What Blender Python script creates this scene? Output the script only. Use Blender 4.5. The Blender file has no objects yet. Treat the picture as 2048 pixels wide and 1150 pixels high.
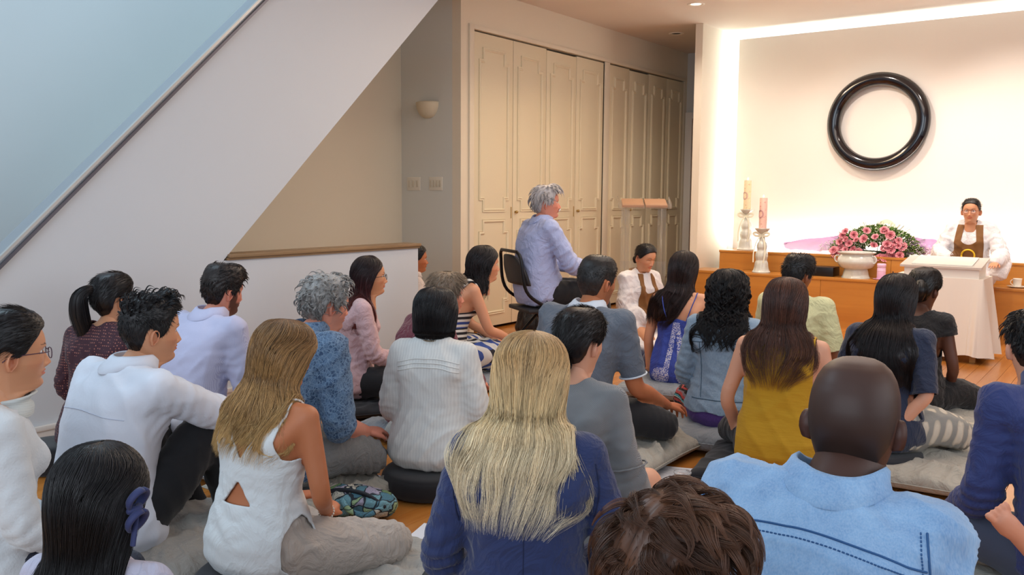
import bpy, bmesh, math, random, time
import numpy as np
from mathutils import Vector, Matrix
from mathutils.bvhtree import BVHTree
T0 = time.time()
rnd = random.Random(7)
RNG = np.random.default_rng(11)
SC = bpy.context.scene
COL = SC.collection
PI = math.pi

# ---------------------------------------------------------------- camera
FPX, CAMH = 1751.89, 1.28
CAMR = np.array([[0.806, -0.067, 0.589], [0.593, 0.08, -0.802], [0.0067343, 0.99452069, 0.10432284]])
_cy = np.array([1295, 175, -FPX]); _cy /= np.linalg.norm(_cy)
_cx = -np.array([-2397, 200, -FPX]); _cx /= np.linalg.norm(_cx)
_cz = np.cross(_cx, _cy); _cz /= np.linalg.norm(_cz)
CAMR = np.array([_cx, np.cross(_cz, _cx), _cz])          # rows: world axes in camera space
cam = bpy.data.objects.new('camera', bpy.data.cameras.new('camera'))
COL.objects.link(cam)
cam.data.sensor_width = 36.0
cam.data.lens = 36.0 * FPX / 2048.0
cam.data.clip_start = 0.05
M = Matrix([list(r) + [0] for r in CAMR] + [[0, 0, 0, 1]])
M.translation = Vector((0, 0, CAMH))
cam.matrix_world = M
SC.camera = cam

def ray(px, py):
    return CAMR @ np.array([px - 1024, 575 - py, -FPX], float)
def onz(px, py, z=0.0):
    d = ray(px, py); t = (z - CAMH) / d[2]; return np.array([0, 0, CAMH]) + t * d
def onx(px, py, x):
    d = ray(px, py); return np.array([0, 0, CAMH]) + x / d[0] * d
def ony(px, py, y):
    d = ray(px, py); return np.array([0, 0, CAMH]) + y / d[1] * d
def at_depth(px, py, D):
    return np.array([0, 0, CAMH]) + ray(px, py) / FPX * D

# ---------------------------------------------------------------- world, light, exposure
w = bpy.data.worlds.new('world'); SC.world = w; w.use_nodes = True
bg = w.node_tree.nodes['Background']
bg.inputs[0].default_value = (0.74, 0.86, 1.0, 1); bg.inputs[1].default_value = 0.75
SC.view_settings.view_transform = 'Standard'; SC.view_settings.look = 'None'
SC.view_settings.exposure = 0.0; SC.view_settings.gamma = 1.0
SC.view_settings.use_curve_mapping = False

def area(name, loc, rot, sx, sy, power, color, spread=180):
    l = bpy.data.lights.new(name, 'AREA'); l.shape = 'RECTANGLE'; l.size = sx; l.size_y = sy
    l.energy = power; l.color = color; l.spread = math.radians(spread)
    o = bpy.data.objects.new(name, l); COL.objects.link(o)
    o.location = loc; o.rotation_euler = rot
    return o
def spot(name, loc, target, power, color, ang=80, blend=0.6, r=0.05):
    l = bpy.data.lights.new(name, 'SPOT'); l.energy = power; l.color = color
    l.spot_size = math.radians(ang); l.spot_blend = blend; l.shadow_soft_size = r
    o = bpy.data.objects.new(name, l); COL.objects.link(o); o.location = loc
    o.rotation_euler = (Vector(target) - Vector(loc)).to_track_quat('-Z', 'Y').to_euler()
    return o
WARM = (1.0, 0.80, 0.58); WARM2 = (1.0, 0.89, 0.80); COOL = (0.80, 0.90, 1.0); TUBE = (0.90, 1.0, 0.93)
# daylight from tall windows behind the audience and from the stairwell
area('daylight_rear', (-0.6, -3.2, 2.3), (math.radians(78), 0, 0), 5.0, 2.6, 105, COOL)
area('daylight_stair', (-4.9, 1.6, 4.9), (math.radians(12), math.radians(-22), 0), 1.2, 3.4, 95, (0.62, 0.84, 1.0))
area('daylight_side', (2.4, 3.2, 2.0), (math.radians(90), 0, math.radians(90)), 4.5, 2.0, 40, (0.95, 0.97, 1.0))
# recessed ceiling spots over the altar
for i, (x, y, p) in enumerate([(-3.76, 8.11, 38), (-2.5, 8.11, 75), (-1.2, 8.11, 120), (0.1, 8.11, 100)]):
    spot('altar_spot', (x, y, 3.10), (x + 0.1, 9.3, 1.0), p * 1.12, WARM2, 100, 0.8, 0.05)
area('ceiling_glow', (-1.4, 5.2, 3.09), (0, 0, 0), 3.0, 3.6, 85, WARM2)
area('ceiling_glow_closet', (-3.6, 6.9, 3.09), (0, math.radians(-25), 0), 0.5, 2.4, 62, (1.0, 0.78, 0.52))
# tubes hidden behind the altar panel and behind the upper tier
area('cove_left', (-3.93, 9.80, 1.95), (0, math.radians(90), 0), 2.3, 0.05, 16, TUBE)
area('cove_top', (-1.6, 9.82, 3.0), (PI, 0, 0), 4.6, 0.05, 16, TUBE)
area('cove_bottom', (-1.5, 9.62, 0.70), (math.radians(155), 0, 0), 4.6, 0.06, 24, (1.0, 0.99, 0.93))

# ---------------------------------------------------------------- object helpers
def tag(o, label=None, cat=None, group=None, kind=None):
    if label: o['label'] = label
    if cat: o['category'] = cat
    if group: o['group'] = group
    if kind: o['kind'] = kind
    return o
def empty(name, loc=(0, 0, 0), rz=0.0, scale=1.0):
    o = bpy.data.objects.new(name, None); COL.objects.link(o)
    o.location = loc; o.rotation_euler = (0, 0, rz); o.scale = (scale,) * 3
    o.empty_display_size = 0.1
    return o
def mkmesh(name, v, f, smooth=True):
    me = bpy.data.meshes.new(name)
    me.from_pydata([tuple(map(float, p)) for p in v], [], [tuple(map(int, q)) for q in f])
    me.update()
    if smooth and len(me.polygons):
        me.polygons.foreach_set('use_smooth', np.ones(len(me.polygons), dtype=bool))
    return me
def fastmesh(name, v, q, smooth=True):
    """v (n,3), q: (m,k) int array of faces with one constant k, or a list of such arrays."""
    qs = q if isinstance(q, list) else [q]
    qs = [np.asarray(a, dtype=np.int32) for a in qs if len(a)]
    me = bpy.data.meshes.new(name)
    me.vertices.add(len(v)); me.vertices.foreach_set('co', np.asarray(v, dtype=np.float32).ravel())
    idx = np.concatenate([a.ravel() for a in qs]); tot = np.concatenate([np.full(len(a), a.shape[1], np.int32) for a in qs])
    st = np.concatenate([[0], np.cumsum(tot)[:-1]]).astype(np.int32)
    me.loops.add(len(idx)); me.loops.foreach_set('vertex_index', idx)
    me.polygons.add(len(tot)); me.polygons.foreach_set('loop_start', st); me.polygons.foreach_set('loop_total', tot)
    if smooth: me.polygons.foreach_set('use_smooth', np.ones(len(tot), dtype=bool))
    me.update(calc_edges=True); me.validate()
    return me
def link(name, me, m=None, parent=None, loc=None, rot=None):
    o = bpy.data.objects.new(name, me); COL.objects.link(o)
    if m is not None:
        me.materials.clear(); me.materials.append(m)
    if parent is not None: o.parent = parent
    if loc is not None: o.location = loc
    if rot is not None: o.rotation_euler = rot
    return o
def setcol(me, cols, name='tint'):
    a = me.color_attributes.new(name, 'FLOAT_COLOR', 'POINT')
    c = np.ones((len(me.vertices), 4), np.float32); c[:, :3] = cols
    a.data.foreach_set('color', c.ravel())

class MB:
    """collects primitives into one mesh"""
    def __init__(s): s.v = []; s.f = []; s.n = 0
    def add(s, v, f):
        s.v.append(np.asarray(v, float).reshape(-1, 3)); s.f += [tuple(int(i) + s.n for i in q) for q in f]; s.n += len(s.v[-1]); return s
    def box(s, x0, x1, y0, y1, z0, z1, ch=0.0):
        if ch <= 0:
            v = [(x, y, z) for x in (x0, x1) for y in (y0, y1) for z in (z0, z1)]
            return s.add(v, [(0, 1, 3, 2), (4, 6, 7, 5), (0, 4, 5, 1), (2, 3, 7, 6), (0, 2, 6, 4), (1, 5, 7, 3)])
        bm = bmesh.new(); bmesh.ops.create_cube(bm, size=1)
        for q in bm.verts:
            q.co = ((x0 + x1) / 2 + q.co.x * (x1 - x0), (y0 + y1) / 2 + q.co.y * (y1 - y0), (z0 + z1) / 2 + q.co.z * (z1 - z0))
        bmesh.ops.bevel(bm, geom=bm.edges[:], offset=ch, segments=2, profile=0.6, affect='EDGES')
        bm.verts.index_update()
        s.add([q.co[:] for q in bm.verts], [[q.index for q in f.verts] for f in bm.faces]); bm.free(); return s
    def tube(s, path, r, n=10, **k): return s.add(*tube(path, r, n, **k))
    def lathe(s, prof, n=32, c=(0, 0, 0)):
        prof = np.asarray(prof, float); m = len(prof); a = np.linspace(0, 2 * PI, n, endpoint=False)
        v = np.stack([np.outer(prof[:, 0], np.cos(a)) + c[0], np.outer(prof[:, 0], np.sin(a)) + c[1], np.repeat(prof[:, 1:2], n, 1) + c[2]], -1).reshape(-1, 3)
        f = [(i * n + j, i * n + (j + 1) % n, (i + 1) * n + (j + 1) % n, (i + 1) * n + j) for i in range(m - 1) for j in range(n)]
        return s.add(v, f)
    def prism(s, poly, axis, a, b):
        """extrude a 2D polygon along an axis (0,1,2) from a to b"""
        n = len(poly)
        def P(p, t):
            q = list(p); q.insert(axis, t); return q
        v = [P(p, a) for p in poly] + [P(p, b) for p in poly]
        return s.add(v, [tuple(range(n))[::-1], tuple(range(n, 2 * n))] + [(i, (i + 1) % n, n + (i + 1) % n, n + i) for i in range(n)])
    def build(s, name, m=None, parent=None, smooth=False, loc=None, rot=None, auto=None):
        me = mkmesh(name, np.concatenate(s.v) if s.v else [], s.f, smooth or auto is not None)
        bm = bmesh.new(); bm.from_mesh(me); bmesh.ops.recalc_face_normals(bm, faces=bm.faces); bm.to_mesh(me); bm.free()
        if auto is not None: me.set_sharp_from_angle(angle=math.radians(auto))
        return link(name, me, m, parent, loc, rot)

def frames(P):
    P = np.asarray(P, float); n = len(P)
    t = np.gradient(P, axis=0) if n > 2 else np.repeat((P[1] - P[0])[None], 2, 0)
    t /= np.linalg.norm(t, axis=1)[:, None] + 1e-12
    u = np.zeros_like(P)
    a = np.array([1, 0, 0]) if abs(t[0][0]) < 0.8 else np.array([0, 0, 1])
    u0 = a - t[0] * (a @ t[0]); u0 /= np.linalg.norm(u0); u[0] = u0
    for i in range(1, n):
        x = u[i - 1] - t[i] * (u[i - 1] @ t[i]); u[i] = x / (np.linalg.norm(x) + 1e-12)
    return t, u, np.cross(t, u)
def tube(path, r, n=10, cap=True, flat=1.0, up=None):
    """swept tube with rounded ends; r scalar or list; flat scales the second axis"""
    P = np.asarray(path, float); m = len(P)
    R = np.full(m, r, float) if np.isscalar(r) else np.asarray(r, float)
    t, u, b = frames(P)
    if up is not None:
        up = np.asarray(up, float)
        b = up[None] - t * (t @ up)[:, None]; b /= np.linalg.norm(b, axis=1)[:, None] + 1e-9; u = np.cross(b, t)
    if cap:
        k = [0.35, 0.75, 0.95]
        st = [(P[0] - t[0] * R[0] * flat * math.sqrt(1 - q * q), R[0] * q, 0) for q in k]
        en = [(P[-1] + t[-1] * R[-1] * flat * math.sqrt(1 - q * q), R[-1] * q, -1) for q in k[::-1]]
        PP = [x[0] for x in st] + list(P) + [x[0] for x in en]
        RR = [x[1] for x in st] + list(R) + [x[1] for x in en]
        U = [u[0]] * 3 + list(u) + [u[-1]] * 3; B = [b[0]] * 3 + list(b) + [b[-1]] * 3
        P, R, u, b = np.array(PP), np.array(RR), np.array(U), np.array(B); m = len(P)
    a = np.linspace(0, 2 * PI, n, endpoint=False)
    v = P[:, None] + R[:, None, None] * (np.cos(a)[None, :, None] * u[:, None] + flat * np.sin(a)[None, :, None] * b[:, None])
    f = [(i * n + j, i * n + (j + 1) % n, (i + 1) * n + (j + 1) % n, (i + 1) * n + j) for i in range(m - 1) for j in range(n)]
    f += [tuple(range(n))[::-1], tuple(range((m - 1) * n, m * n))]
    return v.reshape(-1, 3), f
def spline(P, n, closed=False):
    """Catmull-Rom through the rows of P, n samples"""
    P = np.asarray(P, float)
    if P.ndim == 1: P = P[:, None]
    m = len(P)
    if closed:
        Q = np.concatenate([P[-1:], P, P[:2]]); s = np.linspace(0, m, n, endpoint=False)
    else:
        Q = np.concatenate([2 * P[:1] - P[1:2], P, 2 * P[-1:] - P[-2:-1]]); s = np.linspace(0, m - 1, n)
    i = np.minimum(s.astype(int), (m if closed else m - 1) - 1); t = (s - i)[:, None]
    p0, p1, p2, p3 = Q[i], Q[i + 1], Q[i + 2], Q[i + 3]
    return 0.5 * (2 * p1 + (p2 - p0) * t + (2 * p0 - 5 * p1 + 4 * p2 - p3) * t ** 2 + (3 * p1 - p0 - 3 * p2 + p3) * t ** 3)

# ---------------------------------------------------------------- materials
def hx(h):
    h = h.lstrip('#'); c = [int(h[i:i + 2], 16) / 255 for i in (0, 2, 4)]
    return tuple(x / 12.92 if x <= 0.04045 else ((x + 0.055) / 1.055) ** 2.4 for x in c)
class NT:
    def __init__(s, name):
        s.m = bpy.data.materials.new(name); s.m.use_nodes = True; s.t = s.m.node_tree
        s.b = s.t.nodes['Principled BSDF']; s.out = s.t.nodes['Material Output']; s._tc = None
    def n(s, typ, **k):
        x = s.t.nodes.new(typ)
        for a, b in k.items(): setattr(x, a, b)
        return x
    def l(s, a, b): s.t.links.new(a, b)
    def co(s, scale=(1, 1, 1), rot=(0, 0, 0)):
        if s._tc is None: s._tc = s.n('ShaderNodeTexCoord')
        mp = s.n('ShaderNodeMapping'); s.l(s._tc.outputs['Object'], mp.inputs[0])
        mp.inputs['Scale'].default_value = scale; mp.inputs['Rotation'].default_value = rot
        return mp.outputs[0]
    def noise(s, scale, detail=3, co=None, rough=0.5, dist=0.0):
        x = s.n('ShaderNodeTexNoise'); x.inputs['Scale'].default_value = scale; x.inputs['Detail'].default_value = detail
        x.inputs['Roughness'].default_value = rough; x.inputs['Distortion'].default_value = dist
        s.l(co if co is not None else s.co(), x.inputs['Vector']); return x.outputs['Fac']
    def wave(s, scale, co=None, dist=0.0, typ='BANDS', d='X', detail=2):
        x = s.n('ShaderNodeTexWave', wave_type=typ); x.inputs['Scale'].default_value = scale
        if typ == 'BANDS': x.bands_direction = d
        x.inputs['Distortion'].default_value = dist; x.inputs['Detail'].default_value = detail
        s.l(co if co is not None else s.co(), x.inputs['Vector']); return x.outputs['Fac']
    def ramp(s, fac, stops, interp='LINEAR'):
        x = s.n('ShaderNodeValToRGB'); x.color_ramp.interpolation = interp; e = x.color_ramp.elements
        while len(e) < len(stops): e.new(0.5)
        for i, (p, c) in enumerate(stops):
            e[i].position = p; e[i].color = (*c, 1) if len(c) == 3 else c
        s.l(fac, x.inputs[0]); return x.outputs[0]
    def mix(s, fac, a, b, mode='MIX'):
        x = s.n('ShaderNodeMix', data_type='RGBA', blend_type=mode)
        for i, q in ((0, fac), (6, a), (7, b)):
            if isinstance(q, (int, float)): x.inputs[i].default_value = q
            elif isinstance(q, tuple): x.inputs[i].default_value = (*q[:3], 1)
            else: s.l(q, x.inputs[i])
        return x.outputs[2]
    def math(s, op, a, b=None):
        x = s.n('ShaderNodeMath', operation=op)
        for i, q in ((0, a), (1, b)):
            if q is None: continue
            if isinstance(q, (int, float)): x.inputs[i].default_value = q
            else: s.l(q, x.inputs[i])
        return x.outputs[0]
    def attr(s, name='tint'):
        x = s.n('ShaderNodeAttribute'); x.attribute_name = name; return x.outputs['Color']
    def bump(s, h, strength=0.3, dist=0.002):
        x = s.n('ShaderNodeBump'); x.inputs['Strength'].default_value = strength; x.inputs['Distance'].default_value = dist
        s.l(h, x.inputs['Height'])
        if s.b.inputs['Normal'].is_linked: s.l(s.b.inputs['Normal'].links[0].from_socket, x.inputs['Normal'])
        s.l(x.outputs[0], s.b.inputs['Normal']); return s
    def set(s, **k):
        for a, q in k.items():
            i = s.b.inputs[{'color': 'Base Color', 'rough': 'Roughness', 'metal': 'Metallic', 'spec': 'Specular IOR Level', 'trans': 'Transmission Weight',
                            'alpha': 'Alpha', 'sheen': 'Sheen Weight', 'coat': 'Coat Weight', 'sss': 'Subsurface Weight', 'ior': 'IOR',
                            'emit': 'Emission Color', 'estr': 'Emission Strength', 'aniso': 'Anisotropic'}[a]]
            if isinstance(q, (int, float)): i.default_value = q
            elif isinstance(q, tuple): i.default_value = (*q[:3], 1)
            else: s.l(q, i)
        return s
_mats = {}
def plain(name, col, rough=0.5, **k):
    if name in _mats: return _mats[name]
    t = NT(name); t.set(color=hx(col) if isinstance(col, str) else col, rough=rough, **k)
    h = t.noise(60, 3); t.bump(h, 0.06, 0.001); _mats[name] = t.m; return t.m
def paint(name, col, rough=0.6):
    if name in _mats: return _mats[name]
    t = NT(name); c = hx(col)
    f = t.noise(1.3, 4)
    t.set(color=t.mix(f, tuple(x * 0.96 for x in c), tuple(min(1, x * 1.03) for x in c)), rough=rough, spec=0.3)
    t.bump(t.noise(180, 2), 0.05, 0.001); _mats[name] = t.m; return t.m
def wood(name, c1, c2, rough=0.35, axis=1, sc=1.0, coat=0.0, rnd_tint=0.25):
    if name in _mats: return _mats[name]
    t = NT(name)
    s = [9 * sc] * 3; s[axis] = 0.7 * sc
    info = t.n('ShaderNodeObjectInfo')
    add = t.n('ShaderNodeVectorMath', operation='ADD'); t.l(t.co(tuple(s)), add.inputs[0])
    mul = t.n('ShaderNodeVectorMath', operation='SCALE'); mul.inputs[0].default_value = (37, 53, 71); t.l(info.outputs['Random'], mul.inputs['Scale'])
    t.l(mul.outputs[0], add.inputs[1])
    g = t.noise(1.6, 5, add.outputs[0], 0.6, 0.6)
    g2 = t.noise(9.0, 3, add.outputs[0], 0.6, 0.3)
    a, b = hx(c1), hx(c2)
    base = t.ramp(g, [(0.3, a), (0.7, b)])
    base = t.mix(t.math('MULTIPLY', g2, 0.35), base, tuple(x * 0.62 for x in a))
    v = t.math('MULTIPLY', t.math('SUBTRACT', info.outputs['Random'], 0.5), rnd_tint)
    hsv = t.n('ShaderNodeHueSaturation'); t.l(base, hsv.inputs['Color']); t.l(t.math('ADD', v, 1.0), hsv.inputs['Value'])
    t.set(color=hsv.outputs[0], rough=rough, coat=coat); t.b.inputs['Coat Roughness'].default_value = 0.15
    t.bump(g2, 0.08, 0.001)
    _mats[name] = t.m; return t.m
# ================================================================ THE SETTING
WALLW = paint('white_wall_paint', '#d4d9de'); WALLC = paint('cream_wall_paint', '#e4dac6'); WALLT = paint('wall_paint_dim_warm', '#d6cfbd')  # WALLT: tan puts the alcove's dim warm light into the paint
CEIL = paint('ceiling_paint', '#e2d9cf', 0.75); TRIMW = paint('trim_paint', '#e3e0da', 0.4); DOORC = paint('closet_door_paint', '#e3d8bc', 0.42)
PANELW = paint('altar_panel_paint', '#efe8e0', 0.6)
FLOORM = wood('oak_floor', '#d08a42', '#b9702c', 0.26, 1, 1.0, 0.25, 0.22)
OAKT = wood('oak_tier', '#c98a3e', '#b87630', 0.3, 0, 0.7, 0.2, 0.0)
CAPW = wood('cap_wood', '#a08462', '#84684a', 0.35, 1, 1.0)
CH = 3.145
LX, CX, AX = -4.445, -5.10, -5.83          # stair wall, closet wall, alcove wall
PF, TB, PW = 8.82, 9.20, 9.68              # tier front, upper tier front, altar panel
def struct(mb, name, m, **k):
    o = mb.build(name, m, **k)
    if k.get('parent') is None: o['kind'] = 'structure'
    return o
# floor slab with boards
fl = struct(MB().box(-6.2, 3.2, -3.6, 11.2, -0.12, -0.016), 'floor', plain('subfloor', '#5c3317', 0.8))
bw, bl = 0.0955, 2.6
board = None; far = MB(); nb = 0
ns = int(round((2.0 + 6.0) / bw))
for i in range(ns):
    x = -6.0 + i * bw; off = rnd.random() * bl
    for j in range(-1, 5):
        y0 = -0.6 + j * bl + off - bl; y1 = min(y0 + bl, 10.9); y0 = max(y0, -0.6)
        if y1 - y0 < 0.15: continue
        inview = (x > -4.5 and y1 > 0.8 and y0 < 7.4 and x < 0.2 + 0.05 * y1 and x > -1.45 * y1 - 0.9)
        if inview and abs(y1 - y0 - bl) < 1e-6 and nb < 290:
            if board is None:
                board = MB().box(0.0008, bw - 0.0008, 0.001, bl - 0.001, -0.018, 0, 0.0012).build('plank', FLOORM, fl, loc=(x, y0, 0)); o = board
            else:
                o = board.copy(); COL.objects.link(o); o.location = (x, y0, 0)
            nb += 1
        else:
            far.box(x + 0.0008, x + bw - 0.0008, y0 + 0.001, y1 - 0.001, -0.018, 0)
fo = far.build('floorboards', FLOORM, fl); fo['kind'] = 'stuff'

# stair wall with its diagonal cut-out: side view polygon in (y, z)
poly = [(0.93, 0), (4.86, 0), (4.86, 0.885), (3.16, 0.885), (5.55, CH + 0.02), (4.235, CH + 0.02)]
struct(MB().prism([(4.86, 0), (4.86, 0.885), (3.16, 0.885), (2.2, 0.0)], 0, LX - 0.13, LX), 'wall_pony', WALLW)
struct(MB().prism([(0.93, 0), (2.2, 0), (3.16, 0.885), (3.175, 0.90), (5.55, CH + 0.02), (4.235, CH + 0.02)], 0, LX - 0.13, LX), 'wall_stair', WALLW)
# wooden cap on the low wall, in two pieces
cp = struct(MB().box(LX - 0.15, LX + 0.022, 3.19, 4.875, 0.90, 0.922, 0.004), 'trim_1', CAPW, auto=30)
MB().box(LX - 0.14, LX + 0.012, 3.18, 4.868, 0.886, 0.90).build('cap_moulding', CAPW, cp)
# metal handrail cap on the slope
tr = NT('rail_metal'); tr.set(color=hx('#a9aeb4'), metal=0.55, rough=0.34); tr.bump(tr.noise(120, 2), 0.05, 0.001)
dy, dz = 3.30, 3.145; L = math.hypot(dy, dz); a = math.atan2(dz, dy)
def slope_box(y0, z0, l0, l1, x0, x1, t0, t1, name, m, parent=None):
    c, s = math.cos(a), math.sin(a)
    pts = [(y0 + l * c - t * s, z0 + l * s + t * c) for l, t in ((l0, t0), (l1, t0), (l1, t1), (l0, t1))]
    return MB().prism(pts, 0, x0, x1).build(name, m, parent)
rail = slope_box(0.93, 0.0, -0.05, L + 0.2, LX - 0.15, LX + 0.012, 0.0, 0.018, 'trim_2', tr.m); rail['kind'] = 'structure'
slope_box(0.93, 0.0, -0.05, L + 0.2, LX - 0.004, LX + 0.03, -0.010, 0.004, 'rail_edge', plain('dark_rail_edge', '#6a6870', 0.3, metal=0.6), rail)
slope_box(0.93, 0.0, -0.05, L + 0.2, LX + 0.004, LX + 0.026, 0.018, 0.032, 'rail_bead', plain('bright_rail_bead', '#c4c2be', 0.3, metal=0.4), rail)
# wall beyond the stair, alcove, sconce wall
struct(MB().prism([(-1.0, 0), (2.22, 0), (6.15, 3.725), (6.15, 5.2), (-1.0, 5.2)], 0, AX - 0.1, AX), 'wall_left', paint('wall_paint_daylit', '#ccd8dd'))  # cool daylight tinted into the paint; same wall plane as the alcove
struct(MB().prism([(2.22, 0), (6.15, 0), (6.15, 3.725)], 0, AX - 0.1, AX), 'wall_alcove_left', WALLT)  # lower part of that wall, its dim warm light painted in as tan
struct(MB().box(AX, CX - 0.1, 6.15, 6.25, 0, CH), 'wall_alcove', paint('sconce_wall_paint', '#d8dad4'))
struct(MB().box(-6.1, -4.0, -1.1, -1.0, 0, 5.2), 'wall_rear_left', WALLW)
# stair slab behind the stair wall (hidden soffit side)
c_, s_ = math.cos(a), math.sin(a)
st = MB().prism([(3.2, 0.93), (5.5, 3.11), (5.3, 3.11), (3.05, 0.98)], 0, AX, LX - 0.13); struct(st, 'trim_3', WALLT)
bb = struct(MB().box(LX, LX + 0.018, 0.93, 4.86, 0, 0.115, 0.003), 'baseboard_left', TRIMW, auto=30)
MB().box(LX, LX + 0.028, 0.93, 4.86, 0.092, 0.118, 0.006).build('baseboard_cap', TRIMW, bb, auto=30)
# closet wall: piers, lintel and eight leaves
y0c, y1c, zt = 6.34, 10.72, 2.765
mbw = MB().box(CX - 0.1, CX, 6.15, y0c - 0.02, 0, CH).box(CX - 0.1, CX, y0c - 0.02, y1c, zt + 0.01, CH).box(CX - 0.1, CX, y1c, 10.8, 0, CH)
struct(mbw, 'wall_closet', WALLC)
struct(MB().box(CX - 0.75, CX - 0.12, 6.26, 10.75, 0, CH), 'wall_closet_back', plain('closet_dark', '#2b221a', 0.9))
tc = MB(); tc.box(CX, CX + 0.02, y0c - 0.085, y0c - 0.02, 0, zt + 0.05, 0.004).box(CX, CX + 0.019, y0c - 0.021, y1c, zt + 0.01, zt + 0.05, 0.004).box(CX, CX + 0.018, 8.66, 8.76, 0, zt + 0.009, 0.004)
struct(tc, 'trim_4', WALLC, auto=30)
def panel_path(y0, y1, z0, z1, n=0.055, topn=True, botn=True):
    p = []
    p += [(y0, z0 + 2 * n), (y0, z1 - 2 * n)]
    if topn: p += [(y0 + n, z1 - 2 * n), (y0 + n, z1), (y1 - n, z1), (y1 - n, z1 - 2 * n)]
    p += [(y1, z1 - 2 * n), (y1, z0 + 2 * n)]
    p += [(y1 - n, z0 + 2 * n), (y1 - n, z0), (y0 + n, z0), (y0 + n, z0 + 2 * n)]
    return p
def moulding(path, x, wd, th):
    mb = MB(); m = len(path)
    prof = [(-wd / 2, 0), (-wd / 2, th * 0.5), (-wd * 0.15, th), (wd * 0.2, th * 0.55), (wd / 2, th * 0.8), (wd / 2, 0)]
    P = np.array(path); rings = []
    for i in range(m):
        d0 = P[i] - P[i - 1]; d1 = P[(i + 1) % m] - P[i]; d0 /= np.linalg.norm(d0); d1 /= np.linalg.norm(d1)
        n0 = np.array([-d0[1], d0[0]]); n1 = np.array([-d1[1], d1[0]]); nn = n0 + n1; nn = nn / (nn @ n0)
        rings.append([(x + h, P[i][0] + nn[0] * o, P[i][1] + nn[1] * o) for o, h in prof])
    k = len(prof); v = [q for r in rings for q in r]
    f = [(i * k + j, i * k + j + 1, ((i + 1) % m) * k + j + 1, ((i + 1) % m) * k + j) for i in range(m) for j in range(k - 1)]
    return mb.add(v, f)
edges = [6.34, 6.945, 7.515, 8.085, 8.655]; edges2 = [8.765, 9.25, 9.735, 10.22, 10.705]
sets = list(zip(edges[:-1], edges[1:])) + list(zip(edges2[:-1], edges2[1:]))
for i, (a0, a1) in enumerate(sets):
    d = struct(MB().box(CX - 0.035, CX - 0.003, a0 + 0.004, a1 - 0.004, 0.03, zt - 0.004 - (0.012 if i in (2, 5) else 0), 0.003), 'door_%d' % (i + 1), DOORC, auto=30)
    m0, m1 = a0 + 0.085, a1 - 0.085
    for (z0, z1) in ((1.14, 2.62), (0.16, 1.04)):
        moulding(panel_path(m0, m1, z0, z1), CX - 0.003, 0.03, 0.014).build('panel_moulding', DOORC, d)
    if i % 2 == 0:
        for zz in (1.06,):
            MB().box(CX - 0.003, CX + 0.004, a1 - 0.03, a1 - 0.02, zz, zz + 0.11, 0.002).build('hinge', plain('old_hinge', '#b79f70', 0.4, metal=0.6), d)
    else:
        hb = MB(); hb.lathe([(0.0, 0.0), (0.012, 0.002), (0.010, 0.012), (0.016, 0.02), (0.012, 0.03), (0, 0.032)], 12)
        hb.build('knob', plain('brass_knob', '#b99a5e', 0.3, metal=0.8), d, loc=(CX - 0.003, a0 + 0.045, 1.12), rot=(0, PI / 2, 0), smooth=True)
# corridor end wall with a door frame, dark opening
struct(MB().box(CX, -3.9, 10.80, 10.9, 0, CH), 'wall_end', paint('end_wall_paint', '#c9ccc9'))
ef = struct(MB().box(CX + 0.005, CX + 0.10, 10.76, 10.80, 0, 2.38, 0.004).box(CX + 0.101, -4.2, 10.761, 10.80, 2.30, 2.38, 0.004), 'door_9', TRIMW, auto=30)
MB().box(CX + 0.10, -4.22, 10.775, 10.80, 0.01, 2.30, 0.003).build('door_leaf', plain('brown_door', '#8d7765', 0.5), ef)
# ceiling: over the room, open above the stairwell
struct(MB().prism([(LX - 0.13, 2.2), (3.2, 2.2), (3.2, 10.9), (-6.2, 10.9), (-6.2, 5.5), (LX - 0.13, 5.5)], 2, CH, CH + 0.12), 'ceiling', CEIL)
struct(MB().box(3.1, 3.2, 4.2, 10.9, 0, CH), 'wall_right', WALLW)
# partition fin, back wall, altar panel
struct(MB().box(-4.175, -4.09, 9.02, 10.9, 0, CH), 'wall_partition', paint('partition_paint', '#e6dccb'))
struct(MB().box(-4.09, 3.1, 9.86, 9.95, 0, CH), 'wall_back', WALLW)
struct(MB().box(-3.945, 3.05, PW, PW + 0.05, 0.60, 3.05, 0.003), 'wall_altar_panel', PANELW, auto=30)
# altar tiers
t1 = struct(MB().box(-4.085, 3.0, PF + 0.02, TB + 0.1, 0, 0.465), 'trim_5', OAKT)
MB().box(-4.085, 3.0, PF, TB + 0.02, 0.465, 0.492, 0.003).build('tier_top', OAKT, t1, auto=30)
for k in range(5):
    MB().box(-4.085 + k * 1.42, -4.085 + (k + 1) * 1.42 - 0.003, PF + 0.006, PF + 0.02, 0.0, 0.464).build('front_board', OAKT, t1)
t2 = struct(MB().box(-3.90, 3.0, TB + 0.02, 9.58, 0.492, 0.672), 'trim_6', OAKT)
MB().box(-3.905, 3.0, TB, 9.60, 0.672, 0.697, 0.003).build('tier_top', OAKT, t2, auto=30)
for k in range(4):
    MB().box(-3.90 + k * 1.8, -3.90 + (k + 1) * 1.8 - 0.003, TB + 0.007, TB + 0.02, 0.493, 0.671).build('front_board', OAKT, t2)

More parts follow.
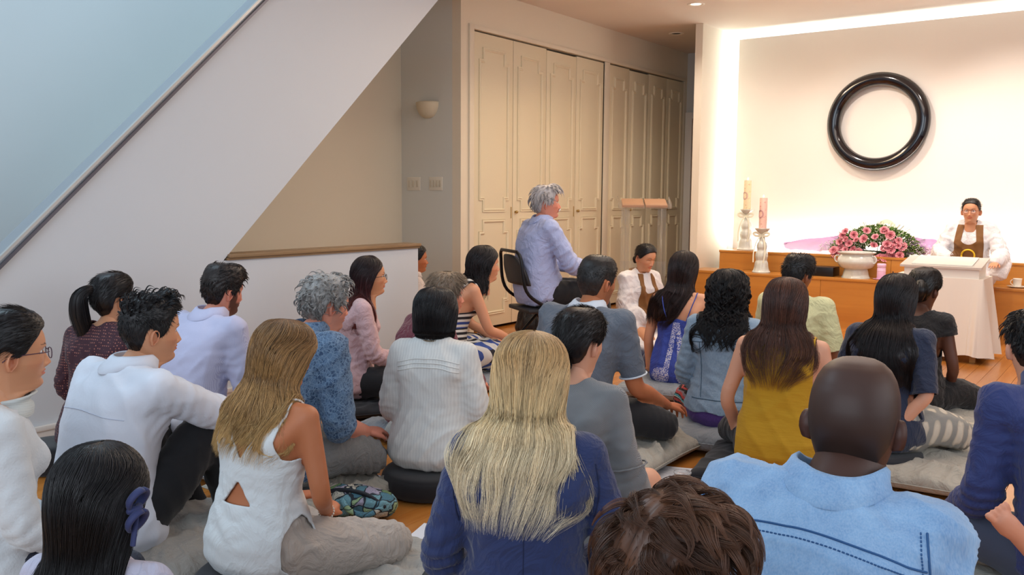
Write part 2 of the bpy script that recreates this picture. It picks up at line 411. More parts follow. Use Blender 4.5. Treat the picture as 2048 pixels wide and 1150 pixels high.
# ceiling downlights
def downlight(x, y, on):
    r = empty('ceiling_downlight', (x, y, CH))
    tag(r, 'lit round recessed ceiling light near the altar' if on else 'unlit dark round recessed ceiling light by the closet corridor', 'light')
    MB().lathe([(0.050, 0.0), (0.056, -0.006), (0.078, -0.008), (0.084, -0.004), (0.086, 0.0)], 36).build('trim_ring', plain('ring_white', '#e8e2d8', 0.4), r, smooth=True)
    m = NT('lamp_on' if on else 'lamp_off')
    if on: m.set(color=(1, .9, .7), emit=(1, 0.85, 0.6), estr=6.0)
    else: m.set(color=hx('#1c1713'), rough=0.5)
    MB().lathe([(0.0, -0.0015), (0.03, -0.0015), (0.05, -0.0008)], 24).build('lens', m.m, r, smooth=True)
downlight(-3.758, 8.108, True); downlight(-4.60, 9.42, False)

# wall sconce
sc = empty('wall_sconce', (-5.487, 6.15, 2.06)); tag(sc, 'half bowl plaster wall sconce above the light switches', 'lamp')
n1, n2 = 28, 12; v = []; f = []
for i in range(n2 + 1):
    ph = i / n2 * PI / 2; rr = math.cos(ph) ** 0.8
    for j in range(n1 + 1):
        th = PI + j / n1 * PI
        v.append((0.125 * rr * math.cos(th), 0.105 * rr * math.sin(th), 0.068 - 0.145 * math.sin(ph) ** 1.1))
for i in range(n2):
    for j in range(n1): q = i * (n1 + 1) + j; f.append((q, q + 1, q + n1 + 2, q + n1 + 1))
b = MB().add(v, f).add([(x * 0.93, y * 0.93, z + 0.004) for x, y, z in v], [q[::-1] for q in f])
k = len(v); rim = [(j, j + 1, k + j + 1, k + j) for j in range(n1)]
b.f += rim
b.build('bowl', paint('plaster_sconce', '#d8cdb4'), sc, smooth=True)
MB().box(-0.06, 0.06, -0.012, 0.0, -0.03, 0.05, 0.004).build('mount_plate', TRIMW, sc)
# switch plates
for k, (x, nsw, lab) in enumerate([(-5.672, 3, 'three-gang white switch plate nearer the stair opening'), (-5.395, 4, 'white switch plate nearer the closet, right of the other plate')]):
    s = empty('switch_plate', (x, 6.15, 1.385)); tag(s, lab, 'switch')
    wd = 0.165 if k == 0 else 0.16
    MB().box(-wd / 2, wd / 2, -0.007, 0, -0.062, 0.062, 0.003).build('plate', plain('switch_plastic', '#e2ddcf', 0.35), s, auto=30)
    for q in range(nsw):
        cx = (q - (nsw - 1) / 2) * wd / (nsw + 0.35)
        MB().box(cx - 0.011, cx + 0.011, -0.012, -0.006, -0.032, 0.032, 0.002).build('switch', plain('switch_rocker', '#cfc8b6', 0.3), s, auto=30)

# black lacquer ring on the altar panel
rc = ony(1754.5, 243.5, 9.60)
tg = NT('black_lacquer'); tg.set(color=hx('#0d0a12'), rough=0.12, coat=0.6); tg.bump(tg.noise(30, 2), 0.03, 0.001)
rg = empty('ring_sculpture', (rc[0], PW, rc[2])); tag(rg, 'large glossy black circle mounted on the altar wall', 'sculpture')
vv = []; ff = []; n1, n2 = 120, 24
for i in range(n1):
    A = 2 * PI * i / n1
    for j in range(n2):
        B = 2 * PI * j / n2; r = 0.440 + 0.069 * math.cos(B)
        vv.append((r * math.cos(A), -0.072 + 0.069 * math.sin(B), r * math.sin(A) * 0.99))
for i in range(n1):
    for j in range(n2): ff.append((i * n2 + j, ((i + 1) % n1) * n2 + j, ((i + 1) % n1) * n2 + (j + 1) % n2, i * n2 + (j + 1) % n2))
MB().add(vv, ff).build('ring', tg.m, rg, smooth=True)

# ================================================================ ALTAR THINGS
CERA = NT('pale_celadon'); CERA.set(color=CERA.mix(CERA.noise(40, 3), hx('#c3c7c0'), hx('#dbdcd5')), rough=0.18, coat=0.5); CERA = CERA.m
def candle_mat(name, c, g):
    t = NT(name); w = t.noise(26, 4, None, 0.6, 1.2)
    t.set(color=t.mix(t.math('GREATER_THAN', w, 0.60), hx(c), hx(g)), rough=0.45, sss=0.2); t.b.inputs['Subsurface Radius'].default_value = (0.02, 0.01, 0.005)
    return t.m
def candle_set(loc, hs, col, deco, labs):
    st = empty('candle_stand', loc); tag(st, labs[0], 'candlestick', 'ceramic candlesticks')
    H = hs
    pr = [(0, 0), (0.088, 0), (0.092, 0.012), (0.086, 0.02), (0.075, 0.05), (0.068, 0.10), (0.058, 0.125), (0.060, 0.14), (0.066, 0.17), (0.062, 0.20), (0.050, 0.225), (0.048, 0.24), (0.054, 0.265), (0.05, 0.30), (0.034, 0.325), (0.030, 0.345), (0.026, 0.375), (0.022, 0.40), (0.024, 0.415)]
    pr = [(r, z / 0.415 * H) for r, z in pr]
    ps = spline(pr, 70); ps[:, 0] = np.maximum(ps[:, 0], 0)
    b = MB().lathe(ps, 40); v = b.v[0]
    an = np.arctan2(v[:, 1], v[:, 0]); rr = 1 + 0.035 * np.cos(10 * an) * (v[:, 2] > 0.03) * (v[:, 2] < H * 0.8); v[:, 0] *= rr; v[:, 1] *= rr
    b.build('stem', CERA, st, smooth=True)
    MB().lathe([(0.02, H - 0.012), (0.035, H - 0.006), (0.062, H + 0.018), (0.078, H + 0.038), (0.080, H + 0.044), (0.074, H + 0.044), (0.055, H + 0.028), (0.0, H + 0.022)], 40).build('dish', CERA, st, smooth=True)
    rm = plain('cream_ribbon', '#e8e6d2', 0.6)
    rb = MB()
    for s in (-1, 1):
        p = spline([(0, -0.028, H - 0.03), (s * 0.05, -0.035, H + 0.0), (s * 0.085, -0.03, H - 0.01), (s * 0.06, -0.035, H - 0.035), (0, -0.03, H - 0.032)], 16)
        rb.tube(p, 0.011, 8, flat=0.12, up=(0, 1, 0))
        rb.tube(spline([(0, -0.03, H - 0.03), (s * 0.04, -0.05, H - 0.09), (s * 0.06, -0.075, H - 0.20), (s * 0.055, -0.095, H - 0.31)], 14), 0.007, 8, flat=0.12, up=(0, 1, 0))
    rb.build('ribbon_bow', rm, st, smooth=True)
    cd = empty('candle', (loc[0], loc[1], loc[2] + H + 0.0285)); tag(cd, labs[1], 'candle', 'tall decorated pillar candles')
    hc = 0.335
    MB().lathe([(0, 0), (0.040, 0), (0.0405, 0.004), (0.040, hc - 0.006), (0.037, hc), (0.030, hc - 0.003), (0.012, hc - 0.010), (0, hc - 0.011)], 36).build('wax', candle_mat('wax_' + col[1:], col, deco), cd, smooth=True)
    dm = plain('candle_emblem', '#c08a92', 0.5)
    t = MB(); aa = np.linspace(0, 2 * PI, 30)
    for r0 in (0.036, 0.028):
        P = [(0.0412 * math.sin(r0 / 0.041 * math.cos(q)) , -0.0412 * math.cos(r0 / 0.041 * math.cos(q)), 0.165 + r0 * 1.15 * math.sin(q)) for q in aa]
        c, s = math.cos(-0.45), math.sin(-0.45)
        P = [(x * c - y * s, x * s + y * c, z) for x, y, z in P]
        t.tube(P, 0.0022, 6, cap=False)
    t.build('circle_emblem', dm, cd, smooth=True)
    MB().tube([(0, 0, hc - 0.012), (0.001, 0, hc + 0.004)], 0.0015, 6).build('wick', plain('wick', '#33261c', 0.8), cd, smooth=True)
    fm = NT('flame'); fm.set(color=(1, .8, .4), emit=(1.0, 0.78, 0.42), estr=14.0)
    MB().lathe([(0, 0), (0.004, 0.004), (0.006, 0.010), (0.005, 0.018), (0.002, 0.026), (0, 0.03)], 12).build('flame', fm.m, cd, smooth=True, loc=(0, 0, hc + 0.002))
c1 = ony(1491, 503, TB + 0.20); candle_set((c1[0], TB + 0.20, 0.697), 0.405, '#e9d9b4', '#d9b794',
    ('tall pale celadon candlestick on the upper tier beside the partition', 'cream decorated pillar candle on the upper tier candlestick'))
c2 = ony(1522, 547, PF + 0.16); candle_set((c2[0], PF + 0.16, 0.492), 0.42, '#eec6b8', '#dd9f97',
    ('tall pale celadon candlestick on the lower tier with ribbon bow', 'pink decorated pillar candle on the lower tier candlestick'))
# incense bowl
bc = ony(1711, 557, PF + 0.19)
bo = empty('incense_bowl', (bc[0], PF + 0.19, 0.492)); tag(bo, 'large white footed ceramic bowl with side handles on the lower tier', 'bowl')
pr = [(0, 0.0), (0.128, 0), (0.131, 0.006), (0.122, 0.03), (0.112, 0.075), (0.108, 0.085), (0.115, 0.09), (0.150, 0.105), (0.172, 0.135), (0.180, 0.165), (0.172, 0.2), (0.156, 0.225), (0.155, 0.235), (0.178, 0.248), (0.180, 0.256), (0.150, 0.256), (0.140, 0.235), (0.10, 0.22), (0, 0.215)]
b = MB().lathe(spline(pr, 90).clip([0, 0], [1, 1]), 48); v = b.v[0]; an = np.arctan2(v[:, 1], v[:, 0]); k = 1 + 0.012 * np.cos(8 * an); v[:, 0] *= k; v[:, 1] *= k
b.build('vessel', CERA, bo, smooth=True)
for s in (-1, 1):
    P = [(s * (0.168 + 0.03 * math.sin(q)), -0.04, 0.185 + 0.035 * math.cos(q)) for q in np.linspace(0, 2 * PI, 26)]
    MB().tube(P, 0.0075, 8, cap=False).build('handle', CERA, bo, smooth=True)
    MB().lathe([(0, 0), (0.014, 0.0), (0.012, 0.008), (0, 0.01)], 12).build('handle_boss', CERA, bo, smooth=True, loc=(s * 0.158, -0.04, 0.215), rot=(PI / 2, 0, 0))
# black case with white ring
kc = ony(1654, 554, TB - 0.03)
kb = empty('black_box', (kc[0], TB - 0.15, 0.492)); tag(kb, 'flat black box with a white ring emblem on the lower tier', 'box')
MB().box(-0.155, 0.125, -0.11, 0.11, 0, 0.092, 0.004).build('case', plain('black_case', '#0b0a0b', 0.35), kb, auto=30)
MB().tube([(-0.125 + 0.022 * math.cos(q), -0.111, 0.047 + 0.022 * math.sin(q)) for q in np.linspace(0, 2 * PI, 30)], 0.0045, 8, cap=False).build('ring_emblem', plain('white_ring', '#e6e6ea', 0.4), kb, smooth=True)
# pink candle jar on a saucer, small bottle with brush
jc = ony(1762, 558, PF + 0.12)
js = empty('saucer', (jc[0], PF + 0.12, 0.492)); tag(js, 'flat pink saucer under the pink jar on the lower tier', 'saucer')
MB().lathe([(0, 0), (0.05, 0), (0.075, 0.008), (0.077, 0.011), (0.05, 0.006), (0, 0.005)], 32).build('plate', plain('pink_ceramic', '#e6b9d6', 0.25), js, smooth=True)
jr = empty('candle_jar', (jc[0], PF + 0.12, 0.4975)); tag(jr, 'pink cylindrical jar on a saucer beside the white bowl', 'jar')
MB().lathe([(0, 0), (0.036, 0), (0.040, 0.004), (0.040, 0.105), (0.036, 0.112), (0.036, 0.116), (0.041, 0.12), (0.041, 0.148), (0.036, 0.152), (0.0, 0.152)], 32).build('jar_body', plain('pink_wax', '#e9bfe0', 0.3), jr, smooth=True)
for z in (0.08, 0.118, 0.134):
    MB().lathe([(0.0405, z), (0.0425, z + 0.002), (0.0405, z + 0.004)], 32).build('band', plain('pink_band', '#f0d3ea', 0.3), jr, smooth=True)
bx = ony(1787, 553, PF + 0.16)
bt = empty('small_bottle', (bx[0], PF + 0.16, 0.492)); tag(bt, 'tiny white bottle with a dark stick standing behind the pink jar', 'bottle')
MB().lathe([(0, 0), (0.020, 0), (0.021, 0.004), (0.020, 0.036), (0.012, 0.044), (0.011, 0.05), (0, 0.05)], 24).build('bottle_body', plain('bottle_white', '#ece4d2', 0.3), bt, smooth=True)
MB().tube([(0, 0, 0.045), (-0.006, -0.004, 0.08)], [0.003, 0.006], 8).build('stick', plain('dark_stick', '#2a211d', 0.6), bt, smooth=True)

# flower arrangement
FB = ony(1752, 520, TB + 0.14); FX = FB[0]; FY = TB + 0.15; FZ = 0.697
fr = empty('flower_arrangement', (FX, FY, FZ)); tag(fr, 'wide arrangement of pink roses, baby breath and greenery on the upper tier', 'flowers')
PINK = NT('pink_petal'); PINK.set(color=PINK.attr(), rough=0.5, sss=0.1); PINK.b.inputs['Subsurface Radius'].default_value = (0.01, 0.004, 0.004); PINK = PINK.m
LEAF = NT('leaf_green'); LEAF.set(color=LEAF.attr(), rough=0.45); LEAF = LEAF.m
def petal(w, h, curl):
    v = []; f = []
    for i in range(5):
        t = i / 4
        for j in range(5):
            s = (j - 2) / 2; ww = w * math.sin(PI * (0.12 + 0.80 * t)) ** 0.7
            v.append((s * ww, curl * t * t * h * 1.2 + 0.35 * w * (1 - s * s) * -0.6, h * t * (1 - 0.1 * s * s)))
    for i in range(4):
        for j in range(4): q = i * 5 + j; f.append((q, q + 1, q + 6, q + 5))
    return np.array(v), f
def rose_mesh(seed):
    r = random.Random(seed); V = []; F = []; Cc = []; n = 0
    rings = [(3, 0.006, 0.022, 0.10), (5, 0.012, 0.026, 0.35), (6, 0.019, 0.028, 0.8), (7, 0.024, 0.026, 1.3)]
    for k, (cnt, rad, h, cu) in enumerate(rings):
        for i in range(cnt):
            v, f = petal(0.011 + 0.004 * k, h, cu * 0.6)
            A = 2 * PI * (i + 0.5 * k) / cnt + r.uniform(-.15, .15)
            v = v + [0, rad * 0.7, 0]
            c, s = math.cos(A), math.sin(A)
            v = np.stack([v[:, 0] * c - v[:, 1] * s, v[:, 0] * s + v[:, 1] * c, v[:, 2] - 0.003 * k], 1)
            g = 0.75 + 0.12 * k + r.uniform(-.05, .05)
            col = np.array(hx('#e0788a')) * g; col = col + (np.array(hx('#f6c3c8')) - col) * (0.15 * k)
            V.append(v); F += [tuple(q + n for q in ff_) for ff_ in f]; n += len(v); Cc += [col] * len(v)
    me = mkmesh('rose', np.concatenate(V), F); setcol(me, np.array(Cc)); me.materials.append(PINK); return me
roses = [rose_mesh(k) for k in range(4)]
def px2flower(px, py): p = ony(px, py, FY - 0.10); return p[0] - FX, p[2] - FZ
rpos = [(1693,463),(1709,470),(1735,462),(1753,474),(1769,459),(1782,471),(1798,481),(1680,484),(1694,479),(1715,480),(1731,478),(1749,491),(1784,492),(1776,489),(1798,492),(1806,494),(1669,501),(1673,508),(1682,496),(1693,499),(1695,505),(1708,498),(1718,505),(1762,514),(1756,517),(1770,517),(1781,506),(1768,497),(1777,497),(1800,511),(1787,513),(1686,471),(1700,487),(1790,486),(1664,513),(1676,515),(1771,463),(1783,500)]
RO = None
for i, (px, py) in enumerate(rpos):
    x, z = px2flower(px, py)
    y = -0.10 - 0.03 * math.cos(x * 3) + rnd.uniform(-.02, .02)
    o = bpy.data.objects.new('rose', roses[i % 4]); COL.objects.link(o); o.parent = fr
    o.location = (x, y, z); s = rnd.uniform(0.85, 1.25); o.scale = (s, s, s)
    o.rotation_euler = (math.radians(62 + rnd.uniform(-25, 20)), rnd.uniform(-.4, .4) + x * 0.8, rnd.uniform(-.4, .4))
# greenery: leaves, joined (uncountable)
V = []; F = []; Cc = []; n = 0
R2 = np.random.default_rng(5)
for i in range(6500):
    A = R2.uniform(0, PI); rad = R2.uniform(0.15, 1) ** 0.6
    x = math.cos(A) * 0.45 * rad; z = 0.02 + math.sin(A) * 0.285 * rad * (1 - 0.25 * (x / 0.45) ** 2); y = R2.uniform(-0.11, 0.08) * (1 - 0.3 * rad)
    if z < 0.07 and R2.random() < 0.5: z += 0.03
    d = np.array([x * 1.1, y - 0.05, z * 0.9 + 0.05]) + R2.normal(0, 0.18, 3); d /= np.linalg.norm(d)
    sd = np.cross(d, R2.normal(0, 1, 3)); sd /= np.linalg.norm(sd); L_ = R2.uniform(0.014, 0.034); w_ = L_ * R2.uniform(0.16, 0.3)
    p = np.array([x, y, z]); nn_ = np.cross(d, sd)
    V += [p, p + d * L_ * 0.5 + sd * w_ + nn_ * 0.002, p + d * L_, p + d * L_ * 0.5 - sd * w_ + nn_ * 0.002]; F.append((n, n + 1, n + 2, n + 3)); n += 4
    g = R2.random(); c = np.array(hx('#6a9440')) * (1 - g) + np.array(hx('#2f4a23')) * g
    if R2.random() < 0.18: c = np.array(hx('#8aa64a'))
    Cc += [c] * 4
me = mkmesh('foliage', V, F); setcol(me, np.array(Cc)); tag(link('foliage', me, LEAF, fr), 'dense dark green leaves', kind='stuff')
# stems and sprigs
b = MB()
for i in range(60):
    A = R2.uniform(0.1, PI - 0.1); e = (math.cos(A) * 0.50, R2.uniform(-.1, .06), 0.03 + math.sin(A) * 0.32)
    b.tube(spline([(e[0] * .1, 0, 0.01), (e[0] * .55, e[1] * .5, e[2] * .6), e], 7), 0.0013, 5)
o = b.build('stems', plain('stem_green', '#4d6630', 0.6), fr, smooth=True); o['kind'] = 'stuff'
V = []; F = []; n = 0
for i in range(900):
    s = -1 if i % 2 else 1
    if i % 5 == 0: x = R2.uniform(-.3, .3); z = R2.uniform(.08, .2); y = -0.13
    else: x = s * R2.uniform(0.22, 0.55); z = 0.02 + R2.random() * 0.24 * (1.15 - abs(x) / 0.55 * 0.8); y = R2.uniform(-0.13, 0.02)
    r = R2.uniform(0.0028, 0.0055)
    p = np.array([x, y, z])
    for d in ((1, 0, 0), (-1, 0, 0), (0, 1, 0), (0, -1, 0), (0, 0, 1), (0, 0, -1)): V.append(p + r * np.array(d))
    F += [(n, n + 2, n + 4), (n + 2, n + 1, n + 4), (n + 1, n + 3, n + 4), (n + 3, n, n + 4), (n + 2, n, n + 5), (n + 1, n + 2, n + 5), (n + 3, n + 1, n + 5), (n, n + 3, n + 5)]; n += 6
o = link('baby_breath', mkmesh('baby_breath', V, F, False), plain('white_blossom', '#ded8de', 0.6), fr); tag(o, 'sprays of tiny white blossoms', kind='stuff')
# gauze: sheer cream loops and purple tulle
def gauze_mat(name, col, alpha):
    t = NT(name); t.set(color=hx(col), rough=0.6, alpha=alpha); t.bump(t.noise(40, 3), 0.3, 0.003); return t.m
def sheet(pts, nu, nv, fold=0.01, fk=9, seed=0):
    """pts: rows of control points -> smooth crumpled sheet"""
    A = np.array(pts, float); rows = np.stack([spline(r, nv) for r in A]); S = np.stack([spline(rows[:, j], nu) for j in range(nv)], 1)
    rr = np.random.default_rng(seed); u = np.linspace(0, 1, nu)[:, None]; q = np.linspace(0, 1, nv)[None]
    d = 0
    for k in range(6): d = d + np.sin(rr.uniform(3, fk * 2) * u + rr.uniform(3, fk * 3) * q + rr.uniform(0, 6) + 1.5 * np.sin(5 * q + k)) / (1 + 0.3 * k)
    S[..., 2] += np.abs(d) * fold; S[..., 1] += d * fold
    f = [(i * nv + j, i * nv + j + 1, (i + 1) * nv + j + 1, (i + 1) * nv + j) for i in range(nu - 1) for j in range(nv - 1)]
    return S.reshape(-1, 3), f
TUL = gauze_mat('purple_tulle', '#c795cd', 0.78); GAU = gauze_mat('cream_gauze', '#d8cfae', 0.6)
for s, e in ((-1, 0.98), (1, 0.72)):
    o = MB().add(*sheet([[(s * 0.12, -0.02, 0.01), (s * 0.3, -0.03, 0.02), (s * 0.6, -0.03, 0.01), (s * e, -0.02, 0.03)],
                         [(s * 0.12, 0.02, 0.10), (s * 0.3, 0.02, 0.13), (s * 0.55, 0.0, 0.14), (s * e, 0.0, 0.075)],
                         [(s * 0.14, 0.08, 0.12), (s * 0.3, 0.1, 0.17), (s * 0.52, 0.1, 0.16), (s * e, 0.08, 0.07)],
                         [(s * 0.12, 0.13, 0.01), (s * 0.3, 0.14, 0.02), (s * 0.6, 0.14, 0.01), (s * e, 0.12, 0.01)]], 30, 60, 0.012, 9, 3 + s)).build('tulle_wrap', TUL, fr, smooth=True)
    o['label'] = 'sheer purple tulle wrap'
for k, (cx, rx_, rz_) in enumerate([(-0.17, 0.10, 0.26), (0.06, 0.16, 0.33)]):
    v = []; f = []; nu, nv = 26, 12
    for i in range(nu):
        A = PI * i / (nu - 1)
        for j in range(nv):
            q = j / (nv - 1); v.append((cx + rx_ * math.cos(A) * (1 - 0.12 * q), 0.03 + 0.13 * q + 0.006 * math.sin(9 * q), 0.04 + rz_ * math.sin(A) * (0.88 + 0.12 * math.sin(PI * q))))
    for i in range(nu - 1):
        for j in range(nv - 1): f.append((i * nv + j, i * nv + j + 1, (i + 1) * nv + j + 1, (i + 1) * nv + j))
    MB().add(v, f).build('gauze_loop', GAU, fr, smooth=True)
bs = MB().box(-0.30, 0.30, -0.06, 0.08, 0, 0.05, 0.01).build('flower_trough', plain('trough_green', '#39492c', 0.7), fr, auto=30)

# ================================================================ LECTERN TABLE
LC = onz(1900, 716, 0.03)
TX0, TX1, TY0, TY1, TZ = -1.72, -1.05, 7.56, 7.98, 0.66
CLOTH = NT('lectern_cloth'); CLOTH.set(color=hx('#ece2d6'), rough=0.75); CLOTH.bump(CLOTH.noise(300, 2), 0.1, 0.001); CLOTH = CLOTH.m
tb = empty('lectern_table', ((TX0 + TX1) / 2, (TY0 + TY1) / 2, 0)); tag(tb, 'small wooden table hidden under the cream cloth before the altar', 'table')
wx, wy = (TX1 - TX0) / 2, (TY1 - TY0) / 2
MB().box(-wx + .01, wx - .01, -wy + .01, wy - .01, TZ - 0.03, TZ - 0.004, 0.004).build('tabletop', OAKT, tb)
for sx in (-1, 1):
    for sy in (-1, 1):
        MB().box(sx * (wx - 0.05) - 0.02, sx * (wx - 0.05) + 0.02, sy * (wy - 0.05) - 0.02, sy * (wy - 0.05) + 0.02, 0, TZ - 0.03, 0.003).build('leg', OAKT, tb)
# draped cloth
cl = empty('tablecloth', ((TX0 + TX1) / 2, (TY0 + TY1) / 2, TZ)); tag(cl, 'cream cloth draped to the floor over the lectern table', 'tablecloth')
def rect_pt(u, wx, wy, r=0.03):
    # u in 0..1 around a rounded rectangle
    P = 4 * (wx + wy) * u; segs = [(2 * wx, (-wx, -wy), (1, 0)), (2 * wy, (wx, -wy), (0, 1)), (2 * wx, (wx, wy), (-1, 0)), (2 * wy, (-wx, wy), (0, -1))]
    for Ls, o, d in segs:
        if P <= Ls: return np.array([o[0] + d[0] * P, o[1] + d[1] * P]), d
        P -= Ls
    return np.array([-wx, -wy]), (1, 0)
nu, nv = 360, 26; v = []; f = []
crn = [0, wx / (wx + wy) / 2, 0.5, 0.5 + wx / (wx + wy) / 2, 1.0]
for j in range(nv):
    t = j / (nv - 1)
    for i in range(nu):
        u = i / nu; p, d = rect_pt(u, wx + 0.003, wy + 0.003); nrm = np.array([d[1], -d[0]])
        dc = min(abs(u - c) for c in crn); 
        flare = 0.035 * t + 0.085 * t * math.exp(-(dc / 0.03) ** 2) * (0.6 + 0.4 * math.sin(u * 160))
        wav = (0.010 * math.sin(u * 2 * PI * 17 + 1.3 * math.sin(u * 19)) + 0.006 * math.sin(u * 2 * PI * 31)) * t ** 0.8
        if u < crn[1] - 0.04 and u > 0.04: wav *= 0.35
        cn = p / (abs(p) + 1e-6) if dc < 0.02 else 0
        q = p + nrm * (flare + wav)
        hem = 0.012 * math.sin(u * 40) + 0.012 * math.sin(u * 2 * PI * 3)
        z = -t * (TZ - 0.045 + hem)
        v.append((q[0], q[1], z))
k0 = len(v)
for j in range(nv - 1):
    for i in range(nu): f.append((j * nu + i, j * nu + (i + 1) % nu, (j + 1) * nu + (i + 1) % nu, (j + 1) * nu + i))
f.append(tuple(range(nu)))
MB().add(v, f).build('cloth', CLOTH, cl, auto=50)
# slanted book rest / thick white box with open book on it
lb = empty('reading_stand', ((TX0 + TX1) / 2 + 0.03, (TY0 + TY1) / 2 - 0.03, TZ)); tag(lb, 'low white reading box on top of the cloth covered table', 'stand')
MB().prism([(-0.17, 0.0), (0.17, 0.0), (0.17, 0.125), (-0.17, 0.075)], 0, -0.27, 0.27).build('box_body', plain('book_white', '#e9e3da', 0.5), lb)
MB().prism([(-0.19, 0.073), (0.19, 0.129), (0.186, 0.146), (-0.194, 0.090)], 0, -0.30, 0.29).build('slanted_top', plain('grey_white', '#d8d2cb', 0.5), lb)
pb = empty('open_book', ((TX0 + TX1) / 2 + 0.03, (TY0 + TY1) / 2 - 0.03, TZ + 0.0)); tag(pb, 'thin open booklet lying on the white reading box', 'book')
MB().prism([(-0.16, 0.0965), (0.15, 0.1425), (0.149, 0.150), (-0.161, 0.104)], 0, -0.22, 0.22).build('pages', plain('paper_white', '#efece4', 0.7), pb)
# teacup on saucer at the right
tcx = ony(2034, 575, PF + 0.13)
s2 = empty('saucer', (tcx[0], PF + 0.13, 0.492)); tag(s2, 'white saucer under the teacup at the tier edge', 'saucer')
MB().lathe([(0, 0), (0.045, 0), (0.08, 0.012), (0.082, 0.015), (0.05, 0.007), (0, 0.006)], 36).build('plate', plain('white_china', '#efe9dd', 0.2), s2, smooth=True)
cu = empty('teacup', (tcx[0], PF + 0.13, 0.4985)); tag(cu, 'white teacup on a saucer beside the speaker', 'cup')
MB().lathe([(0, 0), (0.025, 0), (0.032, 0.01), (0.036, 0.07), (0.038, 0.075), (0.035, 0.075), (0.032, 0.012), (0, 0.008)], 32).build('cup_body', plain('white_china', '#efe9dd', 0.2), cu, smooth=True)
MB().tube([(-0.034 - 0.02 * math.sin(q), 0, 0.042 + 0.022 * math.cos(q)) for q in np.linspace(0, PI, 14)], 0.0035, 8).build('handle', plain('white_china', '#efe9dd', 0.2), cu, smooth=True)

# ================================================================ ACRYLIC PODIUM
GL = NT('clear_acrylic'); GL.set(color=(0.93, 0.95, 0.97), rough=0.04, trans=0.92, ior=1.45, alpha=0.55); GL = GL.m
pc = onz(1320, 595, 0.0)
PX, PY = -4.35, 8.25
pp = empty('acrylic_podium', (PX, PY, 0), math.radians(32)); tag(pp, 'clear acrylic lectern standing behind the kneeling nun', 'lectern')
zt_ = 1.155
for s in (-1, 1):
    MB().box(s * 0.19 - 0.045, s * 0.19 + 0.045, -0.006, 0.006, 0.02, zt_).build('side_column', GL, pp)
    MB().box(s * 0.19 - 0.005, s * 0.19 + 0.005, -0.06, 0.06, 0.02, zt_).build('side_column', GL, pp)
MB().box(-0.26, 0.26, -0.17, 0.17, 0, 0.02, 0.003).build('base_plate', GL, pp)
MB().box(-0.24, 0.24, -0.006, 0.006, 0.42, 0.60).build('cross_panel', GL, pp)
MB().prism([(-0.16, zt_), (0.16, zt_ + 0.075), (0.158, zt_ + 0.085), (-0.162, zt_ + 0.010)], 0, -0.27, 0.27).build('slanted_shelf', GL, pp)
MB().prism([(-0.165, zt_ + 0.01), (-0.155, zt_ + 0.01), (-0.175, zt_ + 0.05), (-0.185, zt_ + 0.05)], 0, -0.27, 0.27).build('lip', GL, pp)
for s in (-1, 1):
    MB().prism([(-0.16, zt_ + 0.01), (0.158, zt_ + 0.085), (0.15, zt_ + 0.13), (-0.175, zt_ + 0.055)], 0, s * 0.27 - 0.004, s * 0.27 + 0.004).build('side_wing', GL, pp)
for s in (-1, 1):
    bk = empty('wooden_plaque', (PX, PY, 0), math.radians(32)); tag(bk, 'pale brown flat booklet on the acrylic podium, %s half' % ('left' if s < 0 else 'right'), 'book')
    MB().prism([(-0.145, zt_ + 0.0145), (0.14, zt_ + 0.0815), (0.134, zt_ + 0.102), (-0.151, zt_ + 0.035)], 0, min(s * 0.008, s * 0.23), max(s * 0.008, s * 0.23)).build('booklet', plain('tan_cover', '#c49a7c', 0.55), bk)
# ================================================================ FIGURE LIBRARY
_dg = None
def remesh(mb_list, voxel, smooth=6, fac=0.5):
    """union of closed shells -> one smooth closed surface (numpy verts, quads)"""
    v = []; f = []; n = 0
    for a, b in mb_list:
        a = np.asarray(a, float).reshape(-1, 3); v.append(a); f += [tuple(int(i) + n for i in q) for q in b]; n += len(a)
    me = mkmesh('tmp', np.concatenate(v), f)
    o = bpy.data.objects.new('tmp', me); COL.objects.link(o)
    r = o.modifiers.new('r', 'REMESH'); r.mode = 'VOXEL'; r.voxel_size = voxel; r.adaptivity = 0
    if smooth:
        s = o.modifiers.new('s', 'SMOOTH'); s.factor = fac; s.iterations = smooth
    dg = bpy.context.evaluated_depsgraph_get()
    m2 = bpy.data.meshes.new_from_object(o.evaluated_get(dg))
    V = np.empty(len(m2.vertices) * 3, np.float32); m2.vertices.foreach_get('co', V); V = V.reshape(-1, 3).astype(float)
    L = np.empty(len(m2.loops), np.int32); m2.loops.foreach_get('vertex_index', L)
    F = L.reshape(-1, 4) if len(L) == 4 * len(m2.polygons) else np.array([list(p.vertices)[:4] for p in m2.polygons if len(p.vertices) == 4])
    bpy.data.objects.remove(o); bpy.data.meshes.remove(me); bpy.data.meshes.remove(m2)
    return V, F
def vnormals(V, F):
    n = np.cross(V[F[:, 2]] - V[F[:, 0]], V[F[:, 3]] - V[F[:, 1]]); N = np.zeros_like(V)
    for k in range(4): np.add.at(N, F[:, k], n)
    return N / (np.linalg.norm(N, axis=1)[:, None] + 1e-12)
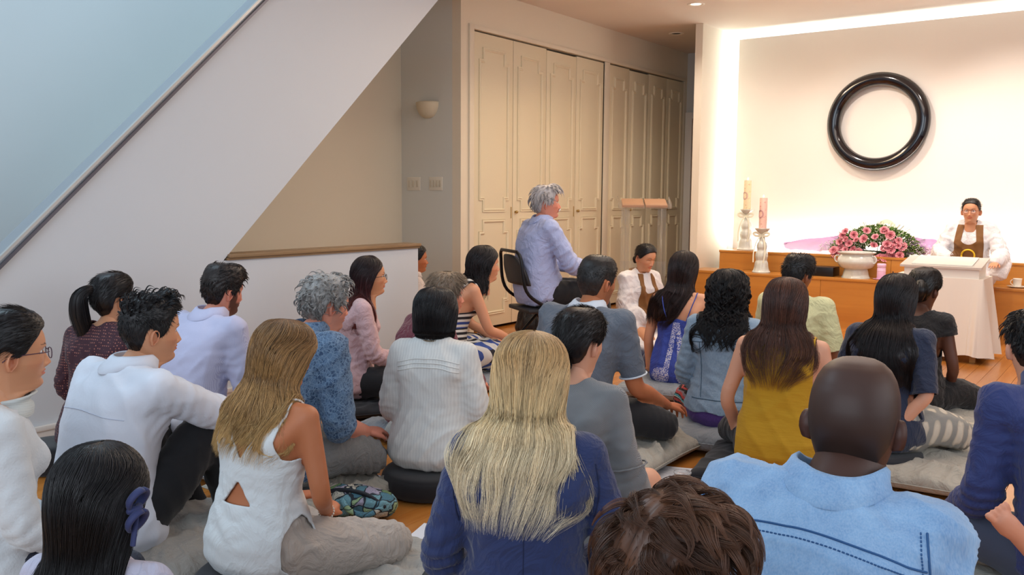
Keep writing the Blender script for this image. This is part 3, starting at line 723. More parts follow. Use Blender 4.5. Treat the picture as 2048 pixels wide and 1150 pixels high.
def clip(V, F, g):
    """keep the part of the surface where g < 0; cut edges are exact"""
    s = g < 0; cnt = s[F].sum(1)
    keep = F[cnt == 4]; cut = F[(cnt > 0) & (cnt < 4)]
    NV = [tuple(p) for p in V]; new = {}; polys = {3: [], 4: [], 5: []}
    def ip(a, b):
        k = (a, b) if a < b else (b, a)
        if k not in new:
            t = g[a] / (g[a] - g[b]); NV.append(tuple(V[a] + t * (V[b] - V[a]))); new[k] = len(NV) - 1
        return new[k]
    for q in cut.tolist():
        out = []
        for i in range(4):
            a, b = q[i], q[(i + 1) % 4]
            if s[a]: out.append(a)
            if s[a] != s[b]: out.append(ip(a, b))
        if len(out) in polys: polys[len(out)].append(out)
    NV = np.array(NV); qs = [keep] + [np.array(polys[k], np.int32) for k in polys if polys[k]]
    used = np.unique(np.concatenate([a.ravel() for a in qs])); mp = np.full(len(NV), -1); mp[used] = np.arange(len(used))
    return NV[used], [mp[a] for a in qs]
def garment_obj(name, V, Fs, m, parent, th=0.004, label=None):
    """open shell given thickness inwards"""
    Fs = Fs if isinstance(Fs, list) else [Fs]
    N = np.zeros_like(V)
    for F in Fs:
        k = F.shape[1]; n = np.cross(V[F[:, 1]] - V[F[:, 0]], V[F[:, 2]] - V[F[:, 0]])
        for j in range(k): np.add.at(N, F[:, j], n)
    N /= np.linalg.norm(N, axis=1)[:, None] + 1e-12
    E = {}
    for F in Fs:
        k = F.shape[1]
        for j in range(k):
            for a, b in zip(F[:, j].tolist(), F[:, (j + 1) % k].tolist()):
                if (b, a) in E: del E[(b, a)]
                else: E[(a, b)] = 1
    n = len(V); out = list(Fs)
    if E:
        e = np.array(list(E.keys())); b = np.unique(e); mp = {int(i): n + k for k, i in enumerate(b)}
        V = np.concatenate([V, V[b] - N[b] * th]); out.append(np.array([(q, p, mp[p], mp[q]) for p, q in e.tolist()], np.int32))
        # second strip turned further inward so that the hem reads as a rolled edge
        V = np.concatenate([V, V[n:] - N[b] * th * 0.6]); mb_ = len(b)
        out.append(np.array([(mp[q], mp[p], mp[p] + mb_, mp[q] + mb_) for p, q in e.tolist()], np.int32))
    o = link(name, fastmesh(name, V, out), m, parent)
    if label: o['label'] = label
    return o
def noise1(x, seed, octs=((1, 1), (2.3, .5), (5.1, .25))):
    r = np.random.default_rng(seed); o = 0
    for f, a in octs: o = o + a * np.sin(x * f + r.uniform(0, 6.28)) * np.sin(x * f * 0.61 + r.uniform(0, 6.28) + 1.3)
    return o
def folds(V, N, amp, k=22, seed=0, vert=1.0):
    """soft cloth relief; vert>1 makes folds run vertically"""
    r = np.random.default_rng(seed); d = 0
    W = V + 0.03 * np.stack([np.sin(V[:, (i + 1) % 3] * 13 + r.uniform(0, 6)) for i in range(3)], 1)
    for i in range(7):
        q = r.normal(0, 1, 3); q[2] /= vert; q /= np.linalg.norm(q); f = 2.3 * k * r.uniform(0.5, 1.7)
        ph = W @ q * f + r.uniform(0, 6.28)
        d = d + (1 - np.abs(np.sin(ph))) ** 2 / (1 + i * 0.25) * np.clip(np.sin(W @ r.normal(0, 9, 3) + r.uniform(0, 6)) + 0.15, 0, 1)
    return V + N * ((d - 0.5) * amp * .8)[:, None]
def ringfolds(V, N, c, ax, rad, amp, freq, seed=0, ph=0):
    """creases around a bend at c, running across axis ax"""
    c = np.asarray(c, float); ax = np.asarray(ax, float) / np.linalg.norm(ax)
    d = V - c; s = d @ ax; r = np.linalg.norm(d, axis=1)
    s = s + 0.25 * (np.abs(d @ np.array([0.3, 0.5, 0.8]))) + 0.012 * np.sin(d[:, 0] * 40 + seed)
    wgt = np.exp(-(r / rad) ** 2)
    return V + N * (wgt * amp * (np.abs(np.sin(s * freq + ph)) ** 0.7 - 0.5))[:, None]
def ell(c, r, n=14, R=None):
    u = np.linspace(0, PI, n); w = np.linspace(0, 2 * PI, 2 * n, endpoint=False)
    v = [(0, 0, 1)] + [(math.sin(a) * math.cos(b), math.sin(a) * math.sin(b), math.cos(a)) for a in u[1:-1] for b in w] + [(0, 0, -1)]
    v = np.array(v) * r; k = 2 * n; f = [(0, 1 + j, 1 + (j + 1) % k) for j in range(k)]
    for i in range(n - 3): f += [(1 + i * k + j, 1 + (i + 1) * k + j, 1 + (i + 1) * k + (j + 1) % k, 1 + i * k + (j + 1) % k) for j in range(k)]
    L = len(v) - 1; f += [(L, 1 + (n - 3) * k + (j + 1) % k, 1 + (n - 3) * k + j) for j in range(k)]
    if R is not None: v = v @ np.asarray(R).T
    return v + np.asarray(c, float), f
def ringloft(rings, n=28, p=2.3):
    """rings: (cx,cy,cz,rx,ryf,ryb, tilt) closed loft, superelliptic"""
    a = np.linspace(0, 2 * PI, n, endpoint=False); v = []
    for cx, cy, cz, rx, rf, rb, tl in rings:
        c, s = np.cos(a), np.sin(a)
        x = np.sign(c) * np.abs(c) ** (2 / p) * rx; y = np.sign(s) * np.abs(s) ** (2 / p) * np.where(s > 0, rf, rb)
        v.append(np.stack([cx + x, cy + y * math.cos(tl), cz + y * math.sin(tl)], 1))
    m = len(rings); f = [(i * n + j, i * n + (j + 1) % n, (i + 1) * n + (j + 1) % n, (i + 1) * n + j) for i in range(m - 1) for j in range(n)]
    f += [tuple(range(n))[::-1], tuple(range((m - 1) * n, m * n))]
    return np.concatenate(v), f
def rot(rx=0, ry=0, rz=0):
    return np.array(Matrix.Rotation(math.radians(rz), 3, 'Z') @ Matrix.Rotation(math.radians(ry), 3, 'Y') @ Matrix.Rotation(math.radians(rx), 3, 'X'))

# ---------------------------------------------------------------- head
_HZ = np.array([.113, .110, .103, .090, .072, .050, .034, .018, .004, -.008, -.022, -.034, -.045, -.053, -.060, -.066, -.073, -.083, -.094, -.104, -.111, -.116, -.121, -.135, -.16, -.20])
_HF = np.array([.0, .024, .045, .064, .078, .087, .0905, .0905, .0875, .0860, .0855, .0850, .0845, .0840, .0835, .0830, .0820, .0810, .0795, .0755, .067, .050, .035, .029, .028, .030])
_HB = np.array([.0, .030, .052, .072, .086, .096, .0995, .101, .100, .098, .093, .087, .080, .075, .071, .068, .066, .063, .061, .060, .0595, .059, .059, .060, .063, .068])
_HW = np.array([.0, .026, .042, .056, .066, .0725, .0745, .0755, .0755, .0750, .0735, .0715, .0690, .0670, .0650, .0630, .0605, .0575, .0545, .052, .0505, .050, .0505, .052, .056, .062])
_zf = np.linspace(-.113, .20, 600); _kk = np.exp(-(np.arange(-9, 10) / 4.5) ** 2); _kk /= _kk.sum()
_HT = []
for q_ in (_HF, _HB, _HW):
    y_ = np.interp(_zf, -_HZ, q_); s_ = np.convolve(np.pad(y_, 9, 'edge'), _kk, 'valid'); bl_ = np.clip((_zf + .106) / .01, 0, 1); _HT.append(y_ * (1 - bl_) + s_ * bl_)
def _hs(z):
    return [np.interp(-z, _zf, q) for q in _HT]
def head_pt(th, z, o=0.0, fem=0.0):
    """point on the skull; th measured from the front, + to the +X side"""
    th, z = np.broadcast_arrays(np.asarray(th, float), np.asarray(z, float))
    F, B, W = _hs(z)
    W = W * (1 - 0.05 * fem)
    c, s = np.cos(th), np.sin(th)
    yc = -0.012 * np.clip((0.12 - np.abs(z)) / 0.1, 0, 1)
    ex = 2.25 - .25 * np.clip((-z - .03) / .08, 0, 1)
    cc = np.sign(c) * np.abs(c) ** (2 / ex); ss = np.sign(s) * np.abs(s) ** (2 / ex)
    jaw = np.clip((-z - 0.03) / 0.06, 0, 1) * np.clip((0.118 + z) / 0.01, 0, 1)
    ss = ss * (1 - 0.30 * jaw * np.clip(c + .15, 0, 1))
    x = (W + o) * ss; y = yc + np.where(c > 0, F - yc + o, B + yc + o) * cc
    zz = z + o * np.clip((z - 0.05) / 0.06, 0, 1)
    return np.stack([x, y, zz], -1)
def make_head(nt=84, nz=96, fem=1.0, skin=(1, 1, 1), brow=None, lip=None, stubble=0.0, hairc=None, nose=1.0, eyes_closed=False, asian=False):
    zt = np.concatenate([[0.1128], np.linspace(0.111, 0.06, int(nz * .16)), np.linspace(0.057, -0.112, int(nz * .66)), np.linspace(-0.1145, -0.2, int(nz * .18))])
    m = len(zt); th = np.linspace(-PI, PI, nt, endpoint=False)
    th = th - 0.35 * np.sin(th) * 1.0            # denser towards the face
    T, Z = np.meshgrid(th, zt); P = head_pt(T, Z, 0, fem); X, Y = P[..., 0].copy(), P[..., 1].copy(); z = P[..., 2]
    front = np.clip(np.cos(T), 0, 1)
    G = lambda a, b, c_, d: np.exp(-((X - a) / b) ** 2 - ((z - c_) / d) ** 2)
    dY = 0
    bridge = np.interp(-z, [-.012, 0.0, .015, .030, .037, .044, .050], [0, .004, .011, .020, .0225, .012, 0]) * nose
    wn = np.interp(-z, [0, .02, .034, .044], [.0065, .0075, .0105, .013])
    dY = dY + bridge * np.exp(-(X / wn) ** 2) * (front > 0)
    for s in (-1, 1):
        dY = dY + .0055 * G(s * .0125, .0055, -.041, .0055) * front * nose
        dY = dY - .0105 * G(s * .031, .0145, .0015, .0095) * front
        dY = dY + .0050 * G(s * .031, .0100, -.0005, .0058) * front
        dY = dY + .0030 * G(s * .030, .020, .018, .006) * front
        dY = dY + .0045 * G(s * .044, .016, -.026, .016) * front
        dY = dY - .0020 * G(s * .03, .012, -.055, .014) * front
    dY = dY + .0045 * np.exp(-((z + .0555) / .0038) ** 2 - (X / .017) ** 2) * front + .0052 * np.exp(-((z + .0665) / .0042) ** 2 - (X / .015) ** 2) * front
    dY = dY - .0028 * np.exp(-((z + .0608) / .0019) ** 2 - (X / .021) ** 2) * front - .002 * np.exp(-((z + .048) / .004) ** 2 - (X / .003) ** 2) * front
    E_ = lambda cx_, b, c_, d: np.exp(-((X - cx_) / b) ** 2 - ((z - c_) / d) ** 2) * front
    dY = dY - .0055 * E_(0, .013, .004, .009) + .0045 * E_(0, .026, -.058, .016) - .0045 * E_(0, .020, -.0765, .0048) + .0065 * E_(0, .018, -.095, .012)
    for s in (-1, 1):
        if not eyes_closed:
            al = 1 - ((X - s * .031) / .0145) ** 2 - ((z - .0012) / (.0044 if not asian else .0034)) ** 2
            dY = dY - .0040 * np.clip(al * 2.2, 0, 1) * front
    P[..., 1] += dY * (np.cos(T) > 0)
    col = np.ones(P.shape) * np.array(skin)
    x, y = P[..., 0], P[..., 1]; fr = y > 0.03
    def paint_(mask, c, k):
        nonlocal col
        w_ = np.clip(mask * k, 0, 1)[..., None]; col = col * (1 - w_) + np.array(c) * w_
    lipc = np.array(lip) if lip is not None else np.array(skin) * [0.95, 0.55, 0.55]
    wl = np.sqrt(np.clip(1 - (x / 0.0245) ** 2, 0, 1))
    paint_((np.abs(z + .0612) < .0095 * wl) & fr, lipc, 0.85)
    paint_(np.exp(-((z + .0608) / .0012) ** 2) * (np.abs(x) < .023) * fr, lipc * 0.45, 0.8)
    bc = np.array(brow) if brow is not None else np.array(skin) * 0.3
    for s in (-1, 1):
        xx = x * s; zb = .0185 + .006 * np.sin(np.clip((xx - .012) / .036, 0, 1) * 2.2)
        paint_((np.abs(z - zb) < .0032 * np.clip((.052 - xx) / .03, .3, 1)) * (xx > .013) * (xx < .050) * fr, bc, 0.8)
        paint_(np.exp(-((z - (.0035 - ((xx - .031) / .016) ** 2 * .0045)) / .0016) ** 2) * (np.abs(xx - .031) < .0175) * fr, bc * .4, 0.95)
        paint_(np.exp(-((xx - .05) / .02) ** 2 - ((z + .032) / .018) ** 2) * fr, np.array(skin) * [1.05, .82, .8], 0.4)
    paint_(np.exp(-((z + .037) / .016) ** 2 - (x / .014) ** 2) * (y > .08), np.array(skin) * [1.04, .82, .8], 0.4)
    if stubble:
        hcb = np.array(hairc) if hairc is not None else np.array((.03, .02, .015))
        b1 = np.clip((-z - .045 + np.abs(x) * .0) / .012, 0, 1) * (z > -.13) * np.clip((y + .005) / .02, 0, 1)
        b1 = np.maximum(b1, np.clip((-z - .0 ) / .02, 0, 1) * (y > -.005) * (y < .035) * (np.abs(x) > .055))
        b1 = b1 * (1 - ((np.abs(z + .0612) < .010 * wl) & fr))
        paint_(b1, hcb, stubble)
    v = P.reshape(-1, 3); c = col.reshape(-1, 3); n = nt
    f = [(i * n + j, i * n + (j + 1) % n, (i + 1) * n + (j + 1) % n, (i + 1) * n + j) for i in range(m - 1) for j in range(n)]
    f = np.array(f, np.int32)[:, ::-1]
    return v, f, c
def ear(side, skin, n=18, m=12):
    """ear shell with rim, concha and lobe, attached to the skull side"""
    v = []; c = []
    for i in range(m):
        r = i / (m - 1)
        for j in range(n):
            a = 2 * PI * j / n
            oy = math.cos(a) * (0.0175 + 0.003 * math.sin(a)); oz = math.sin(a) * 0.031
            if math.sin(a) < -0.4: oy *= 0.72
            h = 0.010 * math.exp(-((r - 0.86) / 0.13) ** 2) + 0.0055 * math.exp(-((r - .5) / .13) ** 2) * (math.sin(a) > -.3) - 0.005 * (1 - r) ** 2
            h += 0.002 + 0.008 * max(0, -math.cos(a)) * r
            if r > 0.93: h -= (r - .93) * 0.14
            v.append((h, oy * r, oz * r)); sh = 0.78 + 0.22 * r; c.append([skin[0] * 1.03 * (0.9 + .1 * r), skin[1] * sh * .92, skin[2] * sh * .9])
    k = len(v)
    for j in range(n): q = v[(m - 1) * n + j]; v.append((-0.010, q[1] * 0.62 + 0.004, q[2] * 0.72)); c.append(skin)
    f = [(i * n + j, i * n + (j + 1) % n, (i + 1) * n + (j + 1) % n, (i + 1) * n + j) for i in range(m - 1) for j in range(n)]
    f += [((m - 1) * n + j, (m - 1) * n + (j + 1) % n, k + (j + 1) % n, k + j) for j in range(n)]
    v = np.array(v); v = v @ rot(-12, 0, 12).T * .94
    v = v + [0.0725, -0.014, -0.018]
    if side < 0: v[:, 0] *= -1
    return v, np.array(f, np.int32), np.array(c)
def hand(wr, d, nrm, side=1, curl=25, s=1.0, spread=1.0, thumb=1.0, fcurls=None):
    """hand mesh: wrist point, finger direction, back-of-hand normal. side=+1 thumb towards cross(nrm,d)"""
    d = np.asarray(d, float); d /= np.linalg.norm(d); nrm = np.asarray(nrm, float); nrm = nrm - d * (nrm @ d); nrm /= np.linalg.norm(nrm)
    y = np.cross(nrm, d) * side; B = np.array([d, y, nrm]); parts = []
    parts.append(tube([(-.02, 0, 0), (.0, 0, 0), (.03, .002, .001), (.06, .002, .002), (.086, 0, .001)], [.024, .0245, .034, .040, .037], 16, flat=0.42, up=(0, 0, 1)))
    ys = [.029, .010, -.010, -.028]; Ls = [.068, .076, .071, .055]; xs = [.083, .088, .085, .078]
    for i in range(4):
        cu = (fcurls[i] if fcurls else curl + i * 4); p = np.array([xs[i] - .02, ys[i] * .95, 0.0]); pts = [p, np.array([xs[i], ys[i], 0.001])]
        ang = 0.25 * cu; L = Ls[i]; dy = (ys[i] * 2.2) * spread
        for k, fr_ in enumerate((.44, .31, .25)):
            ang += cu * (0.75 if k else 0.5); a_ = math.radians(ang)
            pts.append(pts[-1] + L * fr_ * np.array([math.cos(a_), dy, -math.sin(a_)]))
        parts.append(tube(pts, [.0088, .0092, .0082, .0074, .0062], 10))
    parts.append(tube([(.012, .016, -.004), (.035, .034, -.010), (.058, .046 * thumb, -.016), (.078, .050 * thumb, -.026)], [.013, .0125, .0095, .0075], 10))
    out = []
    for v, f in parts:
        out.append((v * s @ B + np.asarray(wr, float), f))
    return out
def foot(heel, d, up, s=1.0, side=1):
    d = np.asarray(d, float); d /= np.linalg.norm(d); up = np.asarray(up, float); up = up - d * (up @ d); up /= np.linalg.norm(up)
    y = np.cross(up, d) * side; B = np.array([d, y, up])
    parts = [tube([(-.02, 0, .028), (.04, 0, .032), (.10, 0, .030), (.15, .004, .022), (.19, .006, .015)], [.032, .034, .034, .040, .036], 14, flat=0.75, up=(0, 0, 1))]
    parts.append(tube([(.0, 0, .03), (.03, 0, .07), (.02, 0, .13)], [.034, .033, .035], 12))
    for i, (yy, L, r) in enumerate([(.030, .052, .0125), (.009, .050, .0088), (-.010, .044, .0084), (-.027, .037, .0080), (-.042, .029, .0075)]):
        parts.append(tube([(.18, yy * .9, .014), (.19 + L * .5, yy, .016), (.185 + L, yy, .010)], [r * .9, r * .86, r], 10))
    return [(v * s @ B + np.asarray(heel, float), f) for v, f in parts]

# ---------------------------------------------------------------- skin and hair materials
def skin_mat(name='skin'):
    if name in _mats: return _mats[name]
    t = NT(name); a = t.attr()
    f = t.noise(9, 3); c = t.mix(t.math('MULTIPLY', f, 0.12), a, (0.75, 0.36, 0.26), 'SOFT_LIGHT')
    t.set(color=c, rough=0.48, sss=0.08, spec=0.4); t.b.inputs['Subsurface Radius'].default_value = (0.012, 0.005, 0.003)
    t.bump(t.noise(420, 2), 0.10, 0.0006); _mats[name] = t.m; return t.m
def hair_mat(name='hair', rough=0.42):
    if name in _mats: return _mats[name]
    t = NT(name); t.set(color=t.attr(), rough=rough, spec=0.45, aniso=0.5); _mats[name] = t.m; return t.m
SKIN = skin_mat(); HAIR = hair_mat()
SK = {'fair': hx('#d9a184'), 'light': hx('#d49a78'), 'tan': hx('#b9744e'), 'asian': hx('#cf9672'), 'pink': hx('#d58f78'), 'dark': hx('#5b3a2c'), 'brown': hx('#8a5638'), 'deep': hx('#4a2f25')}

def strands(paths, r0, cols, tip=0.12, sides=3):
    """paths (n,m,3) -> thin tapered tubes; cols (n,m,3)"""
    P = np.asarray(paths); n, m, _ = P.shape
    T = np.gradient(P, axis=1); T /= np.linalg.norm(T, axis=2, keepdims=True) + 1e-9
    ref = np.tile(np.array([0.31, 0.27, 0.91]), (n, m, 1)); U = np.cross(T, ref); U /= np.linalg.norm(U, axis=2, keepdims=True) + 1e-9; W = np.cross(T, U)
    t = np.linspace(0, 1, m)[None, :, None]; r0 = np.asarray(r0, float).reshape(-1, 1, 1) if not np.isscalar(r0) else r0
    R = r0 * (1 - (1 - tip) * t ** 1.6)
    ang = np.arange(sides) * 2 * PI / sides
    V = P[:, :, None] + R[..., None] * (np.cos(ang)[None, None, :, None] * U[:, :, None] + np.sin(ang)[None, None, :, None] * W[:, :, None])
    V = V.reshape(-1, 3); base = (np.arange(n) * m * sides)[:, None, None, None]
    i = (np.arange(m - 1) * sides)[None, :, None, None]; j = np.arange(sides)[None, None, :, None]; j2 = (j + 1) % sides
    F = np.concatenate([base + i + j, base + i + j2, base + i + sides + j2, base + i + sides + j], -1).reshape(-1, 4)
    C_ = np.repeat(cols[:, :, None], sides, 2).reshape(-1, 3)
    return V, F, C_
def collide(Q, bvh, marg):
    sh = Q.shape; Q = Q.reshape(-1, 3); marg = np.broadcast_to(marg, sh[:-1]).reshape(-1)
    if isinstance(bvh, list):
        Q = Q.reshape(sh)
        for b_ in bvh: Q = collide(Q, b_, marg.reshape(sh[:-1]))
        return Q
    fn = bvh.find_nearest
    for i in range(len(Q)):
        p = Vector(Q[i]); h = fn(p, .2)
        if h[0] is None: continue
        e = p - h[0]; d = e.dot(h[1])
        if d < 0 and abs(d) < .55 * e.length: continue
        if d < marg[i]: q = h[0] + h[1] * float(marg[i]); Q[i] = q[:]
    return Q.reshape(sh)
def hair_obj(name, chunks, parent, Rm, loc, mat=None, label=None, bvh=None, zc=-.10):
    V = []; F = []; C_ = []; n = 0; g = np.random.default_rng(3); ck = []
    for c in chunks:
        if isinstance(c[0], str):
            Pth = np.array(c[1], float)
            if bvh is not None:
                low = (Pth[:, :, 2] < zc); cols_ = np.where(low.any(0))[0]
                if len(cols_):
                    i0 = cols_[0]; Q = Pth[:, i0:] @ Rm.T + loc; Q = collide(Q, bvh, (.005 + .012 * g.random(len(Q)) ** 2)[:, None]); 
                    for _ in range(2): Q[:, 1:-1] = .25 * Q[:, :-2] + .5 * Q[:, 1:-1] + .25 * Q[:, 2:]
                    Pth[:, i0:] = (Q - loc) @ Rm
            ck.append(strands(Pth, c[2], c[3]))
        else:
            v = np.array(c[0], float)
            if bvh is not None:
                low = v[:, 2] < zc
                if low.any(): q = v[low] @ Rm.T + loc; q = collide(q, bvh, np.full(len(q), .004)); v[low] = (q - loc) @ Rm
            ck.append((v, c[1], c[2]))
    chunks = ck
    for v, f, c in chunks: V.append(v); F.append(np.asarray(f) + n); C_.append(c); n += len(v)
    V = np.concatenate(V) @ Rm.T + np.asarray(loc)
    o = link(name, fastmesh(name, V, F), mat or HAIR, parent); setcol(o.data, np.concatenate(C_))
    if label: o['label'] = label
    return o
def hcol(cols, t, r, lum=0.0):
    """colour along hair: cols = list of (pos, rgb); t,r arrays"""
    ps = [p for p, _ in cols]; cs = np.array([c for _, c in cols])
    out = np.stack([np.interp(t, ps, cs[:, k]) for k in range(3)], -1)
    return out * np.clip(1 + r[..., None], 0.25, 2.2)

def hairline(th, style='m'):
    a = np.abs(np.degrees(th))
    if style == 'm':  # short male cut
        return np.interp(a, [0, 20, 42, 55, 66, 74, 84, 92, 100, 112, 130, 180], [.070, .072, .064, .045, .005, -.012, -.022, .012, .016, -.030, -.062, -.078])
    if style == 'recede':
        return np.interp(a, [0, 20, 42, 55, 66, 74, 84, 92, 100, 112, 130, 180], [.086, .095, .082, .06, .01, -.012, -.026, .010, .014, -.035, -.066, -.082])
    if style == 'pulled':
        return np.interp(a, [0, 25, 45, 60, 72, 84, 94, 104, 118, 140, 180], [.074, .070, .058, .035, .005, -.008, .016, .014, -.035, -.066, -.080])
    return np.interp(a, [0, 25, 45, 60, 75, 180], [.072, .068, .05, .02, -.1, -.1])
def cap_hair(style, cols, thick=(0.012, 0.02), seed=0, n=2600, length=0.03, flow='down', var=0.25, r=0.0011, curl=0.0, up=0.0, front=0.0, sheen=0.0, lift=0.3, nt=120, nm=34, bump=0.0015, groove=40, locks=None, dn=.22):
    """close-fitting hair: base shell plus short strands. thick = (side, top)"""
    g = np.random.default_rng(seed)
    th = np.linspace(-PI, PI, nt, endpoint=False)
    zh = hairline(th, style)
    def S(T, t, extra=0.0):
        zl = hairline(T, style); z = 0.1127 + (zl - 0.1127) * t ** 1.25
        top = np.clip((z - 0.03) / 0.07, 0, 1)
        o = (thick[0] + (thick[1] - thick[0]) * top) * np.clip((1 - t) / 0.10, 0.12, 1) ** 0.6 + front * np.clip(np.cos(T), 0, 1) ** 3 * top
        return head_pt(T, z, o + extra)
    T, tt = np.meshgrid(th, np.linspace(0.0, 1, nm)); P = S(T, tt)
    N = P / (np.linalg.norm(P, axis=2, keepdims=True) + 1e-6)
    d = noise1(T * groove, seed + 1) * 0.5 + noise1(T * groove * 1.7 + tt * 25, seed + 2) * 0.5 + (noise1(P[..., 2] * 160 + T * 9, seed + 3) if curl else 0)
    P = P + N * (d * bump * np.clip(tt * 4, 0, 1))[..., None]
    rr = var * 0.5 * noise1(T * groove + 3, seed + 5)
    C_ = hcol(cols, tt, rr).reshape(-1, 3)
    f = [(i * nt + j, (i + 1) * nt + j, (i + 1) * nt + (j + 1) % nt, i * nt + (j + 1) % nt) for i in range(nm - 1) for j in range(nt)]
    ch = [(P.reshape(-1, 3), np.array(f, np.int32), C_)]
    if n:
        a = g.uniform(-PI, PI, n); t0 = g.uniform(0.0, 1, n) ** 0.75 * 0.97; m = 6
        P0 = S(a, t0, -0.002); N0 = P0 / np.linalg.norm(P0, axis=1, keepdims=True)
        Q = S(a, np.clip(t0 + 0.1, 0, 1.05), -0.002); D = Q - P0; D /= np.linalg.norm(D, axis=1, keepdims=True) + 1e-9
        if flow == 'forward':
            w_ = np.clip((P0[:, 2] - .02) / .06, 0, 1)[:, None]; D = D * (1 - w_) + np.array([0, 1, 0.0]) * w_
        if flow == 'back':
            D = np.array([0, -1.0, -0.3]) * np.ones((n, 1)) + 0.3 * D
        if flow == 'side':
            w_ = np.clip((P0[:, 2] - .02) / .06, 0, 1)[:, None]; D = D * (1 - w_) + np.array([0.9, 0.4, 0]) * w_
        if flow == 'bun':
            D = np.array([0, -.115, -.055]) - P0; Lb = np.linalg.norm(D, axis=1); D /= Lb[:, None] + 1e-6
        D = D + g.normal(0, dn, (n, 3)); D -= N0 * (D * N0).sum(1, keepdims=True); D /= np.linalg.norm(D, axis=1, keepdims=True) + 1e-9
        L = length * g.uniform(0.6, 1.25, n) * np.clip(0.35 + (P0[:, 2] + .05) / .12, .35, 1)
        if flow == 'bun': L = np.minimum(L, Lb * .8)
        s = np.linspace(0, 1, m)[None, :, None]; k = up * np.clip((P0[:, 2] - .03) / .06, 0, 1)[:, None, None]
        path = P0[:, None] + L[:, None, None] * (s * D[:, None] * (1 - k * .6) + N0[:, None] * (lift * s * (1 - .5 * s) + k * s) + 0 * s)
        if curl:
            ph = g.uniform(0, 6.28, (n, 1, 1)); b = np.cross(D, N0)[:, None]
            fr = g.uniform(5, 9, (n, 1, 1)); path = path + curl * (np.sin(s * fr + ph) * b + np.cos(s * fr + ph) * N0[:, None])
        if sheen == 'grav': path[..., 2] -= 0.25 * L[:, None] * s[..., 0] ** 2
        cc = hcol(cols, np.clip(t0[:, None] + 0 * s[..., 0], 0, 1), np.repeat(g.normal(0, var, (n, 1)), m, 1))
        ch.append(strands(path, r * g.uniform(.7, 1.4, n), cc))
    if locks:
        nl, per, L0, lr, wav, lf = locks[:6]; tmax = locks[6] if len(locks) > 6 else .9; mm = 12
        a = g.uniform(-PI, PI, nl); t0 = g.uniform(0, 1, nl) ** .7 * tmax; P0 = S(a, t0, -.004); N0 = P0 / np.linalg.norm(P0, axis=1, keepdims=True)
        Q = S(a, np.clip(t0 + .1, 0, 1.05), -.004); D = Q - P0; D /= np.linalg.norm(D, axis=1, keepdims=True) + 1e-9
        w_ = np.clip((P0[:, 2] - .0) / .06, 0, 1)[:, None]
        if flow == 'forward': D = D * (1 - w_) + np.array([0, 1, 0.0]) * w_
        if flow == 'side': D = D * (1 - w_ * .7) + np.array([.7, .5, 0]) * w_
        if flow == 'back': D = D * .3 + np.array([0, -1, -.3])
        D = D + g.normal(0, .35, (nl, 3)); D -= N0 * (D * N0).sum(1, keepdims=True); D /= np.linalg.norm(D, axis=1, keepdims=True) + 1e-9; B = np.cross(D, N0)
        s = np.linspace(0, 1, mm)[None, :, None]; L = (L0 * g.uniform(.6, 1.2, nl) * np.clip(.45 + (P0[:, 2] + .06) / .12, .45, 1))[:, None, None]; ph = g.uniform(0, 6.28, (nl, 1, 1)); sg = np.sign(g.normal(0, 1, (nl, 1, 1)))
        C0 = P0[:, None] + L * s * D[:, None] + N0[:, None] * (lf * L * np.sin(s * 2.4) ) + B[:, None] * (wav * np.sin(s * g.uniform(3, 7, (nl, 1, 1)) + ph) * s) - N0[:, None] * L * L * 2.5 * s * s
        a2 = g.uniform(0, 6.28, (nl, per, 1, 1)); rr = lr * np.sqrt(g.random((nl, per, 1, 1))) * (1 - .85 * s[None] ** 1.5) * np.clip(.4 + s[None] * 3, 0, 1)
        QQ = C0[:, None] + rr * (np.cos(a2) * B[:, None, None] + .45 * np.sin(a2) * N0[:, None, None])
        cc = hcol(cols, np.clip(t0[:, None, None] + 0 * s[None, :, :, 0] + .0, 0, 1) * np.ones((1, per, mm)), np.repeat(g.normal(0, var * .5, (nl, 1, 1)) + g.normal(0, var * .6, (nl, per, 1)), mm, 2))
        ch.append(strands(QQ.reshape(-1, mm, 3), r, cc.reshape(-1, mm, 3)))
    return ch
HEADR = [  # z, cy, rx, ryf, ryb, open(deg): hair outline around the skull
    (.131, -.006, .004, .004, .004, 0), (.128, -.006, .030, .030, .034, 0), (.118, -.008, .052, .050, .058, 0), (.098, -.008, .071, .072, .080, 0), (.070, -.01, .084, .090, .096, 18),
    (.035, -.01, .090, .096, .104, 58), (-.005, -.01, .091, .090, .106, 74), (-.05, -.01, .089, .08, .102, 84), (-.09, -.012, .088, .07, .097, 92)]
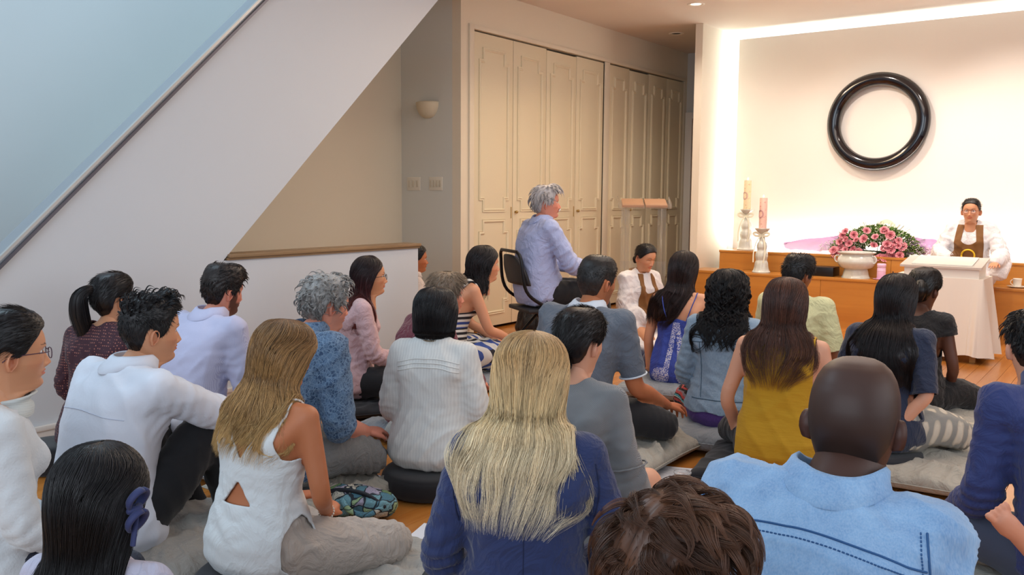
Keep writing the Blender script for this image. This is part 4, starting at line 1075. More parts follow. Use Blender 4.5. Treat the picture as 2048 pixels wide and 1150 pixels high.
def long_hair(falls, cols, seed=0, n=700, var=0.25, width=1.0, puff=0.0, r=0.0010, wave=0.0, wfreq=9, clump=26, cl=0.6, tips=(0.82, 1.06), nt=150, part=None, groove=0.004, curl=0.0, openmul=1.0, m=26, base=True, fly=0.02, cx=0.0, baseend=1.0, lockcurl=None):
    """falls: further rings below the head (z, cy, rx, ryf, ryb, open[, cx])"""
    g = np.random.default_rng(seed)
    R = [list(q) + [0] * (7 - len(q)) for q in HEADR]
    for q in R: q[2] += puff * (q[0] < .12); q[3] += puff * .5; q[4] += puff; q[2] *= width; q[5] *= openmul
    R += [list(q) + [0] * (7 - len(q)) for q in falls]
    A = np.array(R); A = spline(A, 160); A[:, 5] = np.clip(A[:, 5], 0, 175)
    arc = np.concatenate([[0], np.cumsum(np.hypot(np.diff(A[:, 0]), np.diff(A[:, 4] + A[:, 1]) * .7))]); arc /= arc[-1]
    def S(u, t, k=1.0):
        t_ = np.clip(t, 0, 1); q = [np.interp(t_, arc, A[:, i]) for i in range(7)]
        op = np.radians(q[5]); th = op + u * (2 * PI - 2 * op)
        ext = np.clip(t - 1, 0, 1)
        s, c = np.sin(th), np.cos(th)
        x = q[6] + q[2] * k * np.sign(s) * np.abs(s) ** .92; y = q[1] + np.where(c > 0, q[3], q[4]) * k * np.sign(c) * np.abs(c) ** .92
        return np.stack([x, y, q[0] - ext * (arc_len)], -1)
    arc_len = float(np.sum(np.hypot(np.diff(A[:, 0]), np.diff(A[:, 4]) * .7)))
    ch = []
    def wob(u, t):
        return noise1(u * 90, seed + 1) * .5 + noise1(u * 170 + t * 9, seed + 2) * .35 + noise1(u * 41 + t * 5, seed + 3) * .6
    if base:
        nz = 64; u, t = np.meshgrid(np.linspace(0, 1, nt), np.linspace(0, 1, nz))
        tipn = baseend * (0.965 - 0.05 * (0.5 + 0.5 * noise1(u * 60, seed + 7)))
        t2 = t * np.where(falls is not None, tipn, 1); P = S(u, t2, 0.972)
        C0 = np.stack([np.interp(t2, arc, A[:, 6]), np.interp(t2, arc, A[:, 1]), P[..., 2]], -1); N = P - C0; N /= np.linalg.norm(N, axis=2, keepdims=True) + 1e-6
        P = P + N * (groove * wob(u, t2) * np.clip(t2 * 3 - .2, 0.0, 1))[..., None]
        if wave:
            P = P + N * (wave * 0.5 * np.sin(t2 * wfreq * 6.28 + 2 * noise1(u * 12, seed + 9)) * np.clip(t2 * 2 - .5, 0, 1))[..., None]
        rr = var * .45 * wob(u, t2)
        f = [(i * nt + j, (i + 1) * nt + j, (i + 1) * nt + j + 1, i * nt + j + 1) for i in range(nz - 1) for j in range(nt - 1)]
        ch.append((P.reshape(-1, 3), np.array(f, np.int32), hcol(cols, t2, rr).reshape(-1, 3)))
    u0 = g.uniform(0, 1, n); cu = (np.floor(u0 * clump) + .5 + g.uniform(-.2, .2, n)) / clump
    ts = np.linspace(0.0, 1, m)[None]; tstart = g.uniform(0.01, 0.30, (n, 1)) * (g.random((n, 1)) < .8)
    te = g.uniform(*tips, (n, 1)); t = tstart + (te - tstart) * ts
    ctip = noise1(cu * 77, seed + 13)[:, None]; te = te * (1 + .04 * ctip)
    u = u0[:, None] + (cu - u0)[:, None] * cl * t ** 1.5 + g.normal(0, .012, (n, 1)) * t + .01 * np.sin(t * 7 + g.uniform(0, 6, (n, 1)))
    u = np.clip(u, 0.0, 1)
    k = 1 + g.uniform(-.035, fly, (n, 1)) + 0.02 * noise1(cu * 55, seed + 4)[:, None] * t
    P = S(u, t, k)
    if wave or curl:
        ph = (cu * 300)[:, None] + g.uniform(-.6, .6, (n, 1)); am = np.clip(t * 2 - .4, 0, 1)
        P[..., 1] += (wave * np.sin(t * wfreq * 6.28 + ph)) * am; P[..., 0] += (wave * np.cos(t * wfreq * 5.6 + ph)) * am
        if curl:
            ph2 = g.uniform(0, 6.28, (n, 1)); fr = g.uniform(.8, 1.25, (n, 1)) * wfreq * 6.28
            P[..., 0] += curl * am * np.cos(t * fr + ph2); P[..., 1] += curl * am * np.sin(t * fr + ph2); P[..., 2] += curl * .5 * am * np.sin(t * fr * 1.3 + ph2)
    cc = hcol(cols, np.clip(t, 0, 1), np.repeat(g.normal(0, var, (n, 1)) + .15 * ctip, m, 1))
    ch.append(('P', P, r * g.uniform(.6, 1.4, n), cc))
    if lockcurl:
        nl, per, amp, fq, lr = lockcurl; uc = (np.arange(nl) + g.uniform(.1, .9, nl)) / nl; mm = 64; ts = np.linspace(0, 1, mm)[None]
        t0_ = g.uniform(.05, .45, (nl, 1)); te_ = g.uniform(tips[0] + .05, tips[1], (nl, 1)); t = t0_ + (te_ - t0_) * ts
        C0 = S(np.clip(uc[:, None] + 0 * t, 0, 1), t, g.uniform(.97, 1.07, (nl, 1)))
        ph = g.uniform(0, 6.28, (nl, 1)) + fq * 6.28 * t * g.uniform(.8, 1.2, (nl, 1)) * np.sign(g.normal(0, 1, (nl, 1)))
        am = amp * np.clip(ts * 5, 0, 1) * g.uniform(.6, 1.2, (nl, 1)); C0 = C0 + np.stack([am * np.cos(ph), am * np.sin(ph), 0 * ph], -1)
        a = g.uniform(0, 6.28, (nl, per, 1)); rr = lr * np.sqrt(g.random((nl, per, 1))) * (1 - .75 * ts[None] ** 2)
        Q = C0[:, None] + np.stack([rr * np.cos(a + ph[:, None]), rr * np.sin(a + ph[:, None]), rr * .6 * np.sin(a * 3)], -1)
        cc = hcol(cols, np.repeat(np.clip(t, 0, 1)[:, None], per, 1), np.repeat(g.normal(0, var, (nl, per, 1)), mm, 2)); ch.append(('P', Q.reshape(-1, mm, 3), r, cc.reshape(-1, mm, 3)))
    return ch
def bundle(path, rad, cols, n=160, seed=0, r=0.0013, var=.2, m=20, wave=0.0, tip=.3, flat=1.0):
    """tail of hair along a path: core tube plus strands"""
    g = np.random.default_rng(seed); P = spline(path, m); R = spline(np.array(rad)[:, None], m)[:, 0]
    t, u, b = frames(P); core = tube(P, R * .86, 14, cap=True, flat=flat)
    a = g.uniform(0, 2 * PI, (n, 1)); q = g.uniform(.6, 1.02, (n, 1)); a = a + g.normal(0, .3, (n, 1)) * np.linspace(0, 1, m)[None]
    S_ = P[None] + (R[None] * q)[..., None] * (np.cos(a)[..., None] * u[None] + flat * np.sin(a)[..., None] * b[None])
    if wave: S_ = S_ + wave * np.sin(np.linspace(0, 14, m)[None, :, None] + g.uniform(0, 6, (n, 1, 1)))
    ext = g.uniform(.86, 1.05, (n, 1, 1)); S_ = S_[:, :1] + (S_ - S_[:, :1]) * ext
    tt = np.linspace(0, 1, m); cc = hcol(cols, np.repeat(tt[None], n, 0), np.repeat(g.normal(0, var, (n, 1)), m, 1))
    cv = np.asarray(core[0]); quad = [f for f in core[1] if len(f) == 4]
    ch = [(cv, np.array(quad, np.int32), np.repeat(hcol(cols, np.array([.5]), np.array([-.15])), len(cv), 0))]
    ch.append(strands(S_, r, cc, tip)); return ch

# ---------------------------------------------------------------- body
FEM = [(.045, .135, .11, .12), (.10, .182, .125, .150), (.17, .178, .115, .140), (.25, .152, .10, .112), (.33, .128, .092, .095), (.40, .134, .10, .098), (.47, .146, .108, .108), (.53, .150, .098, .108), (.575, .148, .075, .098), (.61, .105, .055, .080), (.64, .06, .045, .062)]
MAL = [(.045, .135, .11, .12), (.10, .172, .125, .140), (.17, .168, .118, .132), (.25, .158, .115, .118), (.33, .155, .113, .112), (.40, .162, .115, .114), (.47, .175, .118, .120), (.53, .182, .108, .122), (.58, .178, .080, .112), (.62, .125, .060, .088), (.65, .068, .05, .066)]
class Fig:
    """seated figure in its own frame: +Y forward, +X to its right-hand side in the picture when seen from behind"""
    def __init__(s, fem=True, seat=0.10, bw=1.0, lean=0, side=0, head=(0, 0, 0), hoff=(0, 0, 0), slouch=0.0, sw=None, arms=None, legs=None, hscale=1.0, belly=0.0, shz=0.0, neckr=None, kn=.85):
        s.kn = kn
        s.fem = fem; s.seat = seat; s.bw = bw; s.lean = math.radians(lean); s.side = math.radians(side); s.slouch = slouch; s.belly = belly
        s.sw = (sw or (.158 if fem else .185)) * (0.5 + 0.5 * bw); s.arms = arms or {}; s.legs = legs; s.head = head; s.hoff = np.array(hoff, float); s.hs = hscale; s.shz = shz
        s.neckr = neckr or (.047 if fem else .058)
        nz = .64 if fem else .65
        hc = np.array([0, .024, nz + .134]); s.Hc = s.bend(hc) + s.hoff
        s.RH = rot(*[0, 0, 0]) if not any(head) else np.array(Matrix.Rotation(math.radians(-head[0]), 3, 'Z') @ Matrix.Rotation(math.radians(-head[1]), 3, 'X') @ Matrix.Rotation(math.radians(head[2]), 3, 'Y'))
        s.N0 = s.bend((0, -.012, nz - .04)); s.SH = {k: s.bend((k * s.sw, -.012, (.585 if fem else .60) + shz)) for k in (-1, 1)}
        ax = s.arms
        L1, L2 = (.27, .235) if fem else (.30, .255)
        s.EL = {}; s.WR = {}
        for k in (-1, 1):
            a = ax.get(k, {}); e = a.get('e', (k * .245, .03, .335)); w_ = a.get('w', (k * .09, .235, .20))
            S = s.SH[k]; e = np.array(e, float); e = S + (e - S) / np.linalg.norm(e - S) * L1 * a.get('l', 1); w_ = np.array(w_, float); w_ = e + (w_ - e) / np.linalg.norm(w_ - e) * L2 * a.get('l', 1)
            s.EL[k], s.WR[k] = e, w_
    def bend(s, p):
        p = np.asarray(p, float).copy(); z = p[..., 2] - .10; t = np.clip(z / .5, 0, 1.4); a = s.lean * t ** .8; b = s.side * t
        y = p[..., 1]; x = p[..., 0]
        zz = np.clip(z, 0, None); lift = z - zz
        ny = y * np.cos(a) + zz * np.sin(a); nz = zz * np.cos(a) - y * np.sin(a)
        ny = ny - s.slouch * np.sin(np.clip(t, 0, 1) * PI)
        nx = x * np.cos(b) + nz * np.sin(b); nz2 = nz * np.cos(b) - x * np.sin(b)
        q = np.stack([nx, ny, nz2 + lift + .10], -1); q[..., 2] += s.seat - 0.045; return q
    def torso(s, inf=0.0, zmax=9, zmin=-9, drape=0.0, scale=1.0):
        rs = []
        for z, rx, rf, rb in (FEM if s.fem else MAL):
            if z > zmax or z < zmin: continue
            dr = drape * np.clip((.50 - z) / .4, 0, 1)
            bl = s.belly * math.exp(-((z - .24) / .12) ** 2)
            rs.append((0, 0, z, rx * s.bw + inf + dr * (1 - (rx - .13) * 6), (rf + bl) * (.5 + .5 * s.bw) + inf + dr, rb * (.5 + .5 * s.bw) + inf + dr * .6, 0))
        v, f = ringloft(rs, 32, 2.4); v = s.bend(v)
        return [(v, f)]
    def bust(s, inf=0.0, k=1.0):
        if not s.fem: return []
        return [ell(s.bend((x * .062, .075, .475)), (.056 * k + inf, .058 * k + inf, .058 * k + inf)) for x in (-1, 1)]
    def girdle(s, inf=0.0, r=None):
        out = []; r = r or (.045 if s.fem else .056)
        for k in (-1, 1):
            S = s.SH[k]; N = s.bend((k * .02, -.02, .635)); M_ = s.bend((k * s.sw * .55, -.025, .602 + s.shz * .6))
            out.append(tube([N, M_, S], [r * .72 + inf, r * .78 + inf, r + inf], 14))
            Bk = s.bend((k * .09, -.055, .50)); out.append(tube([Bk, S + (Bk - S) * .25], [.055 + inf, r * .95 + inf], 12))
        return out
    def neck(s, inf=0.0):
        top = s.Hc + s.RH @ (np.array([0, -.016, -.085]) * s.hs)
        return [tube([s.N0, (s.N0 * .5 + top * .5) + [0, -.004, 0], top], [s.neckr + inf, s.neckr * .97 + inf, s.neckr * .97 + inf], 16)]
    def arm(s, k, inf=0.0, upto=1.0, loose=1.0, r=None):
        """tube from shoulder; upto 1 = to the wrist, .5 = elbow"""
        S, E, W = s.SH[k], s.EL[k], s.WR[k]; r = r or ((.040, .034, .0235) if s.fem else (.048, .041, .028))
        pts = [S, S * .5 + E * .5, E, E * .62 + W * .38, W]; rr = [r[0] * 1.06, r[0] * .98, r[1], r[1] * .98, r[2]]; ar = [0, .25, .5, .7, 1.0]
        if upto < 1:
            n = [i for i, q in enumerate(ar) if q < upto - .02]; t = np.interp(upto, ar, range(5)); i0 = int(t); fr = t - i0
            pe = np.array(pts[i0]) * (1 - fr) + np.array(pts[min(i0 + 1, 4)]) * fr; re = rr[i0] * (1 - fr) + rr[min(i0 + 1, 4)] * fr
            pts = [pts[i] for i in n] + [pe]; rr = [rr[i] for i in n] + [re]
        g = np.linspace(0, 1, len(pts)); rr = [q + inf * (1 + (loose - 1) * t) for q, t in zip(rr, g)]
        P = spline(pts, 4 * len(pts)) if len(pts) > 2 else np.array(pts); R = np.interp(np.linspace(0, 1, len(P)), np.linspace(0, 1, len(rr)), rr)
        return [tube(P, R, 16)]
    def arm_end(s, k, upto):
        S, E, W = s.SH[k], s.EL[k], s.WR[k]
        if upto <= .5: p = S + (E - S) * upto * 2; d = E - S
        else: p = E + (W - E) * (upto - .5) * 2; d = W - E
        return p, d / np.linalg.norm(d)
    def leg_paths(s):
        z = s.seat
        if s.legs is None or s.legs == 'cross':
            K = s.kn; return {k: [(k * .085, .0, z + .075), (k * (.085 + .115 * K), .15 + .03 * (1 - K), z + .10), (k * .315 * K, .275 + .10 * (1 - K), z + .05), (k * .12, .33, z + .03), (-k * .07, .315, z + .022)] for k in (-1, 1)}
        return s.legs
    def leg(s, inf=0.0, upto=99, thr=1.0, hip=None):
        hip = inf if hip is None else hip
        out = []
        for k, p in s.leg_paths().items():
            p = p[:upto]; r = [.088, .080, .056, .050, .036][:len(p)]
            if s.fem: r = [q * .97 for q in r]
            P = spline(p, 16); R = np.interp(np.linspace(0, 1, 16), np.linspace(0, 1, len(r)), r) * thr + inf
            out.append(tube(P, R, 16))
        out.append(ell((0, -.01, s.seat + .085), (.160 * s.bw + hip, .128 + hip, .094 + hip * .5)))
        return out

def person(px, D, face, py_top=None, ztop=None, fig=None, label=None, cat='person', skin='light', quality=1, gset=None, hp=None, off=(0, 0), face_kw=None, hands=(), zbase=0.0, feet=()):
    """px: picture column of the head, D: distance along the view axis, face: 0 = seen from behind, 90 = facing right, 180 = facing the camera"""
    d = ray(px, 392); vd = math.atan2(d[1], d[0]); yaw = vd - math.radians(face) - PI / 2
    H = at_depth(px, 392, D)
    sc_ = 1.0
    top = fig.Hc[2] + .127 * fig.hs
    if py_top is not None: ztop = at_depth(px, py_top, D)[2]
    sc_ = (ztop - zbase) / top
    Rz = np.array([[math.cos(yaw), -math.sin(yaw)], [math.sin(yaw), math.cos(yaw)]])
    o2 = Rz @ (fig.Hc[:2] * sc_)
    root = empty('person', (H[0] - o2[0] + off[0], H[1] - o2[1] + off[1], zbase), yaw, sc_)
    tag(root, label, cat)
    sk = SK[skin] if isinstance(skin, str) else skin
    fk = dict(face_kw or {}); hv, hf, hc = make_head(nt=(96 if quality >= 2 else 72 if quality else 48), nz=(110 if quality >= 2 else 84 if quality else 50), fem=1.0 if fig.fem else 0.0, skin=sk, **fk)
    ch = [(hv, hf, hc)]
    for k in (-1, 1): ch.append(ear(k, sk))
    hv = [(c[0] * fig.hs @ fig.RH.T + fig.Hc, c[1], c[2]) for c in ch]
    vox = 0.011 if quality else 0.015
    prims = fig.torso() + fig.bust() + fig.girdle() + fig.neck() + fig.leg(0, 5)
    for k in (-1, 1): prims += fig.arm(k)
    V, F = remesh(prims, vox, 8)
    parts = [(V, F, np.repeat([sk], len(V), 0))] + hv
    for h in hands:
        k = h['k']; W = fig.WR[k]; hd = hand(W, h['d'], h['n'], h.get('side', 1), h.get('curl', 25), h.get('s', .92 if fig.fem else 1.04), h.get('spread', 1), h.get('thumb', 1), h.get('fc'))
        hd.append(tube([W + (fig.EL[k] - W) * .22, W], [.026 if fig.fem else .031, .0215 if fig.fem else .026], 14))
        v, f = remesh(hd, .0042 if quality >= 1 else .006, 3); cc = np.repeat([np.array(sk) * [1.03, .93, .9]], len(v), 0); parts.append((v, f, cc))
    def toloc(p, vec=False):
        p = np.array(p, float) - (0 if vec else np.array(root.location)); c_, s_ = math.cos(yaw), math.sin(yaw)
        return np.array([p[0] * c_ + p[1] * s_, -p[0] * s_ + p[1] * c_, p[2]]) / (1 if vec else sc_)
    for h in feet:
        if 'world' in h: h['p'] = toloc(h['world']); h['d'] = toloc(h['wd'], True); h['n'] = toloc(h['wn'], True)
        fp_ = foot(h['p'], h['d'], h['n'], h.get('s', 1), h.get('side', 1)); fp_ = fp_[:1] + fp_[2:] if 'world' in h else fp_; v, f = remesh(fp_, .0045, 3); parts.append((v, f, np.repeat([np.array(sk) * [1.02, .9, .88]], len(v), 0)))
    Vs = []; Fs = []; Cs = []; n = 0
    for v, f, c in parts: Vs.append(v); Fs.append(np.asarray(f) + n); Cs.append(c); n += len(v)
    body = link('body', fastmesh('body', np.concatenate(Vs), Fs), SKIN, root); setcol(body.data, np.concatenate(Cs))
    root_d = dict(root=root, fig=fig, sk=sk, q=quality, vox=vox, bodyVF=(V, F), garms=[])
    return root_d

def top(P, mat, sleeve=(1, 1), inf=.011, drape=0.0, hem=.13, neck=.07, neckz=None, amp=.004, fk=20, seed=1, vert=1.0, name='shirt', label=None, loose=1.0, cutf=None, sleeveinf=None, bust=.86, vox=None, neckfront=.0, extra=None, smooth=7, elbow=.006, th=.004, sleeve_r=None, opencuff=True):
    """upper garment. sleeve: fraction of the arm covered per side (0 = none)"""
    g = P['fig']; pr = g.torso(inf, drape=drape) + g.bust(inf, bust) + g.girdle(inf)
    if isinstance(sleeve, (int, float)): sleeve = (sleeve, sleeve)
    for k, up_ in zip((-1, 1), sleeve):
        if up_ > 0: pr += g.arm(k, (sleeveinf or inf), min(1, up_ + .06), loose, sleeve_r)
    if extra: pr += extra
    V, F = remesh(pr, vox or (.0105 if P['q'] else .014), smooth)
    N = vnormals(V, F); V = folds(V, N, amp, fk, seed, vert)
    for k in (-1, 1):
        if sleeve[(k + 1) // 2] > .5: V = ringfolds(V, N, g.EL[k], g.WR[k] - g.SH[k], .095, elbow * 1.5, 78, seed + k)
        V = ringfolds(V, N, g.SH[k] * .7 + g.EL[k] * .3 + np.array([-k * .03, -.02, -.04]), g.EL[k] - g.SH[k], .085, elbow * 1.2, 70, seed + k)
    V = ringfolds(V, N, g.bend((0, 0, .22)), (0.15, 0, 1), .14, elbow * 1.2, 60, seed + 9)
    cut = np.full(len(V), -1.0)
    # neckline: inside an ellipse about the neck base and above it
    nb = g.bend((0, -.010, .635)); d = V - nb; rr = np.hypot(d[:, 0] / 1.08, (d[:, 1] - neckfront * .5) / (1 + neckfront * 8))
    cut = np.maximum(cut, np.minimum(neck - rr, d[:, 2] + .075 + neckfront))
    cut = np.maximum(cut, (g.seat + hem - .10) - V[:, 2] + .006 * np.sin(V[:, 0] * 40 + seed)) if hem is not None else cut
    for k, up_ in zip((-1, 1), sleeve):
        if up_ > 0 and not opencuff: continue
        if up_ > 0:
            p, dr = g.arm_end(k, up_); q = V - p; s_ = q @ dr; near = np.linalg.norm(q, axis=1) < .14
            near &= np.linalg.norm(q - np.outer(s_, dr), axis=1) < .085
            cut = np.where(near, np.maximum(cut, s_), cut)
        else:
            # sleeveless: cut around the shoulder joint, plane leaning outwards
            S = g.SH[k]; q = V - S; cut = np.maximum(cut, k * q[:, 0] - .012 + .35 * np.clip(-q[:, 2] - .02, 0, .10) * 0 - .0)
    if cutf is not None: cut = np.maximum(cut, cutf(V, g))
    V2, F2 = clip(V, F, cut)
    o = garment_obj(name, V2, F2, mat, P['root'], th, label); P['garms'].append(o); return o
def bottom(P, mat, inf=.010, amp=.005, fk=18, seed=4, upto=5, name='trousers', label=None, cutf=None, vox=None, extra=None, thr=1.0, hi=.30):
    g = P['fig']; pr = g.leg(inf, upto, thr, min(inf, .011)) + g.torso(.006, zmax=.27)
    if extra: pr += extra
    V, F = remesh(pr, vox or (.012 if P['q'] else .015), 6); N = vnormals(V, F); V = folds(V, N, amp, fk, seed)
    for k, p in g.leg_paths().items(): V = ringfolds(V, N, p[2], np.array(p[1]) - np.array(p[0]), .13, amp * 1.2, 90, seed + k)
    if cutf is not None:
        V, F = clip(V, F, cutf(V, g)); return garment_obj(name, V, F, mat, P['root'], .005, label)
    o = link(name, fastmesh(name, V, F), mat, P['root'])
    if label: o['label'] = label
    return o
def hair(P, chunks, name='hair', label=None, mat=None, loc=None):
    g = P['fig']; ch = [((c[0], np.asarray(c[1]) * g.hs) + tuple(c[2:])) if isinstance(c[0], str) else (np.asarray(c[0]) * g.hs, c[1], c[2]) for c in chunks]
    bvh = None
    if any(isinstance(c[0], str) and np.min(np.asarray(c[1])[..., 2]) < -.135 for c in chunks):
        bvh = [BVHTree.FromPolygons(P['bodyVF'][0].tolist(), P['bodyVF'][1].tolist())]
        if P['garms']: bvh.append(mesh_bvh(P['garms'][0]))
    return hair_obj(name, ch, P['root'], g.RH, g.Hc, mat, label, bvh)
def on_head(P, v):  # head frame -> person frame
    g = P['fig']; return np.asarray(v, float) * g.hs @ g.RH.T + g.Hc
def glasses(P, col='#3a2a33', w=.030, h=.021, round_=2.0, metal=0.3):
    m = plain('glasses_' + col[1:], col, 0.3, metal=metal); root = P['root']; a = np.linspace(0, 2 * PI, 28); mb = MB()
    for s in (-1, 1):
        c, q = np.cos(a), np.sin(a); x = np.sign(c) * np.abs(c) ** (2 / round_) * w * .78; z = np.sign(q) * np.abs(q) ** (2 / round_) * h * .85
        y = .097 - .12 * np.abs(s * .033 + x) ** 1.6; pts = np.stack([s * .033 + x, y, z - .003], 1)
        mb.tube(on_head(P, pts), .0014, 6, cap=False)
        mb.tube(on_head(P, [(s * .058, .088, .004), (s * .072, .075, .004), (s * .079, .02, .002), (s * .078, -.02, -.002), (s * .075, -.035, -.015)]), .0014, 6)
    mb.tube(on_head(P, [(-.009, .0965, .003), (0, .101, .005), (.009, .0965, .003)]), .0014, 6)
    o = mb.build('glasses', m, root, smooth=True)
    gl = NT('lens_glass') if 'lens_glass' not in _mats else None
    if gl: gl.set(color=(.95, .96, 1), rough=.02, alpha=.16, spec=.6); _mats['lens_glass'] = gl.m
    for s in (-1, 1):
        x = w * .76 * np.cos(a); z = h * .83 * np.sin(a); y = .0965 - .12 * np.abs(s * .033 + x) ** 1.6
        v = np.concatenate([[[s * .033, .094, -.003]], np.stack([s * .033 + x, y, z - .003], 1)]); f = [(0, i + 1, (i + 1) % 28 + 1) for i in range(28)]
        MB().add(on_head(P, v), f).build('lens', _mats['lens_glass'], o, smooth=True)
    return o
def eyes(P, closed=False, iris='#2a1a12'):
    if closed: return
    m = plain('eye_white', '#e2dcd8', 0.2)
    for s in (-1, 1):
        mb = MB(); c = on_head(P, (s * .031, .0648, .0008))
        v, f = ell((0, 0, 0), (.0116 * P['fig'].hs,) * 3, 10); mb.add(v @ P['fig'].RH.T + c, f); o = mb.build('eye', m, P['root'], smooth=True)
        v, f = ell((0, 0, 0), (.0056, .0022, .0056), 8); v = v + [0, .0104, 0]
        MB().add(v * P['fig'].hs @ P['fig'].RH.T + c, f).build('iris', plain('iris_dark', iris, 0.1), o, smooth=True)
def collar(P, mat, h=.032, r=.07, out=.012, name='collar', open_=35, tilt=.014, label=None, flare=.010):
    """folded shirt collar standing around the neck, open at the front"""
    g = P['fig']; nb = g.bend((0, -.010, .628)); nt_ = 48; a = np.linspace(math.radians(open_), 2 * PI - math.radians(open_), nt_)
    dirn = g.Hc + g.RH @ np.array([0, -.016, -.09]) - g.N0; dirn /= np.linalg.norm(dirn); bv = mesh_bvh(P['garms'][-1])
    def gz(x, y):
        h = bv.ray_cast(Vector((nb[0] + x, nb[1] + y, nb[2] + .25)), Vector((0, 0, -1))); return h[0].z if h[0] is not None else None
    r = max(r, g.neckr + .014)
    def ringz(R):
        z = [gz(R * math.sin(q), R * math.cos(q)) for q in a]; ok = [(i, q) for i, q in enumerate(z) if q is not None and q > nb[2] - .09]
        if len(ok) < 6: return np.full(nt_, nb[2])
        z = np.interp(range(nt_), [i for i, _ in ok], [q for _, q in ok]); return np.convolve(np.pad(z, 4, 'edge'), np.ones(9) / 9, 'valid')
    z0 = ringz(r + .008); z1 = ringz(r + out + flare); zb_ = np.minimum(z0, nb[2] + .03)
    v = []; prof = range(8)
    for i, q in enumerate(a):
        dx, dy = math.sin(q), math.cos(q); b0 = zb_[i] - .006; b1 = max(z1[i] + .003, b0 - .020); hh = h * (1 - .15 * max(0, dy))
        top_ = b0 + hh + tilt * .5
        for rr, zz in [(r + .002, b0 - .012), (r - .006, b0 + hh * .5), (r - .010, top_), (r - .005, top_ + .004), (r + .003, top_ - .002), (r + out * .6 + flare * .3, (top_ + b1) * .5), (r + out + flare, b1 + .002), (r + out + flare - .003, b1 - .003)]:
            t_ = (zz - b0) * .8; v.append(np.array([nb[0] + dx * rr * 1.02 + dirn[0] * t_, nb[1] + dy * rr + (.010 * dy if dy > 0 else 0) + dirn[1] * t_, zz]))
    k = len(prof); f = [(i * k + j, i * k + j + 1, (i + 1) * k + j + 1, (i + 1) * k + j) for i in range(nt_ - 1) for j in range(k - 1)]
    o = MB().add(v, f).build(name, mat, P['root'], smooth=True)
    if label: o['label'] = label
    return o
def surf_seam(P, garment, pts, view=(0, -1, 0), r=.0016, mat=None, name='seam', n=40, dashed=False, lift=.0006):
    """stitch line projected on a garment: pts (x,z) in person frame seen along view"""
    me = garment.data; bvh = BVHTree.FromPolygons([q.co for q in me.vertices], [list(p.vertices) for p in me.polygons])
    vw = Vector(view).normalized(); rt = Vector((0, 0, 1)).cross(vw).normalized() * -1
    if vw.y < -.5: rt = Vector((1, 0, 0))
    path = []
    for x, z in spline(pts, n):
        o = Vector((0, 0, z)) + rt * x + vw * 1.2
        hit = bvh.ray_cast(o, -vw)
        if hit[0] is not None: path.append(hit[0] + hit[1] * lift)
    if len(path) < 3: return None
    mb = MB()
    if dashed:
        Q = spline([q[:] for q in path], n * 3)
        for i in range(0, len(Q) - 2, 3): mb.tube(Q[i:i + 2], r, 5)
    else: mb.tube([q[:] for q in path], r, 6)
    return mb.build(name, mat, P['root'], smooth=True)

# ---------------------------------------------------------------- fabrics
def fabric(name, col, rough=.85, weave=700, bstr=.25, sheen=.15, var=.06, wr=0.0, wrs=14, **k):
    if name in _mats: return _mats[name]
    t = NT(name); c = hx(col) if isinstance(col, str) else col
    f = t.noise(6, 4); cc = t.mix(f, tuple(x * (1 - var) for x in c), tuple(min(1, x * (1 + var)) for x in c))
    t.set(color=cc, rough=rough, sheen=sheen, **k)
    t.bump(t.noise(weave, 2), bstr, .0012)
    if wr: t.bump(t.ramp(t.noise(wrs * .8, 5, t.co((1, 1, .7), (.3, .2, .4)), .5, 1.8), [(.35, (0, 0, 0)), (.5, (1, 1, 1)), (.62, (.25, .25, .25))]), wr * 1.1, .018)
    _mats[name] = t.m; return t.m
LINEN = fabric('grey_linen', '#a39f98', .9, 500, .35, .2, .06, .35, 9)
LINEN2 = fabric('grey_linen_warm', '#aaa396', .9, 500, .35, .2, .06, .35, 9)
LINENB = fabric('grey_linen_blue', '#8f9397', .9, 500, .35, .2, .06, .35, 9)
BLACKF = fabric('black_cotton', '#15151a', .9, 500, .3, .25)
def denim(name, c1, c2, fade=.5):
    if name in _mats: return _mats[name]
    t = NT(name); f = t.noise(7, 6, t.co((1, 1, .45)), .68, .6); fine = t.noise(330, 2, t.co((1, 1, .18)))
    c = t.mix(t.ramp(f, [(.3, (0, 0, 0)), (.72, (1, 1, 1))]), hx(c1), hx(c2)); c = t.mix(t.math('MULTIPLY', fine, .38), c, hx('#dfe9f2'))
    t.set(color=c, rough=.85, sheen=.15); t.bump(fine, .3, .001); t.bump(t.noise(16, 4, None, .55, 1.2), .35, .012); _mats[name] = t.m; return t.m

